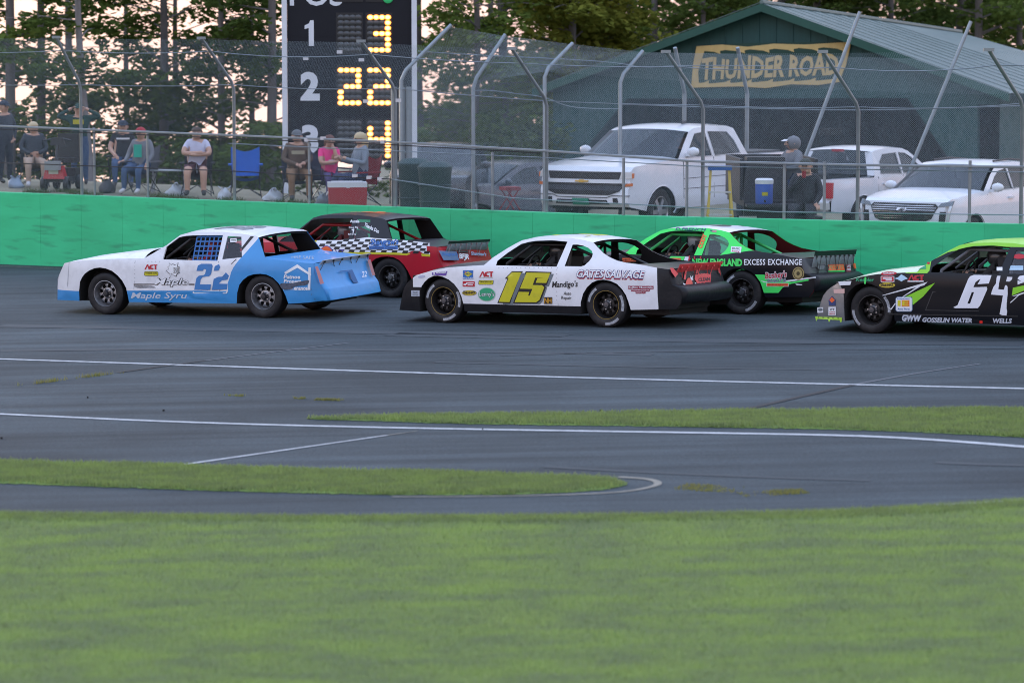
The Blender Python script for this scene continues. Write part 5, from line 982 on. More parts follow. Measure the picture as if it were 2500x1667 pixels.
c.spoiler(glass('red_lexan', (.72, .09, .09), .78, .4), redf, redf, h=.17, back=.10, x=-2.43, z=.885, w=.76, strip_h=.045, n=7, down=.10)
for q in ([(1425, 640), (1470, 640), (1540, 720), (1500, 770), (1450, 700)], [(1640, 650), (1660, 650), (1640, 800), (1615, 795)], [(1790, 650), (1810, 650), (1800, 720), (1785, 720)], [(2080, 600), (2100, 640), (2120, 730), (2095, 700)]): c.surf_decal(q, redf, ts, .006, 'sticker')
# cartoonish waving badge on the tail, kept generic: rounded red shape, white splats, lettering
c.surf_decal(ring(1690, 890, 50, 115, 0, math.pi), M('decal_coral', (.75, .10, .07), .5), ts, .006, 'sticker')
c.surf_decal([(1705, 745), (1722, 770), (1742, 742), (1735, 785), (1748, 800), (1725, 812), (1708, 790)], dW, ts, .006, 'sticker'); c.surf_decal([(1765, 850), (1780, 838), (1800, 880), (1860, 905), (1790, 895)], dW, ts, .007, 'sticker'); c.surf_decal([(1605, 845), (1640, 860), (1640, 885), (1612, 865)], dW, ts, .006, 'sticker')
c.surf_decal([(1775, 735), (1900, 715), (1990, 730), (1985, 800), (1978, 870), (1860, 885), (1800, 850), (1765, 790)], redf, ts, .005, 'sticker'); c.text('GOOD', (1800, 765), (1955, 755), 42, dPink, .008, surf=ts, bold=.03); c.text('CLEAN', (1815, 825), (1970, 812), 44, dK, .008, surf=ts, bold=.04); c.text('LINES', (1830, 880), (1970, 868), 36, dK, .008, surf=ts, bold=.04)
c.surf_decal([(1900, 878), (2035, 870), (2035, 878), (1900, 888)], dPink, ts, .005, 'sticker')
# ---- green and black coupe
cgr = RaceCar('race_car', 'bright green and black race car running in the far lane', (1617, 762.2), 31, TM, 4, dict(
    name='cgr', side=[BLACK, GREEN], inner=[MAROON], frame=BLACK, nose=BLACKP, hood=BLACK, roof=WHITE, deck=BLACK, tail=M('tail_grey', (.05, .055, .06), .35, dirt=.4), bumper=BLACKP, glass=WSH, cage=M('cage_green', (.06, .55, .14), .4), wheel=WB, roll=.05, qglass=glass('quarter_clear', (.30, .36, .36), .25, .1), dent=.0025,
    regions=[([(.70, .90), (.45, .895), (-.573, .902), (-.70, .905), (-1.04, .915), (-1.50, .985), (-1.70, 1.0), (-1.2, 1.30), (-.4, 1.5), (.9, 1.5)], 1)], letters=(.3, 3.6)))
c = cgr
mb = MB(); V, F, _ = tri2d([(-1.16, 1.20), (-1.9, .95), (-1.35, .95), (-1.28, 1.05)], grid=.1)
c.text('NEW ENGLAND', (722, 488), (1185, 490), 62, dGB, .006, crop=4, bold=.05); c.text('EXCESS EXCHANGE', (1203, 482), (1738, 480), 54, dW, .006, crop=4, bold=.018, spacing=1.1)
c.text('CODY', (808, 328), (858, 195), 40, dO, .006, crop=4, bold=.06, up=(-34, -12))
c.decal([(1083, 305), (1180, 312), (1172, 368), (1078, 360)], dW, .005, 'sticker', 4); c.text('DUSC', (1092, 332), (1165, 338), 16, dK, .008, crop=4, bold=.02); c.text('Racing', (1092, 356), (1160, 360), 14, dR, .008, crop=4)
c.decal([(1302, 570), (1385, 572), (1640, 640), (1800, 612), (1800, 625), (1640, 655), (1560, 690), (1520, 740), (1385, 740), (1352, 640)], dGB, .004, 'green_stripe', 4); c.decal([(1352, 625), (1420, 640), (1650, 618), (1865, 588), (1870, 600), (1650, 632), (1400, 650)], dW, .0055, 'white_stripe', 4); c.decal([(1360, 642), (1600, 650), (1560, 684), (1385, 665)], dGB, .0065, 'green_stripe', 4)
c.text("Bushey's", (1395, 610), (1600, 592), 56, dW, .008, crop=4, bold=.07, shear=.1); c.text("Bushey's", (1398, 608), (1598, 590), 52, dR, .0105, crop=4, bold=.025, shear=.1); c.text('GENERATOR', (1412, 643), (1596, 640), 30, dW, .009, crop=4, bold=.05); c.text('GENERATOR', (1414, 642), (1594, 639), 28, dNavy, .011, crop=4, bold=.01); c.rrect(1408, 650, 1616, 682, dW, .008, 'sticker', 4); c.rrect(1412, 653, 1612, 677, dO, .010, 'sticker', 4); c.text('SALES & SERVICE', (1424, 672), (1600, 671), 14, dR, .012, crop=4)
c.ellipse(1705, 560, 54, 60, dTan, .005, crop=4); c.ellipse(1705, 560, 46, 51, M('decal_brown', (.07, .055, .02), .5), .007, crop=4); c.ellipse(1705, 560, 38, 43, dTan, .009, crop=4); c.ellipse(1705, 560, 16, 18, M('decal_brown'), .011, crop=4)
c.decal([(1678, 655), (1742, 660), (1740, 668), (1690, 667)], dW, .005, 'sticker', 4)
c.decal([(485, 440), (525, 400), (655, 402), (628, 470), (490, 470)], dGB, .004, 'number', 4); c.decal([(505, 440), (530, 416), (620, 418), (605, 470), (505, 470)], dO, .006, 'number', 4)
c.decal([(655, 405), (700, 405), (690, 470), (635, 470)], dW, .0035, 'number', 4)
c.decal([(75, 418), (205, 418), (202, 450), (80, 452)], dO, .005, 'sticker', 4); c.text('HERITAGE', (84, 446), (196, 444), 20, dK, .008, crop=4, bold=.01)
for k, (x0, y0) in enumerate(((690, 395), (738, 400), (795, 400))): c.decal([(x0, y0), (x0+14, y0+2), (x0+8, y0+18), (x0+18, y0+30), (x0-14, y0+66 if k == 0 else y0+24), (x0-2, y0+26)], dR, .0065, 'sticker', 4)
c.decal([(900, 152), (950, 154), (945, 172), (905, 170)], M('decal_flag', (.55, .3, .32), .5), .006, 'sticker', 4); c.decal([(885, 150), (912, 152), (908, 162), (890, 160)], dNavy, .008, 'sticker', 4)
c.text('D.FRENCH', (565, 150), (852, 160), 22, dNavy, .006, crop=4, bold=.03, shear=.3)
ts = c.tail_surf(4)
c.surf_decal([(1975, 475), (2122, 470), (2130, 530), (1982, 535)], dO, ts, .006, 'sticker'); c.surf_decal([(1975, 538), (2130, 533), (2130, 545), (1978, 545)], dGB, ts, .006, 'sticker'); c.text('PEGLEY', (1985, 522), (2120, 518), 34, dTan, .008, surf=ts, bold=.02)
c.surf_decal([(2138, 480), (2182, 475), (2190, 545), (2148, 548)], M('decal_maroon'), ts, .006, 'sticker'); c.text('LIVE', (2146, 505), (2184, 502), 20, dW, .008, surf=ts, bold=.02); c.text('FREE', (2150, 535), (2186, 532), 20, dW, .008, surf=ts, bold=.02)
c.surf_decal([(2205, 470), (2228, 465), (2238, 515), (2215, 518)], dO, ts, .006, 'sticker')
c.surf_decal(smoothpoly([(1850, 440), (1900, 410), (1950, 440), (1950, 520), (1880, 530)], 1, True), M('scuff_grey', (.16, .17, .18), .5, var=.4, vscale=12), ts, .005, 'scrape_mark')
c.spoiler(LEX, dK, M('strut_dark', (.05, .05, .05), .5), h=.33, back=.09, x=-2.47, z=.885, w=.74, strip_h=.075, n=9, down=.22)
_st = lambda q: [(x if x < 1.6 else 1.6+(x-1.6)*1.17, z) for x, z in q]
TM64 = dict(TM); TM64['fender'] = _st(TM['fender'])
# ---- 64: black coupe with lime roof
c64 = RaceCar('race_car', 'black and lime race car numbered 64 at the right edge', (2346, 822.4), 32, TM64, 5, dict(
    name='c64', roll=.03, side=[BLACK, LIME, SILVER], inner=BLKIN, frame=BLACK, nose=SILVER, hood=M('hood_pale_lime', (.62, .72, .50), .33, coat=.3), roof=LIME, deck=BLACK, tail=BLACK, bumper=BLACKP, glass=glass('windshield_clear', (.42, .5, .52), .3, .08), cage=M('cage_grey', (.20, .21, .24), .4), wheel=WB, qglass=QG, dent=.0035,
    regions=[([(1125, 458), (1340, 458), (1365, 430), (1385, 325), (1560, 235), (1780, 188), (2180, 178), (2700, 190), (2700, -60), (1400, -60), (1000, 400)], 1, 5), ([(2.5, 0), (2.5, 1), (1.93, 1), (1.86, .70), (1.80, .56), (1.80, 0)], 2)], letters=(2.4, 5.4)))
c = c64
W6 = M('decal_number_white', (.78, .80, .86), .4)
six = [(1615, 815), (1660, 790), (1770, 520), (1790, 490), (1830, 475), (2015, 478), (1985, 565), (1868, 572), (1900, 520), (1880, 525), (1845, 555), (1825, 605), (1965, 600), (1970, 625), (1895, 795), (1870, 822), (1640, 822)]
hole6 = [(1808, 655), (1832, 655), (1790, 775), (1762, 775)]
c.decal(six, W6, .005, 'number', 5, holes=[hole6])
c.decal([(2075, 485), (2108, 485), (2085, 625), (2145, 630), (2178, 495), (2232, 498), (2172, 900), (2125, 895), (2100, 885), (2135, 690), (2010, 680), (2015, 655)], W6, .005, 'number', 5)
c.text('s', (2285, 575), (2420, 575), 130, W6, .006, crop=5, bold=.06)
g = LIME
c.decal([(1110, 705), (1205, 660), (1425, 558), (1300, 700), (1190, 790), (1185, 705)], g, .005, 'lime_stripe', 5); c.decal([(875, 688), (1348, 548), (1310, 585), (880, 692)], dW, .0052, 'white_stripe', 5); c.decal([(1080, 705), (1275, 575), (1310, 572), (1095, 705)], dW, .0062, 'white_stripe', 5); c.decal([(928, 805), (965, 828), (1008, 768), (1015, 775), (968, 840), (930, 812)], dW, .005, 'white_stripe', 5)
c.decal([(2238, 610), (2400, 575), (2400, 620), (2228, 690)], g, .005, 'lime_stripe', 5); c.decal([(2225, 700), (2400, 640), (2400, 650), (2300, 690), (2215, 770), (2210, 762), (2290, 690)], dW, .006, 'white_stripe', 5)
c.rrect(1015, 705, 1188, 858, M('decal_pale_blue', (.30, .42, .60), .5), .0065, 'sticker', 5, r=.1); c.rrect(1020, 711, 1182, 852, dW, .0082, 'sticker', 5, r=.1); c.rrect(1078, 738, 1158, 804, dO, .010, 'sticker', 5); c.rrect(1036, 740, 1068, 800, dY, .010, 'sticker', 5); c.text('Independent', (1032, 730), (1160, 730), 14, dB, .010, crop=5, bold=.02); c.text('Auto Parts', (1035, 838), (1160, 840), 18, dB, .010, crop=5, bold=.02); c.text('E', (1085, 795), (1150, 795), 48, dY, .012, crop=5, bold=.03)
act(c, 1140, 475, 1308, 535, 5); c.rrect(1138, 536, 1305, 548, dW, .004, 'sticker', 5)
c.rrect(858, 488, 1000, 550, dW, .005, 'sticker', 5); c.rrect(864, 494, 994, 544, dR, .007, 'sticker', 5); c.rrect(880, 505, 975, 518, dW, .009, 'sticker', 5); c.rrect(910, 524, 978, 535, dW, .009, 'sticker', 5)
c.ellipse(925, 582, 86, 30, dK, .005, crop=5); c.ellipse(925, 582, 84, 27, amb, .007, crop=5); c.text('Bassett', (858, 592), (990, 590), 32, dK, .010, crop=5, bold=.03)
c.ellipse(942, 460, 84, 20, dR, .005, crop=5, rot=-.05); c.text('CAREERS', (885, 466), (1000, 462), 16, dW, .008, crop=5, bold=.02)
c.decal([(1000, 512), (1040, 500), (1072, 470), (1110, 490), (1140, 515), (1100, 528), (1075, 545), (1040, 525)], M('decal_sky', (.45, .65, .80), .5), .005, 'sticker', 5)
c.text('Keebler', (598, 542), (790, 545), 38, dG, .006, crop=5, bold=.02, shear=.2); c.decal([(690, 498), (708, 498), (702, 570), (684, 568)], dGB, .008, 'sticker', 5)
c.text('GWW', (1078, 952), (1285, 958), 62, M('decal_light_grey'), .006, crop=5, bold=.06, shear=.2); c.text('GOSSELIN WATER', (1292, 965), (1812, 972), 44, M('decal_light_grey'), .006, crop=5, bold=.04, shear=.2); c.text('WELLS', (2028, 975), (2228, 978), 46, M('decal_light_grey'), .006, crop=5, bold=.04, shear=.15)
c.rrect(1890, 952, 1922, 980, M('marker_red', (.8, .03, .02), .4), .008, 'side_marker', 5, r=.2)
c.decal([(945, 878), (2290, 902), (2290, 912), (945, 890)], M('seam_dark', (.03, .03, .03), .5), .004, 'sill_seam', 5)
c.decal([(1395, 650), (1440, 650), (1420, 655), (1402, 660), (1330, 840), (1880, 850), (1880, 856), (1320, 846)], M('seam_grey', (.05, .05, .052), .4), .004, 'panel_seam', 5)
# nose stickers and lime lip
c.decal([(415, 545), (552, 540), (540, 580), (430, 585)], dW, .005, 'sticker', 5); c.decal([(365, 625), (480, 620), (480, 668), (370, 665)], M('decal_pinkish', (.70, .45, .40), .5), .005, 'sticker', 5)
c.rrect(312, 808, 390, 895, dW, .006, 'sticker', 5); c.text('VT', (325, 845), (375, 845), 22, dK, .009, crop=5); c.rrect(322, 860, 380, 866, dR, .008, 'sticker', 5); c.rrect(322, 876, 380, 882, dR, .008, 'sticker', 5)
c.decal([(312, 740), (350, 692), (388, 740), (385, 795), (318, 795)], dNavy, .006, 'sticker', 5); c.decal([(322, 738), (350, 705), (380, 738), (350, 765)], dO, .008, 'sticker', 5)
c.rrect(195, 812, 258, 868, dW, .006, 'sticker', 5, tilt=-.02); c.ellipse(228, 835, 24, 16, dGrey, .008, crop=5)
c.decal([(172, 905), (452, 918), (452, 962), (435, 968), (430, 945), (332, 940), (328, 962), (315, 960), (312, 938), (200, 930), (185, 955), (180, 930)], M('lime_lip', (.45, .78, .08), .4), .008, 'lime_lip', 5)
for x in (208, 258, 310, 362, 415): c.ellipse(x, 912+(x-170)*.055, 6, 6, dK, .011, 'bolt', 5, n=8)
c.decal([(1252, 412), (1330, 372), (1330, 412)], dG, .006, 'sticker', 5); c.ellipse(1356, 350, 16, 12, dR, .006, crop=5)
c.text('WRIGHT', (2180, 395), (2340, 398), 20, M('decal_sky'), .0, crop=5, bold=.03); c.rrect(2178, 378, 2342, 424, M('decal_sky'), -.006, 'sticker', 5); c.rrect(2068, 392, 2128, 430, dW, .005, 'sticker', 5); c.ellipse(2300, 280, 70, 26, dR, -.005, crop=5)
c.spoiler(LEX, dK, M('strut_dark'), h=.20, back=.14, x=-2.39, z=.885, w=.84, strip_h=.05, n=8)
SEAM = M('seam_soft', (.30, .31, .34), .6); RV = M('rivet_dark', (.10, .10, .11), .5)
for car, crop, pts in ((c15, 7, [(1052, 602, 1062, 1215)]), (c22, 9, [(1372, 500, 1350, 955), (318, 530, 285, 915)]), (c22, 10, [(560, 410, 575, 720)])):
    for x0, y0, x1, y1 in pts: car.decal([(x0, y0), (x0+5, y0), (x1+5, y1), (x1, y1)], SEAM, .004, 'panel_seam', crop)
for car, crop, q in ((c15, 7, [(1042, 640+i*70) for i in range(8)]+[(120+i*70, 612) for i in range(13)]), (c22, 9, [(1368, 530+i*60) for i in range(7)]+[(1580+i*60, 512) for i in range(4)]+[(1610+i*140, 985) for i in range(4)]), (c22, 10, [(1520, 750), (1553, 800), (1515, 698)])):
    for x, y in q: car.ellipse(x, y, 5, 5, RV, .006, 'rivet', crop, n=6)
# chrome roof numbers and dark roof prints
def roof_print(c, txt, x0, w, mat, T):
    V, F, wd = text2d(txt, .04, 0); k = w/wd; mb = MB()
    def zr(X, Y): Z = interp(-X, [(-a, b) for a, b in T['roof']]); wv = c.hw(X, Z); return Z+T['roof_c']*(1-min(1, abs(Y/wv))**2.5)+.006
    P = [(x0-a*0-b*.55, (a*k-w/2), 0) for a, b in V]; mb.v = [(X, -Y, zr(X, -Y)) for X, Y, _ in P]; mb.f = list(F); mb.m = [0]*len(F); mb.build('roof_number', mat, c.root)
roof_print(c22, '22', -.35, .85, dGrey, TG); roof_print(cred, '9', -.30, .6, dO, TGR); roof_print(c15, '15', -.25, .85, dNum, TM); roof_print(cgr, '21', -.25, .8, dK, TM)
for c in (c22, cred, c15, cgr, c64): c.lean()
# ------------------------------------------------------------------ people
SKIN = M('skin', (.46, .27, .19), .55, var=.06, vscale=20); HAIRB = M('hair_brown', (.06, .035, .02), .7); HAIRG = M('hair_grey', (.30, .27, .25), .7); HAIRY = M('hair_blond', (.50, .40, .24), .7); EYEM = M('eye_dark', (.02, .015, .012), .3); LIP = M('lip', (.30, .12, .10), .5)
def cloth(name, col): return M(name, col, .85, var=.18, vscale=7, bump=.006, bscale=18)
SEAT = dict(pelvis=(0, 0, .50), spine=(-.03, 0, .70), chest=(-.05, 0, .92), neck=(-.03, 0, 1.10), head=(.0, 0, 1.21), top=(.0, 0, 1.29), shl=(-.05, .18, 1.03), shr=(-.05, -.18, 1.03), ell=(.02, .27, .78), elr=(.02, -.27, .78), wrl=(.25, .17, .66), wrr=(.25, -.17, .66), hal=(.33, .13, .63), har=(.33, -.13, .63),
            hil=(.02, .10, .49), hir=(.02, -.10, .49), knl=(.44, .16, .52), knr=(.44, -.16, .52), anl=(.45, .16, .09), anr=(.45, -.16, .09), tol=(.62, .18, .04), tor=(.62, -.18, .04))
STAND = dict(pelvis=(0, 0, .95), spine=(0, 0, 1.13), chest=(-.02, 0, 1.33), neck=(-.01, 0, 1.50), head=(.02, 0, 1.62), top=(.02, 0, 1.70), shl=(-.02, .19, 1.43), shr=(-.02, -.19, 1.43), ell=(-.03, .26, 1.14), elr=(-.03, -.26, 1.14), wrl=(.06, .27, .90), wrr=(.06, -.27, .90), hal=(.09, .26, .82), har=(.09, -.26, .82),
             hil=(0, .10, .92), hir=(0, -.10, .92), knl=(.03, .12, .50), knr=(.03, -.12, .50), anl=(0, .13, .09), anr=(0, -.13, .09), tol=(.17, .15, .035), tor=(.17, -.15, .035))
BONES = [('pelvis', 'spine', 'S'), ('spine', 'chest', 'S'), ('chest', 'neck', 'S'), ('neck', 'head', 'K'), ('head', 'top', 'K'), ('chest', 'shl', 'S'), ('chest', 'shr', 'S'), ('shl', 'ell', 'U'), ('shr', 'elr', 'U'), ('ell', 'wrl', 'F'), ('elr', 'wrr', 'F'), ('wrl', 'hal', 'K'), ('wrr', 'har', 'K'),
         ('pelvis', 'hil', 'P'), ('pelvis', 'hir', 'P'), ('hil', 'knl', 'T'), ('hir', 'knr', 'T'), ('knl', 'anl', 'C'), ('knr', 'anr', 'C'), ('anl', 'tol', 'B'), ('anr', 'tor', 'B')]
RAD = dict(pelvis=.155, spine=.145, chest=.16, neck=.058, head=.098, top=.075, shl=.075, shr=.075, ell=.05, elr=.05, wrl=.034, wrr=.034, hal=.036, har=.036, hil=.105, hir=.105, knl=.07, knr=.07, anl=.045, anr=.045, tol=.038, tor=.038)
def person(label, loc, face, base=SEAT, pose=None, fat=1., shirt=None, pants=None, shoes=None, sleeves='long', legs='long', hair=HAIRB, cap=None, hood=None, extra=None, scale=1., group='spectators behind the fence', neckturn=0., emblem=None, longhair=False, mw=None):
    fat *= 1.07; J = {k: np.array(v, float) for k, v in base.items()}
    for k, v in (pose or {}).items(): J[k] = np.array(v, float)
    names = list(J); idx = {n: i for i, n in enumerate(names)}; bm = bmesh.new(); lay = bm.verts.layers.skin.verify()
    for n in names:
        v = bm.verts.new(J[n]); r = RAD[n]*(fat if n in ('pelvis', 'spine', 'chest', 'hil', 'hir') else (.5+.5*fat)); v[lay].radius = (r, r*(.86 if n in ('chest', 'spine') else 1)); v[lay].use_root = (n == 'pelvis')
    bm.verts.ensure_lookup_table()
    for a, b, _ in BONES: bm.edges.new((bm.verts[idx[a]], bm.verts[idx[b]]))
    me = bpy.data.meshes.new('p'); bm.to_mesh(me); bm.free(); o = bpy.data.objects.new('p', me); COL.objects.link(o)
    sm = o.modifiers.new('s', 'SKIN'); sm.use_smooth_shade = True; ss = o.modifiers.new('u', 'SUBSURF'); ss.levels = 1; ss.render_levels = 1
    dg = bpy.context.evaluated_depsgraph_get(); dg.update(); me2 = bpy.data.meshes.new_from_object(o.evaluated_get(dg)); V = np.array([v.co[:] for v in me2.vertices]); F = [tuple(p.vertices) for p in me2.polygons]; bpy.data.objects.remove(o); bpy.data.meshes.remove(me); bpy.data.meshes.remove(me2)
    # head shaping: narrow the jaw, add brow to chin depth
    mb = MB(); mb.v = [tuple(p) for p in V]; mb.f = F; mats = [SKIN, shirt, pants, shoes]
    A = np.array([J[a] for a, b, _ in BONES]); B = np.array([J[b] for a, b, _ in BONES]); ms = []
    for f in F:
        c = V[list(f)].mean(0); t = np.clip(((c-A)*(B-A)).sum(1)/((B-A)**2).sum(1), 0, 1); d = np.linalg.norm(c-(A+(B-A)*t[:, None]), axis=1)-np.array([RAD[a]*.6 for a, b, _ in BONES]); k = int(np.argmin(d)); tp = BONES[k][2]; tt = t[k]
        if tp == 'K': m = 0
        elif tp == 'S': m = 1 if not (BONES[k][1] == 'neck' and tt > .82) else 0
        elif tp == 'U': m = 1 if (sleeves == 'long' or tt < .62) else 0
        elif tp == 'F': m = 1 if sleeves == 'long' else 0
        elif tp == 'P': m = 2
        elif tp == 'T': m = 2 if (legs == 'long' or tt < .72) else 0
        elif tp == 'C': m = (2 if legs == 'long' else 0) if tt < .92 else 3
        else: m = 3
        if tp == 'S' and BONES[k][0] == 'pelvis' and tt < .25: m = 2 if base is STAND else 1
        ms.append(m)
    mb.m = ms
    H = J['head']; up = J['top']-H; up /= np.linalg.norm(up); fx = np.array([math.cos(neckturn), math.sin(neckturn), 0]); fx = fx-up*(fx @ up); fx /= np.linalg.norm(fx); ly = np.cross(up, fx)
    hp = lambda x, y, z: tuple(H+fx*x+ly*y+up*z)
    b0 = len(mb.v); mb.tube([hp(.085, 0, .035), hp(.113, 0, .005), hp(.122, 0, -.012), hp(.095, 0, -.022)], [.010, .014, .017, .010], 6, 0)       # nose
    for s in (1, -1): mb.tube([hp(-.005, s*.092, -.03), hp(-.012, s*.104, .0), hp(-.008, s*.098, .032)], [.010, .016, .010], 5, 0)     # ears
    # fingers: four of unequal length and a thumb
    for s, wn_, hn in ((1, 'wrl', 'hal'), (-1, 'wrr', 'har')):
        w0, h0 = J[wn_], J[hn]; d = h0-w0; d /= np.linalg.norm(d); sd = np.cross(d, [0, 0, 1.]); sd = sd/np.linalg.norm(sd) if np.linalg.norm(sd) > 1e-3 else np.array([0, 1., 0]); dn = np.cross(sd, d); dn = dn if dn[2] < 0 else -dn
        for q, ln in ((-1.5, .060), (-.5, .074), (.5, .078), (1.5, .068)):
            p = h0+sd*q*.017+d*.018; mb.tube([p-d*.02, p+d*ln*.45, p+d*ln*.8+dn*.022, p+d*ln*.85+dn*.045], [.0095, .009, .008, .006], 5, 0)
        p = w0+d*.03-sd*s*.028; mb.tube([p, p+d*.035-sd*s*.022, p+d*.065-sd*s*.018+dn*.012], [.012, .0105, .008], 5, 0)
    R = tag(empty('person', loc, face) if mw is None else empty('person', mw=mw), label, 'person', group); R.scale = (scale,)*3 if mw is None else R.scale
    bo = mb.build('body', mats, R, smooth=70)
    for s in (1, -1): e = MB(); e.ball(hp(.088, s*.034, .018), .0115, 4); e.build('eye', EYEM, bo)
    e = MB(); e.tube([hp(.088, .024, -.052), hp(.096, 0, -.054), hp(.088, -.024, -.052)], .006, 4); e.build('mouth', LIP, bo)
    Rm = Matrix((fx, ly, up)).transposed()
    def dome(r, zmin, off, sc=(1.06, 1., 1.)):
        m_ = MB(); m_.ball((0, 0, 0), r, 8, sc=sc, zmin=zmin); m_.v = [tuple(H+np.array(Rm @ Vector(p))+fx*off[0]+up*off[2]) for p in m_.v]; return m_
    if hair and not hood:
        m_ = dome(.108, .12 if not longhair else -.1, (-.018, 0, .035)); m_.build('hair', hair, bo, smooth=60)
        if longhair:
            m_ = MB(); m_.tube([hp(-.05, 0, .08), hp(-.085, 0, -.03), hp(-.085, 0, -.16), hp(-.06, 0, -.24)], [.09, .105, .085, .03], 8); m_.build('hair', hair, bo, smooth=60)
    if cap:
        m_ = dome(.113, .15, (-.004, 0, .035)); m_.build('cap', cap, bo, smooth=60); m_ = MB(); rows = []
        for q in (.0, 1.): rows.append([hp(.085+q*.095*math.cos(a)*1.0, .085*math.sin(a)*(1-.12*q), .056-q*.022) for a in np.linspace(-1.35, 1.35, 9)])
        m_.loft(rows); m_.loft([[np.array(p)+up*.006 for p in r] for r in rows]); m_.build('cap_brim', cap, bo)
    if hood:
        m_ = dome(.125, -.75, (-.045, 0, .01), (1.0, .98, 1.05)); m_.build('hood', hood, bo, smooth=60)
    if emblem:      # print on the chest
        c, e = np.array(J['chest']), MB(); yy, zz, w_, h_, mt = emblem; rows = []
        bl = [(math.cos(a), math.sin(a)) for a in np.linspace(-.62*w_/.2, .62*w_/.2, 7)]
        rr_ = .168*fat
        for q in (-.5, .5): rows.append([tuple(c+np.array([rr_*x*1.0, rr_*y*1.12, zz+q*h_])) for x, y in bl])
        e.loft(rows); e.build('shirt_print', mt, bo)
    if extra: extra(bo, J, hp)
    return R
def spot(px, py):
    """point of the bank seen at (px, py): where feet stand"""
    r = ray(px, py); d0 = wall_at(px)[0][1]; best = None
    for d in np.linspace(d0+.4, d0+12, 240):
        p = EYE+r*d/r[1]; e = p[2]-bank_z(p[0], p[1])
        if e <= 0: return np.array([p[0], p[1], bank_z(p[0], p[1])])
    d = d0+2.5; p = EYE+r*d/r[1]; return np.array([p[0], d, bank_z(p[0], d)])
def on_bank(px, v):
    """bank point at photo column px, v metres behind the wall"""
    b, z = wall_at(px); d = b[1]+v; 
    for _ in range(6):
        x = (px-1250)/7500*d; u, vv = behind(x, d); d += (v-vv)
    x = (px-1250)/7500*d; return np.array([x, d, bank_z(x, d)])
def chair(label, loc, face, fab, frame=None, group='folding camp chairs', back=True):
    R = tag(empty('camp_chair', loc, face), label, 'chair', group); fr = frame or M('chair_frame', (.03, .03, .033), .4, .5)
    mb = MB(); mb.loft([[(.26, y, .42-.05*(1-(y/.26)**2)) for y in np.linspace(-.26, .26, 7)], [(0, y, .36-.06*(1-(y/.26)**2)) for y in np.linspace(-.26, .26, 7)], [(-.20, y, .38-.04*(1-(y/.26)**2)) for y in np.linspace(-.26, .26, 7)]]); mb.build('seat', fab, R, smooth=60)
    mb = MB(); mb.loft([[(-.20-.04*(1-(y/.28)**2), y, .40) for y in np.linspace(-.27, .27, 7)], [(-.27-.07*(1-(y/.28)**2), y, .68) for y in np.linspace(-.28, .28, 7)], [(-.32-.05*(1-(y/.28)**2), y, .97-.10*(1-(abs(y)/.28)**1.6)) for y in np.linspace(-.28, .28, 7)]]); mb.build('backrest', fab, R, smooth=60)
    mb = MB(); mb.loft([[(-.285-.062*(1-(y/.28)**2), y*1.0, .615) for y in np.linspace(-.28, .28, 7)], [(-.29-.066*(1-(y/.28)**2), y, .645) for y in np.linspace(-.28, .28, 7)]]); 
    mb.v = [(x+.012, y, z) for x, y, z in mb.v]; mb.build('back_band', M('chair_band', (.012, .012, .02), .8), R)
    for s in (1, -1):
        mb = MB(); mb.tube([(.30, s*.30, .0), (-.24, -s*.24 if False else s*.25, .42), (-.33, s*.285, .95)], .011, 5); mb.build('leg', fr, R); mb = MB(); mb.tube([(-.28, s*.30, .0), (.27, s*.26, .42), (.28, s*.29, .62)], .011, 5); mb.build('leg', fr, R)
        mb = MB(); mb.box((.0, s*.30, .635), (.52, .075, .025)); mb.build('armrest', fab, R)
    for x in (.29, -.27): mb = MB(); mb.tube([(x, -.30, .02), (x*.1, 0, .2), (-x*.0+x, .30, .02)], .009, 5); mb.build('cross_brace', fr, R)
    return R
FC = -math.pi/2        # facing the track and camera
CNAVY = cloth('chair_navy', (.02, .025, .05)); CBLK = cloth('chair_black', (.018, .018, .02)); CBLUE = cloth('chair_blue', (.015, .10, .42)); CGRY = cloth('chair_grey', (.10, .10, .11)); CRED = cloth('chair_red', (.25, .015, .02))
c_dk = cloth('jacket_dark', (.035, .042, .055)); c_bge = cloth('trousers_beige', (.40, .29, .22)); c_grn = cloth('hoodie_dark_green', (.012, .05, .042)); c_jean = cloth('jeans', (.045, .085, .17)); c_blk = cloth('tee_black', (.018, .02, .025)); c_gry = cloth('hoodie_grey', (.17, .18, .20)); c_wht = cloth('tee_white', (.50, .50, .62)); c_mar = cloth('shorts_maroon', (.06, .015, .022)); c_brn = cloth('shirt_brown', (.10, .065, .045)); c_tan = cloth('trousers_tan', (.20, .115, .06)); c_pnk = cloth('tee_pink', (.75, .04, .22)); c_pur = cloth('shorts_purple', (.08, .06, .16)); c_lgr = cloth('hoodie_light_grey', (.20, .235, .28)); c_nav = cloth('jeans_navy', (.03, .045, .10)); c_sho = M('shoe_dark', (.03, .028, .028), .7); c_shw = M('shoe_white', (.5, .5, .52), .7); c_capb = cloth('cap_navy', (.02, .03, .05)); c_capr = cloth('cap_red', (.35, .02, .03)); c_capc = cloth('cap_camo', (.05, .055, .045)); c_yel = cloth('print_yellow', (.45, .40, .02)); c_teal = cloth('tee_teal', (.02, .38, .27))
FOLD = dict(ell=(.14, .27, .82), elr=(.14, -.27, .82), wrl=(.23, -.03, .80), wrr=(.22, .04, .84), hal=(.20, -.12, .81), har=(.19, .13, .85))
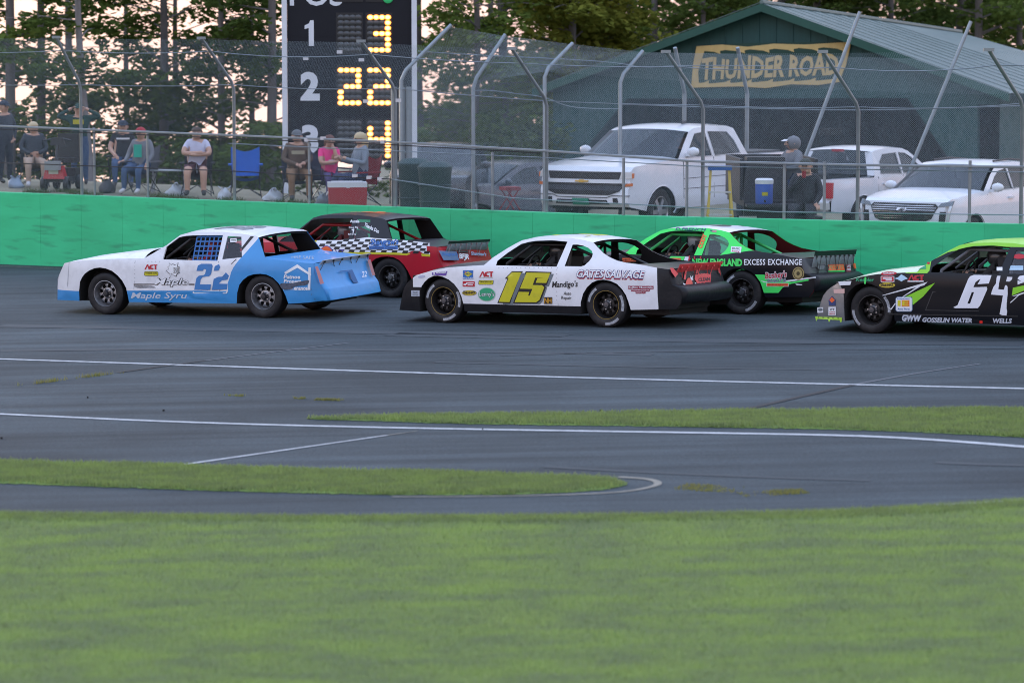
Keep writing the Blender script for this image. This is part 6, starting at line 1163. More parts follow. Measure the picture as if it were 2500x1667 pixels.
# standing at the left edge, cut by the frame
p = on_bank(12, 2.2); person('standing man in dark jacket at the left edge of the picture', p, FC+.9, STAND, dict(ell=(.02, .30, 1.16), wrl=(.10, .2, .95), hal=(.13, .14, .93)), 1.25, c_dk, cloth('trousers_dark', (.025, .03, .045)), c_sho, hair=HAIRB, cap=c_capb)
p = on_bank(84, 2.0); chair('black camp chair under the woman in beige trousers', p, FC+.2, CBLK); person('seated woman in dark quilted jacket and beige trousers wearing sunglasses', p, FC+.25, SEAT, dict(wrl=(.16, .12, .70), wrr=(.16, -.12, .70), hal=(.10, .08, .68), har=(.10, -.08, .68)), 1.25, c_dk, c_bge, c_shw, hair=HAIRY, longhair=False, extra=lambda bo, J, hp: (lambda m_: (m_.tube([hp(.085, .06, .022), hp(.102, .03, .02), hp(.102, -.03, .02), hp(.085, -.06, .022)], .018, 6), m_.build('sunglasses', EYEM, bo)))(MB()))
p = on_bank(196, 2.9); person('standing man in dark green hoodie with arms raised to his head', p, FC, STAND, dict(ell=(.05, .47, 1.48), elr=(.05, -.47, 1.48), wrl=(.08, .24, 1.60), wrr=(.08, -.24, 1.60), hal=(.09, .14, 1.66), har=(.09, -.14, 1.66)), 1.15, c_grn, c_jean, c_sho, cap=c_grn, emblem=(0, .03, .17, .10, c_yel), scale=.97)
# mobility scooter
p = on_bank(152, 1.5); sc_ = tag(empty('mobility_scooter', p, FC-.15), 'red and black mobility scooter parked beside the seated woman', 'scooter'); RS = M('scooter_red', (.42, .02, .03), .3, coat=.3); KS = M('scooter_black', (.02, .02, .022), .5)
mb = MB(); mb.box((0, 0, .22), (1.0, .42, .09)); mb.build('deck', KS, sc_); mb = MB(); mb.box((.46, 0, .38), (.26, .44, .26), taper=.75); mb.build('front_shroud', RS, sc_); mb = MB(); mb.box((-.38, 0, .34), (.34, .44, .2)); mb.build('rear_shroud', KS, sc_)
mb = MB(); mb.tube([(.42, 0, .45), (.28, 0, .98)], .035, 8); mb.build('tiller', KS, sc_); mb = MB(); mb.box((.26, 0, 1.0), (.12, .30, .16), taper=.8); mb.build('control_panel', KS, sc_); mb = MB(); mb.tube([(.30, -.30, 1.02), (.22, -.1, 1.05), (.22, .1, 1.05), (.30, .30, 1.02)], .018, 6); mb.build('handlebar', KS, sc_)
mb = MB(); mb.box((-.30, 0, .60), (.44, .46, .1)); mb.box((-.52, 0, .88), (.10, .44, .52)); mb.build('seat', KS, sc_); mb = MB(); mb.box((.62, 0, .52), (.18, .30, .18)); mb.build('basket', M('basket_grey', (.25, .26, .27), .5), sc_); mb = MB(); mb.box((.592, 0, .40), (.012, .20, .10)); mb.build('badge', M('badge_white', (.6, .62, .6), .5), sc_)
for x in (.46, -.40):
    for s in (1, -1):
        mb = MB(); mb.lathe([(.06, -.05), (.13, -.05), (.15, -.03), (.15, .03), (.13, .05), (.06, .05)], 18, c=(x, s*.24, .15)); mb.build('wheel', KS, sc_)
p = on_bank(302, 2.9); chair('black camp chair behind the man in the grey hoodie', p, FC, CBLK); person('seated man in black printed tee and dark cap behind the grey hoodie', p, FC+.1, SEAT, dict(), 1.15, c_blk, c_jean, c_sho, 'short', cap=c_capb, emblem=(0, .06, .2, .035, M('print_white', (.6, .6, .62), .7)), scale=1.02)
p = on_bank(345, 1.5); chair('grey camp chair under the man in the red cap', p, FC-.3, CGRY); person('seated man in open grey hoodie over teal shirt wearing red cap', p, FC-.35, SEAT, dict(wrl=(.22, .24, .62), wrr=(.20, -.26, .66), hal=(.28, .26, .58), har=(.26, -.30, .66)), 1.15, c_gry, c_jean, c_shw, cap=c_capr, emblem=(0, -.05, .13, .26, c_teal), extra=lambda bo, J, hp: (lambda m_: (m_.loft([[(.178*math.cos(a)-.05, .195*math.sin(a), z) for a in np.linspace(-.3, .3, 5)] for z in (.83, .92)]), m_.build('shirt_print', c_yel, bo)))(MB()), scale=.98)
p = on_bank(482, 1.7); chair('black camp chair under the man with folded arms', p, FC, CBLK); person('seated man in white tee and maroon shorts with folded arms', p, FC+.02, SEAT, FOLD, 1.3, c_wht, c_mar, c_sho, 'short', 'short', hair=HAIRB, scale=1.0)
p = on_bank(600, 1.8); chair('empty bright blue camp chair left of the scoreboard', p, FC+.1, CBLUE, scale if False else None)
p = on_bank(726, 1.6); chair('navy camp chair under the man in brown', p, FC+.15, CNAVY); person('seated man in brown shirt and tan trousers with grey cap', p, FC+.2, SEAT, dict(wrl=(.24, .12, .72), wrr=(.26, -.06, .70), hal=(.30, .05, .71), har=(.31, -.02, .69), knl=(.44, .17, .53), knr=(.44, -.17, .53)), 1.25, c_brn, c_tan, c_sho, cap=cloth('cap_grey', (.12, .13, .14)), emblem=(0, .0, .17, .07, M('print_cream', (.32, .29, .2), .8)), extra=lambda bo, J, hp: None)
p = on_bank(806, 1.9); chair('dark camp chair under the woman in pink', p, FC+.5, CNAVY); person('seated woman in bright pink tee resting chin on her hand', p, FC+.35, SEAT, dict(ell=(.16, .10, .82), wrl=(.13, .06, 1.05), hal=(.10, .04, 1.11), elr=(.12, -.22, .78), wrr=(.20, .02, .80), har=(.20, .09, .82)), 1.05, c_pnk, c_pur, c_shw, 'short', 'long', hair=M('hair_auburn', (.12, .045, .03), .7), longhair=True, emblem=(.03, -.12, .10, .10, M('print_pale', (.6, .5, .55), .8)), scale=.95)
p = on_bank(878, 1.7); chair('dark red camp chair under the blond woman', p, FC-.9, CRED); person('seated blond woman in grey hooded top turned toward the woman in pink', p, FC-1.1, SEAT, dict(wrl=(.30, .12, .86), wrr=(.33, -.08, .84), hal=(.38, .08, .90), har=(.41, -.04, .88)), 1.1, c_lgr, c_nav, c_shw, hair=HAIRY, longhair=True, scale=1.03)
# red cooler with white lid
def cooler(label, loc, face, w_, d_, h_, col, lid):
    R = tag(empty('cooler', loc, face), label, 'cooler'); mb = MB(); mb.box((0, 0, h_*.40), (d_*.94, w_*.95, h_*.8), taper=1.04); mb.build('body', col, R); mb = MB(); mb.box((0, 0, h_*.895), (d_, w_, h_*.19)); mb.box((0, 0, h_*1.0), (d_*.8, w_*.8, h_*.04)); mb.build('lid', lid, R)
    for s in (1, -1): mb = MB(); mb.tube([(-.08, s*w_*.5, h_*.62), (-.06, s*(w_*.5+.03), h_*.5), (.06, s*(w_*.5+.03), h_*.5), (.08, s*w_*.5, h_*.62)], .012, 5); mb.build('handle', lid, R)
    mb = MB(); mb.box((d_*.485, 0, h_*.83), (.02, .06, .05)); mb.build('latch', lid, R); return R
cooler('large red cooler with white lid standing in front of the blond woman', on_bank(848, 1.0), FC+.12, .72, .40, .49, M('cooler_red', (.36, .02, .03), .45, dirt=.2), M('cooler_white', (.62, .64, .68), .5))
# things lying about on the bank
def bag(label, px, v, s, mat, seed):
    r = np.random.default_rng(seed); R = tag(empty('bag', on_bank(px, v), r.uniform(0, 6)), label, 'bag'); mb = MB(); n, m_ = 7, 12; rows = []
    for i in range(n+1):
        z = i/n; q = (1-.72*z**1.6)*(1 if i else .9); rows.append([(s*.62*q*math.cos(a)*(1+.18*math.sin(3*a+i*.8)), s*.42*q*math.sin(a)*(1+.2*math.cos(2*a+i)), s*.62*z+.02*math.sin(2*a)) for a in np.linspace(0, 2*math.pi, m_+1)])
    mb.loft(rows); mb.build('bag_body', mat, R, smooth=50); mb = MB()
    for o_ in (-.06, .06): mb.tube([(-.14*s, o_, s*.58), (-.05*s, o_*2, s*.74), (.06*s, o_*2, s*.72), (.12*s, o_, s*.58)], .012, 5)
    mb.build('handle', mat, R); return R
PW = M('plastic_white', (.40, .44, .48), .5, var=.1); bag('white plastic bag between the blue chair and the man in brown', 668, 1.2, .34, PW, 1); bag('white bag on the ground behind the folded arms man', 548, 1.3, .32, PW, 2); bag('grey bag at the feet of the woman in pink', 790, 1.0, .34, M('bag_grey', (.16, .18, .20), .7), 3); bag('blue grey bag by the far left spectators', 38, 1.4, .34, M('bag_blue_grey', (.22, .28, .36), .6), 4); bag('black bag left of the man in the red cap', 262, 1.3, .42, M('bag_black', (.03, .03, .033), .7), 5); bag('grey white tote under the camp table', 430, 1.4, .34, PW, 6)
tb_ = tag(empty('camp_table', on_bank(415, 2.1), FC), 'low white camp table between the grey hoodie and folded arms men', 'table'); mb = MB(); mb.box((0, 0, .44), (.45, .75, .03)); mb.build('table_top', PW, tb_)
for x in (.18, -.18):
    for y in (.32, -.32): mb = MB(); mb.tube([(x, y*1.05, 0), (x, y, .43)], .03 if y > 0 else .02, 6); mb.build('leg', PW, tb_)
# green lidded bin behind the thick post
bn = tag(empty('trash_bin', on_bank(1062, 1.2), FC), 'dark green bin behind the scoreboard post', 'bin'); BG = M('bin_green', (.02, .05, .05), .6, var=.1); mb = MB(); mb.lathe([(.25, .0), (.27, .02), (.30, .80), (.31, .82), (.31, .86), (.29, .86)], 24, 'Z'); mb.build('barrel', BG, bn, smooth=40); mb = MB(); mb.lathe([(.32, .86), (.32, .90), (.22, .98), (.0001, 1.0)], 24, 'Z'); mb.build('lid', BG, bn, smooth=40)
for z in (.25, .55): mb = MB(); mb.lathe([(.285+.03*z, z), (.30+.03*z, z+.015), (.285+.03*z, z+.03)], 24, 'Z'); mb.build('rib', BG, bn)
bn2 = copy_tree(bn); bn2.location = on_bank(1012, 1.6); bn2['label'] = 'dark green bin half hidden by the raking fence pole'; bn['group'] = bn2['group'] = 'bins behind the fence'; bn['label'] = 'dark green bin in front of the dark parked car'
# ------------------------------------------------------------------ parked road vehicles
CHROME = M('chrome', (.6, .6, .62), .15, 1.); CWHITE = M('car_white', (.66, .69, .74), .22, var=.02, coat=.5); CDARK = M('car_dark', (.02, .022, .028), .2, coat=.5); CGB = M('car_grey_blue', (.06, .07, .095), .22, coat=.5); TINT = glass('car_glass', (.06, .075, .09), .62, .04); TRIM = M('trim_black', (.015, .015, .017), .5); TIRE = M('tyre_rubber', (.016, .016, .018), .62); ALLOY = M('alloy', (.35, .36, .38), .3, .8); LGT = M('headlight_lens', (.55, .58, .6), .12, .3, coat=.5); AMBER = M('amber_lens', (.55, .14, .03), .3); REDL = M('tail_lens', (.42, .015, .025), .25, coat=.4); PLATE = M('plate_green', (.02, .22, .14), .5); CABIN = M('cabin_dark', (.02, .02, .022), .8)
class Vehicle:
    def __init__(s, label, loc, head, paint, P, group='vehicles parked behind the fence', name='parked_truck', cat='truck'):
        s.P = P; s.r = tag(empty(name, loc, head), label, cat, group); s.paint = paint; s.shell()
    def hw(s, X, Z):
        P = s.P; w = P['w']
        w -= P.get('nose', .12)*max(0, (X-P['xf']+.9)/.9)**2; w -= P.get('tailt', .04)*max(0, (P['xr']+.7-X)/.7)**2
        if Z > P['zb']: w -= P['lean']*(Z-P['zb'])
        elif Z > P['zb']-.2: w += .0
        if Z < .6: w -= .05*((.6-Z)/.3)
        return w
    def shell(s):
        P = s.P; R = s.r; arches = []
        bot = [(P['xr'], P['zs']+.05)]
        def arch(x, r, n=12): return [(x-r*math.cos(math.pi*k/n), P['zs']+.0+max(0, math.sin(math.pi*k/n))*(P['R']+r*.9-P['zs']-.0+.0)) for k in range(n+1)]
        ar, af = arch(P['wr'], P['R']+.09), arch(P['wf'], P['R']+.09); s.ar, s.af = ar, af
        top = P['hood']+P['wind'][1:]+P['roof'][1:]+P['rear'][1:]
        outl = [(P['xf']-.02, P['zs']+.08)]+top+[(P['xr'], P['zs']+.05)]+ar+af
        V, F, _ = tri2d(outl, P['wins'], grid=(.25, .15))
        for sg in (1, -1):
            mb = MB(); mb.v = [(x, sg*s.hw(x, z), z) for x, z in V]; mb.f = F; mb.m = [0]*len(F); mb.build('side_panel', s.paint, R, smooth=35)
            for w_ in P['wins']:
                V2, F2, _ = tri2d(w_, grid=.3); mb = MB(); mb.v = [(x, sg*(s.hw(x, z)-.015), z) for x, z in V2]; mb.f = F2; mb.m = [0]*len(F2); mb.build('window', TINT, R)
                mb = MB(); L = w_+w_[:1]; c = np.mean(w_, 0); L2 = [tuple(c+(np.array(q)-c)*1.05) for q in L]; mb.loft([[(x, sg*(s.hw(x, z)+.006), z) for x, z in L2], [(x, sg*(s.hw(x, z)-.013), z) for x, z in L]]); mb.build('window_trim', TRIM, R)
            for lp in (ar, af):
                mb = MB(); mb.loft([[(x, sg*(s.hw(x, z)-.002), z) for x, z in lp], [(x, sg*(s.hw(x, z)-.3), z) for x, z in lp]]); mb.build('wheel_arch', TRIM, R)
                mb = MB(); c = ((lp[0][0]+lp[-1][0])/2, P['zs']); lp2 = [(c[0]+(x-c[0])*1.06, c[1]+(z-c[1])*1.05) for x, z in lp]; mb.loft([[(x, sg*(s.hw(x, z)+.016), z) for x, z in lp], [(x, sg*(s.hw(x, z)+.012), z) for x, z in lp2]]); mb.build('arch_lip', P.get('lip', s.paint), R)
            for d in P.get('seams', []):
                mb = MB(); mb.tube([(x, sg*(s.hw(x, z)+.001), z) for x, z in d], .006, 4); mb.build('door_seam', TRIM, R)
            for x, z in P.get('handles', []): mb = MB(); mb.box((x, sg*(s.hw(x, z)+.015), z), (.20, .03, .035)); mb.build('door_handle', P.get('hmat', s.paint), R)
            if 'mirror' in P: x, z = P['mirror']; mb = MB(); mb.ball((x, sg*(s.hw(x, z)+.15), z+.08), .12, 6, sc=(.55, 1., .72)); mb.box((x, sg*(s.hw(x, z)+.04), z+.02), (.06, .12, .05)); mb.build('mirror', s.paint, R, smooth=60)
            for X in (P['wf'], P['wr']):
                w0 = s.hw(X, .7)-.04; mb = MB(); r_ = P['R']; mb.lathe([(r_*.62, sg*-.11), (r_*.9, sg*-.125), (r_, sg*-.09), (r_, sg*.09), (r_*.9, sg*.125), (r_*.66, sg*.115)], 32); ty = mb.build('tyre', TIRE, None, smooth=35)
                mb = MB(); mb.lathe([(r_*.67, sg*.112), (r_*.64, sg*.115), (r_*.60, sg*.08), (r_*.58, sg*-.1)], 32)
                for k in range(6):
                    a = 2*math.pi*k/6; mb.add([(q*math.cos(a+da), sg*(.09 if q > .1 else .10), q*math.sin(a+da)) for q, da in ((.05, -.9), (r_*.62, -.16), (r_*.62, .16), (.05, .9))]+[(q*math.cos(a+da), sg*.06, q*math.sin(a+da)) for q, da in ((.05, -.9), (r_*.62, -.16), (r_*.62, .16), (.05, .9))], [(0, 1, 2, 3), (0, 4, 5, 1), (2, 6, 7, 3)])
                mb.lathe([(.075, sg*.1), (.07, sg*.115), (.0001, sg*.117)], 12); wh = mb.build('wheel', ALLOY, R, smooth=30); wh.location = (X, sg*(w0-.10), r_); ty.parent = wh
                mb = MB(); mb.lathe([(r_*.57, sg*.0), (.02, sg*.0)], 20); mb.build('brake_disc', M('brake_black', (.012, .012, .012), .8), wh)
        def skin(name, line, mat, crown=.0, n=12, inset=0., xb=0., p=3, ends=None):
            mb = MB(); rows = []
            for i, (X, Z) in enumerate(line):
                c = crown[i] if isinstance(crown, (list, tuple)) else crown; rows.append([(X+(xb if not isinstance(xb, (list, tuple)) else xb[i])*(1-abs(t)**2), (s.hw(X, Z)-inset)*t, Z+c*(1-abs(t)**p)) for t in np.linspace(-1, 1, n+1)])
            mb.loft(rows); return mb.build(name, mat, R, smooth=40)
        s.skin = skin; h = P['hood']; k = P['kf']
        skin('front_fascia', [(P['xf']-.02, P['zs']+.08)]+h[:k+1], s.paint, xb=.10); skin('hood', h[k:], s.paint, [.0]+[P.get('hc', .05)]*(len(h)-k-1), xb=[.10]+[.05]*(len(h)-k-1)); n = len(P['wind'])
        skin('windshield', P['wind'], TINT, [.05]*n, inset=.07, xb=.10); skin('roof', P['roof'], s.paint, [.04]*len(P['roof']), p=2.5)
        rr = P['rear']; kr = P.get('kr', 1); skin('rear_window', rr[:kr+1], TINT, .02, inset=.16, xb=-.05)
        for sg in (1, -1):
            mb = MB(); mb.loft([[(x-.0, sg*(s.hw(x, z)), z) for x, z in rr[:kr+1]], [(x-.0, sg*(s.hw(x, z)-.17), z) for x, z in rr[:kr+1]]]); mb.build('rear_pillar', s.paint, R)
        if P.get('bed'):
            bx0, bx1, bz = P['bed']; mb = MB()
            for sg in (1, -1): mb.loft([[(x, sg*s.hw(x, bz), bz) for x in (bx0, bx1)], [(x, sg*(s.hw(x, bz)-.09), bz+.005) for x in (bx0, bx1)], [(x, sg*(s.hw(x, bz)-.10), bz-.45) for x in (bx0, bx1)]])
            mb.build('bed_rail', s.paint, R); mb = MB(); mb.box(((bx0+bx1)/2, 0, bz-.47), (abs(bx1-bx0), 1.7, .04)); mb.box((bx0, 0, bz-.25), (.04, 1.75, .5)); mb.build('bed', TRIM, R)
            skin('tailgate', P['tail'], s.paint, xb=-.02)
        else: skin('tailgate', rr[kr:]+[(P['xr'], P['zs']+.05)], s.paint, xb=-.06)
        mb = MB(); mb.box(((P['xf']+P['xr'])/2, 0, P['zs']+.12), (P['xf']-P['xr']-.5, 1.45, .2)); mb.box((P['xf']-1.0, 0, P['zb']-.38), (1.3, 1.3, .5)); mb.build('underbody', CABIN, R)
        c0, c1 = P['cab']; mb = MB(); mb.box(((c0+c1)/2, 0, .62), (c0-c1, 1.5, .1)); mb.box((c0-.05, 0, P['zb']-.18), (.4, 1.5, .3)); mb.build('cabin', CABIN, R)
        for y in (.42, -.42): mb = MB(); x = P['seat']; mb.box((x, y, P['zb']-.42), (.5, .5, .16)); mb.box((x-.28, y, P['zb']-.05), (.14, .48, .66), Matrix.Rotation(math.radians(-12), 3, 'Y')); mb.box((x-.36, y, P['zb']+.36), (.10, .26, .16)); mb.build('seat', CABIN, R)
    def front(s, name, pts, mat, off=.012, x0=None, thick=.03):
        """panel on the nose: (y, z) outline pushed onto the front fascia"""
        P = s.P; line = [(P['xf']-.02, P['zs']+.08)]+P['hood'][:P['kf']+1]; zs = [(z, x) for x, z in line]; pts = [tuple(np.array(pts[i])*(1-t)+np.array(pts[(i+1) % len(pts)])*t) for i in range(len(pts)) for t in np.arange(0, 1, .08/max(.08, math.dist(pts[i], pts[(i+1) % len(pts)])))]; V, F, _ = tri2d(pts, grid=.08)
        def X(y, z): x = interp(z, zs); w_ = s.hw(x, z); return x+.10*(1-(y/w_)**2)
        mb = MB(); n = len(V); mb.v = [(X(y, z)+off, y, z) for y, z in V]+[(X(y, z)+off-thick, y, z) for y, z in V]; mb.f = list(F)+[tuple(n+i for i in reversed(f)) for f in F]; mb.m = [0]*len(mb.f)
        b = len(mb.v); L = list(pts)+[pts[0]]; mb.loft([[(X(y, z)+off, y, z) for y, z in L], [(X(y, z)+off-thick, y, z) for y, z in L]]); return mb.build(name, mat, s.r)
mir = lambda q: [(-y, z) for y, z in q]
PT = dict(xf=2.88, xr=-2.95, w=1.0, zb=1.30, lean=.36, zs=.46, R=.42, wf=1.90, wr=-1.78, nose=.10, kf=4, kr=1,
          hood=[(2.93, .62), (2.92, .84), (2.88, .90), (2.85, 1.16), (2.76, 1.24), (2.1, 1.30), (1.30, 1.335)], wind=[(1.30, 1.335), (.95, 1.58), (.62, 1.80)], roof=[(.62, 1.80), (.40, 1.86), (-.2, 1.895), (-.9, 1.875), (-1.12, 1.83)], rear=[(-1.12, 1.83), (-1.36, 1.36), (-1.42, 1.33), (-2.93, 1.34)],
          wins=[[(.98, 1.36), (.62, 1.62), (.42, 1.76), (.04, 1.79), (.02, 1.36)], [(-.10, 1.36), (-.10, 1.79), (-.80, 1.77), (-.98, 1.62), (-1.08, 1.38)]], seams=[[(1.12, 1.30), (1.10, .62)], [(-.04, 1.34), (-.04, .60)], [(-1.18, 1.32), (-1.15, .60)], [(1.12, .98), (-1.2, 1.0)], [(1.12, .80), (-1.2, .80)]], handles=[(.2, 1.18), (-.92, 1.18)], mirror=(.98, 1.38), bed=(-1.42, -2.93, 1.34), tail=[(-2.93, 1.34), (-2.95, .75), (-2.97, .70), (-2.97, .55)], cab=(1.2, -1.3), seat=.15, hc=.06)
HS = math.atan2(-math.cos(math.radians(32)), -math.sin(math.radians(32)))
def place(px, py, d): p = at(px, py, d); return np.array([p[0], p[1], bank_z(p[0], p[1])])
lp = place(1624, 420, 59.3); lp[2] += .0
tr1 = Vehicle('white full size pickup truck with twin black grilles facing the fence', lp, HS, CWHITE, PT); v = tr1; tr1.r.scale = (1.05, 1.05, 1.05)
v.front('grille', [(-.70, 1.02), (-.74, 1.15), (.74, 1.15), (.70, 1.02)], TRIM); v.front('grille_bar', [(-.86, .955), (-.84, 1.02), (.84, 1.02), (.86, .955)], CWHITE, .03); v.front('grille', [(-.74, .82), (-.84, .95), (.84, .95), (.74, .82), (.55, .75), (-.55, .75)], TRIM)
for sg in (1, -1):
    q = [(sg*y, z) for y, z in ((.72, 1.03), (.74, 1.15), (.93, 1.15), (.94, 1.04))]; v.front('headlight', q, LGT, .016); q = [(sg*y, z) for y, z in ((.80, .90), (.84, .95), (.95, .96), (.95, .91))]; v.front('turn_signal', q, AMBER, .016); q = [(sg*y, z) for y, z in ((.62, .60), (.62, .70), (.70, .70), (.72, .62))]; v.front('fog_lamp', q, TRIM, .014)
    q = [(sg*y, z) for y, z in ((.94, 1.04), (.93, 1.13), (.965, 1.13), (.965, 1.05))]; v.front('side_marker', q, AMBER, .014)
v.front('bowtie_emblem', [(-.13, .975), (-.12, 1.0), (-.05, 1.0), (-.045, 1.012), (.045, 1.012), (.05, 1.0), (.14, 1.0), (.13, .975), (.05, .975), (.045, .963), (-.045, .963), (-.05, .975)], M('emblem_gold', (.50, .33, .06), .3, .5), .05); v.front('bumper_opening', [(-.55, .585), (-.50, .665), (.50, .665), (.55, .585)], TRIM, .014); v.front('license_plate', [(-.16, .57), (-.16, .69), (.16, .69), (.16, .57)], PLATE, .04); v.front('bumper_gap', [(-.92, .735), (-.6, .735), (-.5, .70), (.5, .70), (.6, .735), (.92, .735), (.92, .745), (.6, .747), (.5, .712), (-.5, .712), (-.6, .747), (-.92, .745)], TRIM, .01)
mb = MB(); mb.box((-2.17, 0, 1.365), (1.5, 1.72, .04)); mb.build('bed_cover', TRIM, v.r)
mb = MB(); mb.box((-.15, .30, 1.95), (.16, .03, .06)); mb.build('roof_antenna', TRIM, v.r)
mwp = v.r.matrix_basis @ Matrix.Translation((.12, .42, .42))
person('driver in the window of the white pickup truck', (0, 0, 0), 0, SEAT, dict(), 1.0, c_blk, c_jean, c_sho, hair=HAIRB, mw=mwp, group=None)
# second white pickup seen from behind
PT2 = dict(xf=2.55, xr=-2.70, w=.92, zb=1.10, lean=.36, zs=.46, R=.37, wf=1.62, wr=-1.60, nose=.12, kf=4, kr=1,
           hood=[(2.60, .60), (2.60, .72), (2.56, .80), (2.50, .98), (2.40, 1.04), (1.8, 1.10), (1.10, 1.14)], wind=[(1.10, 1.14), (.70, 1.42), (.42, 1.58)], roof=[(.42, 1.58), (.2, 1.64), (-.3, 1.66), (-.8, 1.63), (-.98, 1.59)], rear=[(-.98, 1.59), (-1.14, 1.14), (-1.20, 1.11), (-2.68, 1.12)],
           wins=[[(.82, 1.16), (.45, 1.46), (.25, 1.54), (.02, 1.56), (.0, 1.16)], [(-.10, 1.16), (-.10, 1.56), (-.62, 1.54), (-.80, 1.40), (-.88, 1.18)]], seams=[[(.95, 1.10), (.93, .6)], [(-.04, 1.14), (-.04, .6)], [(-1.0, 1.12), (-1.0, .6)]], handles=[(.15, .98), (-.75, .98)], mirror=(.82, 1.18), bed=(-1.20, -2.68, 1.12), tail=[(-2.68, 1.12), (-2.70, .72), (-2.78, .70), (-2.78, .52), (-2.70, .50)], cab=(1.0, -1.1), seat=.1)
H2 = math.atan2(math.cos(math.radians(37)), math.sin(math.radians(37)))
tr2 = Vehicle('white pickup truck seen from behind with red tail lights', place(2110, 420, 61.2), H2, CWHITE, PT2); v = tr2
def rear_panel(v, name, pts, mat, off=.014):
    line = v.P['tail'] if 'tail' in v.P else None; zs = sorted([(z, x) for x, z in line]); V, F, _ = tri2d(pts); mb = MB(); n = len(V); mb.v = [(interp(z, zs)-.02-off, y, z) for y, z in V]+[(interp(z, zs)+.01, y, z) for y, z in V]; mb.f = list(F)+[tuple(n+i for i in reversed(f)) for f in F]; L = list(pts)+[pts[0]]; mb.m = [0]*len(mb.f); mb.loft([[(interp(z, zs)-.02-off, y, z) for y, z in L], [(interp(z, zs)+.01, y, z) for y, z in L]]); return mb.build(name, mat, v.r)
for sg in (1, -1): rear_panel(v, 'tail_light', [(sg*.76, .76), (sg*.76, 1.06), (sg*.905, 1.06), (sg*.905, .76)], REDL, .03)
rear_panel(v, 'bumper_step', [(-.88, .55), (-.88, .68), (.88, .68), (.88, .55)], M('bumper_pale', (.5, .5, .48), .5), .05); rear_panel(v, 'tailgate_handle', [(-.14, .93), (-.14, 1.0), (.14, 1.0), (.14, .93)], TRIM, .02); rear_panel(v, 'license_plate', [(-.16, .57), (-.16, .67), (.16, .67), (.16, .57)], PLATE, .06)
V, F, wd = text2d('TOYOTA', .03, 0); mb = MB(); mb.v = [(-2.735, .52-a*.62/wd, .985+b*.07) for a, b in V]; mb.f = list(F); mb.m = [0]*len(F); mb.build('lettering', M('letter_pale_red', (.40, .15, .17), .5), v.r)
mb = MB(); mb.box((-1.02, 0, 1.615), (.05, .26, .05)); mb.build('brake_light', REDL, v.r)
# white crossover at the right
PS = dict(xf=2.30, xr=-2.35, w=.95, zb=1.08, lean=.36, zs=.34, R=.38, wf=1.42, wr=-1.42, nose=.16, kf=4, kr=2, lip=TRIM,
          hood=[(2.34, .50), (2.35, .70), (2.34, .90), (2.28, 1.05), (2.16, 1.10), (1.6, 1.16), (.98, 1.20)], wind=[(.98, 1.20), (.52, 1.46), (.22, 1.60)], roof=[(.22, 1.60), (.0, 1.655), (-.7, 1.675), (-1.5, 1.63), (-1.80, 1.57)], rear=[(-1.80, 1.57), (-2.05, 1.33), (-2.20, 1.12), (-2.34, 1.05)],
          wins=[[(.72, 1.20), (.32, 1.44), (.10, 1.53), (-.25, 1.57), (-.28, 1.20)], [(-.36, 1.20), (-.36, 1.57), (-.95, 1.55), (-1.15, 1.22)], [(-1.22, 1.23), (-1.05, 1.53), (-1.5, 1.47), (-1.72, 1.28)]], seams=[[(.86, 1.14), (.84, .5)], [(-.32, 1.18), (-.32, .5)], [(-1.18, 1.15), (-1.12, .7)]], handles=[(-.12, 1.05), (-1.0, 1.06)], mirror=(.72, 1.18), cab=(.95, -1.9), seat=0.)
HU = math.atan2(-math.cos(math.radians(33)), -math.sin(math.radians(33)))
suv = Vehicle('white crossover with wide slatted grille at the right behind the fence', place(2345, 440, 56.6)-np.array([0, 0, .12]), HU, CWHITE, PS, name='parked_car', cat='car'); v = suv
_f0 = v.front
def _fu(name, pts, *a, **k): return _f0(name, [(y, z*1.06+.12) for y, z in pts], *a, **k)
v.front = _fu
v.front('grille', [(-.55, .60), (-.66, .80), (-.60, .85), (.60, .85), (.66, .80), (.55, .60), (.45, .56), (-.45, .56)], TRIM)
for k in range(7): z = .595+k*.036; hw_ = .53+.02*k if k < 6 else .58; v.front('grille_slat', [(-hw_, z), (-hw_, z+.009), (hw_, z+.009), (hw_, z)], CHROME, .022, thick=.01)
v.front('grille_emblem', [(-.10, .735), (-.09, .775), (.09, .775), (.10, .735), (0, .70)], CHROME, .035)
for sg in (1, -1):
    v.front('headlight', [(sg*y, z) for y, z in ((.66, .80), (.70, .86), (.90, .90), (.90, .82))], M('headlight_dark', (.16, .18, .2), .15, .3), .014); v.front('running_light', [(sg*y, z) for y, z in ((.80, .50), (.86, .82), (.90, .82), (.85, .50))], LGT, .018); v.front('vent', [(sg*y, z) for y, z in ((.68, .52), (.70, .72), (.80, .72), (.78, .50))], TRIM, .013)
v.front('bumper_opening', [(-.62, .42), (-.55, .52), (.55, .52), (.62, .42)], TRIM, .013); v.front('license_plate', [(-.15, .40), (-.15, .50), (.15, .50), (.15, .40)], PLATE, .03)
for sg in (1, -1): mb = MB(); mb.tube([(-.1, sg*.60, 1.70), (-.8, sg*.60, 1.72), (-1.55, sg*.58, 1.67)], .018, 6); mb.build('roof_rail', TRIM, v.r)
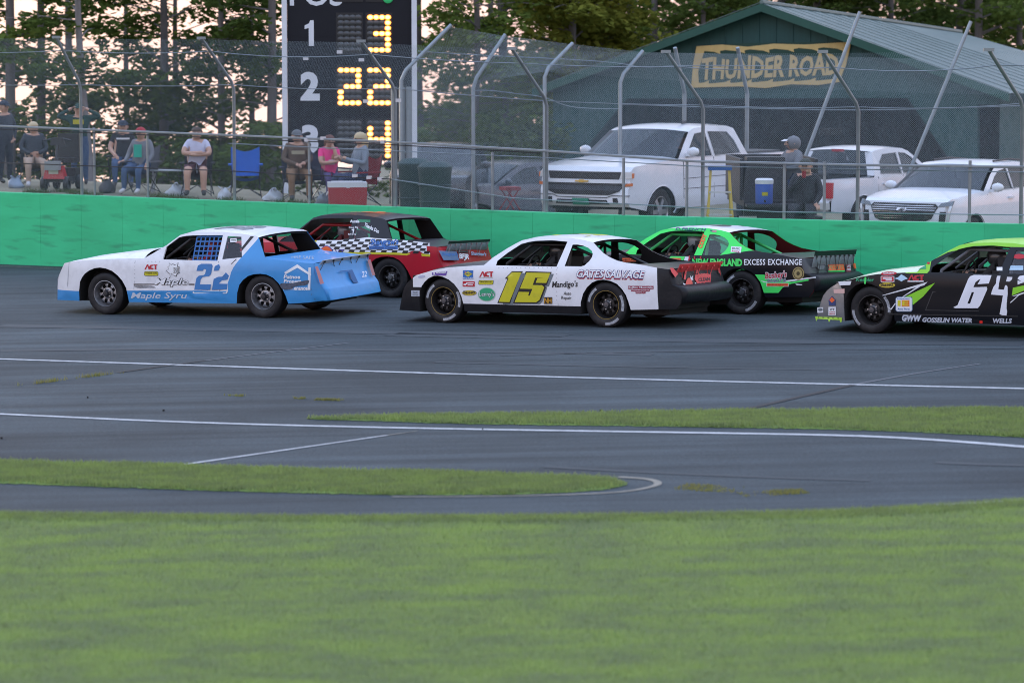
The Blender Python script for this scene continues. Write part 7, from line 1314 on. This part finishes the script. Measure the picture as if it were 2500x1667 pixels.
# dark cars deep behind the fence
d1 = Vehicle('dark parked car behind the green bins', place(1075, 400, 68), HU+.5, CDARK, PS, name='parked_car', cat='car'); d1.r.location.z -= .25
d2 = Vehicle('grey blue parked car left of the white pickup truck', place(1235, 430, 69), HU-.35, CGB, PS, name='parked_car', cat='car'); d2.r.location.z -= .55
rc = tag(empty('folding_stool', place(1245, 470, 60.5), .4), 'small red folding stool left of the white pickup truck', 'stool'); mb = MB(); mb.box((0, 0, .42), (.32, .36, .07)); mb.build('seat', CRED, rc)
for s in (1, -1): mb = MB(); mb.tube([(s*.15, -.16, 0), (-s*.12, -.16, .40)], .015, 5); mb.build('leg', CRED, rc); mb = MB(); mb.tube([(s*.15, .16, 0), (-s*.12, .16, .40)], .015, 5); mb.build('leg', CRED, rc)
# yellow step ladder
YL = M('ladder_yellow', (.52, .38, .06), .5, dirt=.2); ld = tag(empty('step_ladder', on_bank(1757, 1.0), FC), 'yellow step ladder with blue top standing before the white pickup', 'ladder'); LH = 1.52
for s in (1, -1):
    mb = MB(); mb.tube([(.32, s*.25, 0), (.02, s*.155, LH)], .028, 4); mb.build('side_rail', YL, ld); mb = MB(); mb.tube([(-.36, s*.24, 0), (-.03, s*.15, LH-.02)], .02, 4); mb.build('rear_leg', YL, ld)
mb = MB(); mb.box((0, 0, LH+.02), (.16, .40, .07)); mb.build('top_cap', M('ladder_cap_blue', (.02, .10, .32), .5), ld)
for k in range(3):
    f = (k+1)/4; mb = MB(); mb.box((.32-.30*f, 0, LH*f), (.09, .44-.13*f+.02, .022)); mb.build('step', M('ladder_step', (.5, .52, .56), .4, .5), ld)
# black utility trailer backed up to the fence: drink cooler and two people on it
kx = on_bank(1904, 1.7); ct = tag(empty('utility_trailer', kx, FC+.04), 'black open utility trailer backed up beside the yellow ladder', 'trailer'); KC = M('trailer_black', (.022, .025, .03), .6, var=.25, vscale=3, bump=.02, bscale=4); DZ = 1.04
mb = MB(); mb.box((-1.1, 0, DZ-.05), (2.5, 1.26, .10)); mb.build('deck', KC, ct)
for sgn in (1, -1): mb = MB(); mb.box((-1.25, sgn*.64, DZ+.34), (2.2, .05, .70)); mb.build('side_board', KC, ct)
mb = MB(); mb.box((-2.32, 0, DZ+.34), (.05, 1.24, .70)); mb.build('front_board', KC, ct); mb = MB(); mb.box((.28, 0, DZ-.07), (.42, 1.22, .045)); mb.build('tailgate', KC, ct); mb = MB(); mb.box((-.35, -.22, DZ+.36), (.5, .80, .72), taper=.8); mb.build('storage_box', KC, ct)
mb = MB(); mb.box((.02, 0, DZ-.3), (.08, 1.24, .40)); mb.build('rear_skirt', KC, ct); mb = MB(); mb.box((.075, -.55, DZ-.34), (.02, .30, .15)); mb.build('license_plate', M('print_white', (.6, .6, .62), .7), ct)
for sgn in (1, -1):
    mb = MB(); mb.lathe([(.10, -.1), (.28, -.1), (.33, -.07), (.33, .07), (.28, .1), (.10, .1)], 24, c=(-1.1, sgn*.60, .33)); mb.build('wheel', TIRE, ct)
    mb = MB(); mb.tube([(-1.5, sgn*.60, .70), (-1.35, sgn*.60, .76), (-.85, sgn*.60, .76), (-.7, sgn*.60, .70)], .07, 4); mb.build('mudguard', KC, ct)
mb = MB(); mb.tube([(-2.3, .3, .7), (-3.3, 0, .6)], .04, 5); mb.tube([(-2.3, -.3, .7), (-3.3, 0, .6)], .04, 5); mb.build('drawbar', TRIM, ct)
Rz = Matrix.Rotation(FC+.04, 3, 'Z'); on_tr = lambda x, y, z: np.array(kx)+np.array(Rz @ Vector((x, y, z)))
dc = tag(empty('drink_cooler', on_tr(.27, -.30, DZ-.045), FC), 'blue drink cooler with white lid on the black trailer tailgate', 'cooler'); mb = MB(); mb.lathe([(.135, 0), (.145, .02), (.15, .33), (.15, .345)], 24, 'Z'); mb.build('body', M('cooler_blue', (.05, .12, .48), .45), dc, smooth=40); mb = MB(); mb.lathe([(.155, .335), (.158, .40), (.13, .425), (.0001, .43)], 24, 'Z'); mb.build('lid', M('cooler_white', (.62, .64, .68), .5), dc, smooth=40); mb = MB(); mb.box((.152, 0, .17), (.01, .10, .06)); mb.build('badge', c_yel, dc); mb = MB(); mb.box((.165, 0, .05), (.04, .03, .04)); mb.build('spigot', TRIM, dc)
person('seated person in black hooded top raising a red drink before the trailer tailgate', on_tr(.66, .34, .415), FC-.25, SEAT, dict(elr=(.10, -.24, .80), wrr=(.16, -.05, 1.04), har=(.15, -.01, 1.10), wrl=(.24, .20, .60), hal=(.30, .24, .58)), 1.3, c_blk, cloth('trousers_black', (.02, .02, .025)), c_sho, cap=c_capc, extra=lambda bo, J, hp: (lambda m_: (m_.lathe([(.03, 0), (.034, .11)], 10, 'Z', c=(J['har'][0]+.06, J['har'][1]+.02, J['har'][2]-.06)), m_.build('cup', CRED, bo)))(MB()))
tb2 = tag(empty('storage_tub', on_tr(.64, .34, 0), FC), 'black storage tub under the person in black behind the wall', 'tub'); mb = MB(); mb.box((0, 0, .38), (.42, .50, .76), taper=1.08); mb.build('tub_body', KC, tb2); mb = MB(); mb.box((0, 0, .785), (.48, .56, .05)); mb.build('lid', TRIM, tb2)
st_ = tag(empty('wooden_crate', on_tr(-.72, .26, DZ), FC), 'dark crate seat inside the black trailer', 'crate'); mb = MB(); mb.box((0, 0, .105), (.5, .55, .03)); mb.build('lid', TRIM, st_); mb = MB(); mb.box((0, 0, .045), (.46, .5, .09)); mb.build('box', KC, st_)
person('seated person in grey hooded top and white visor looking left above the trailer', on_tr(-.72, .28, DZ-.28), FC-1.0, SEAT, dict(ell=(.10, .26, .80), elr=(.10, -.26, .82), wrl=(.24, .02, .78), wrr=(.24, -.04, .80), hal=(.22, -.06, .78), har=(.22, .06, .80)), 1.15, c_gry, c_nav, c_sho, hood=c_gry, hair=HAIRG, neckturn=-.2, extra=lambda bo, J, hp: (lambda m_: (m_.loft([[hp(.10+q*.09*math.cos(a), .08*math.sin(a), .075-q*.03) for a in np.linspace(-1.3, 1.3, 9)] for q in (0, 1.)]), m_.build('visor', M('print_white', (.6, .6, .62), .7), bo)))(MB()))
# ------------------------------------------------------------------ race drivers
def driver(car, label, suit, helm, seat_y=.36):
    mw = car.mw @ Matrix.Translation((-.30, seat_y, .02))
    mwx = mw @ Matrix.Scale(.93, 4)
    R = person(label, (0, 0, 0), 0, SEAT, dict(ell=(.16, .25, .80), elr=(.16, -.25, .80), wrl=(.36, .15, .90), wrr=(.36, -.15, .90), hal=(.42, .13, .92), har=(.42, -.13, .92), knl=(.5, .14, .50), knr=(.5, -.14, .50), anl=(.80, .13, .34), anr=(.80, -.13, .34), tol=(.92, .13, .42), tor=(.92, -.13, .42), neck=(-.04, 0, 1.04), head=(-.0, 0, 1.13), top=(.0, 0, 1.20)), 1.05, suit, suit, c_sho, hair=None, mw=mwx, group='drivers in the race cars')
    b = [o for o in R.children if o.name.startswith('body')][0]; mb = MB(); mb.ball((-.005, 0, 1.15), .145, 10, sc=(1.08, .95, 1.), zmin=-.75); mb.build('helmet', helm, b, smooth=60); mb = MB(); rows = []
    for z in (1.115, 1.185): rows.append([(-.005+.158*math.cos(a), .143*math.sin(a), z) for a in np.linspace(-1.0, 1.0, 9)])
    mb.loft(rows); mb.build('visor', M('visor_dark', (.015, .015, .02), .1), b, smooth=60); return R
driver(c22, 'driver in red suit behind the blue window net', cloth('suit_red', (.35, .03, .04)), M('helmet_red', (.35, .05, .06), .3, coat=.5)); driver(cred, 'driver in dark suit inside the red and black car', cloth('suit_maroon', (.12, .015, .02)), M('helmet_grey', (.2, .2, .22), .3, coat=.5)); driver(c15, 'driver in black suit inside the white car', cloth('suit_black', (.02, .02, .022)), M('helmet_black', (.03, .03, .032), .3, coat=.5)); driver(cgr, 'driver in dark suit inside the bright green car', cloth('suit_dark', (.03, .04, .04)), M('helmet_white', (.35, .38, .4), .3, coat=.5)); driver(c64, 'driver in black suit inside the black and lime car', cloth('suit_black', (.02, .02, .022)), M('helmet_dark', (.05, .05, .055), .3, coat=.5))
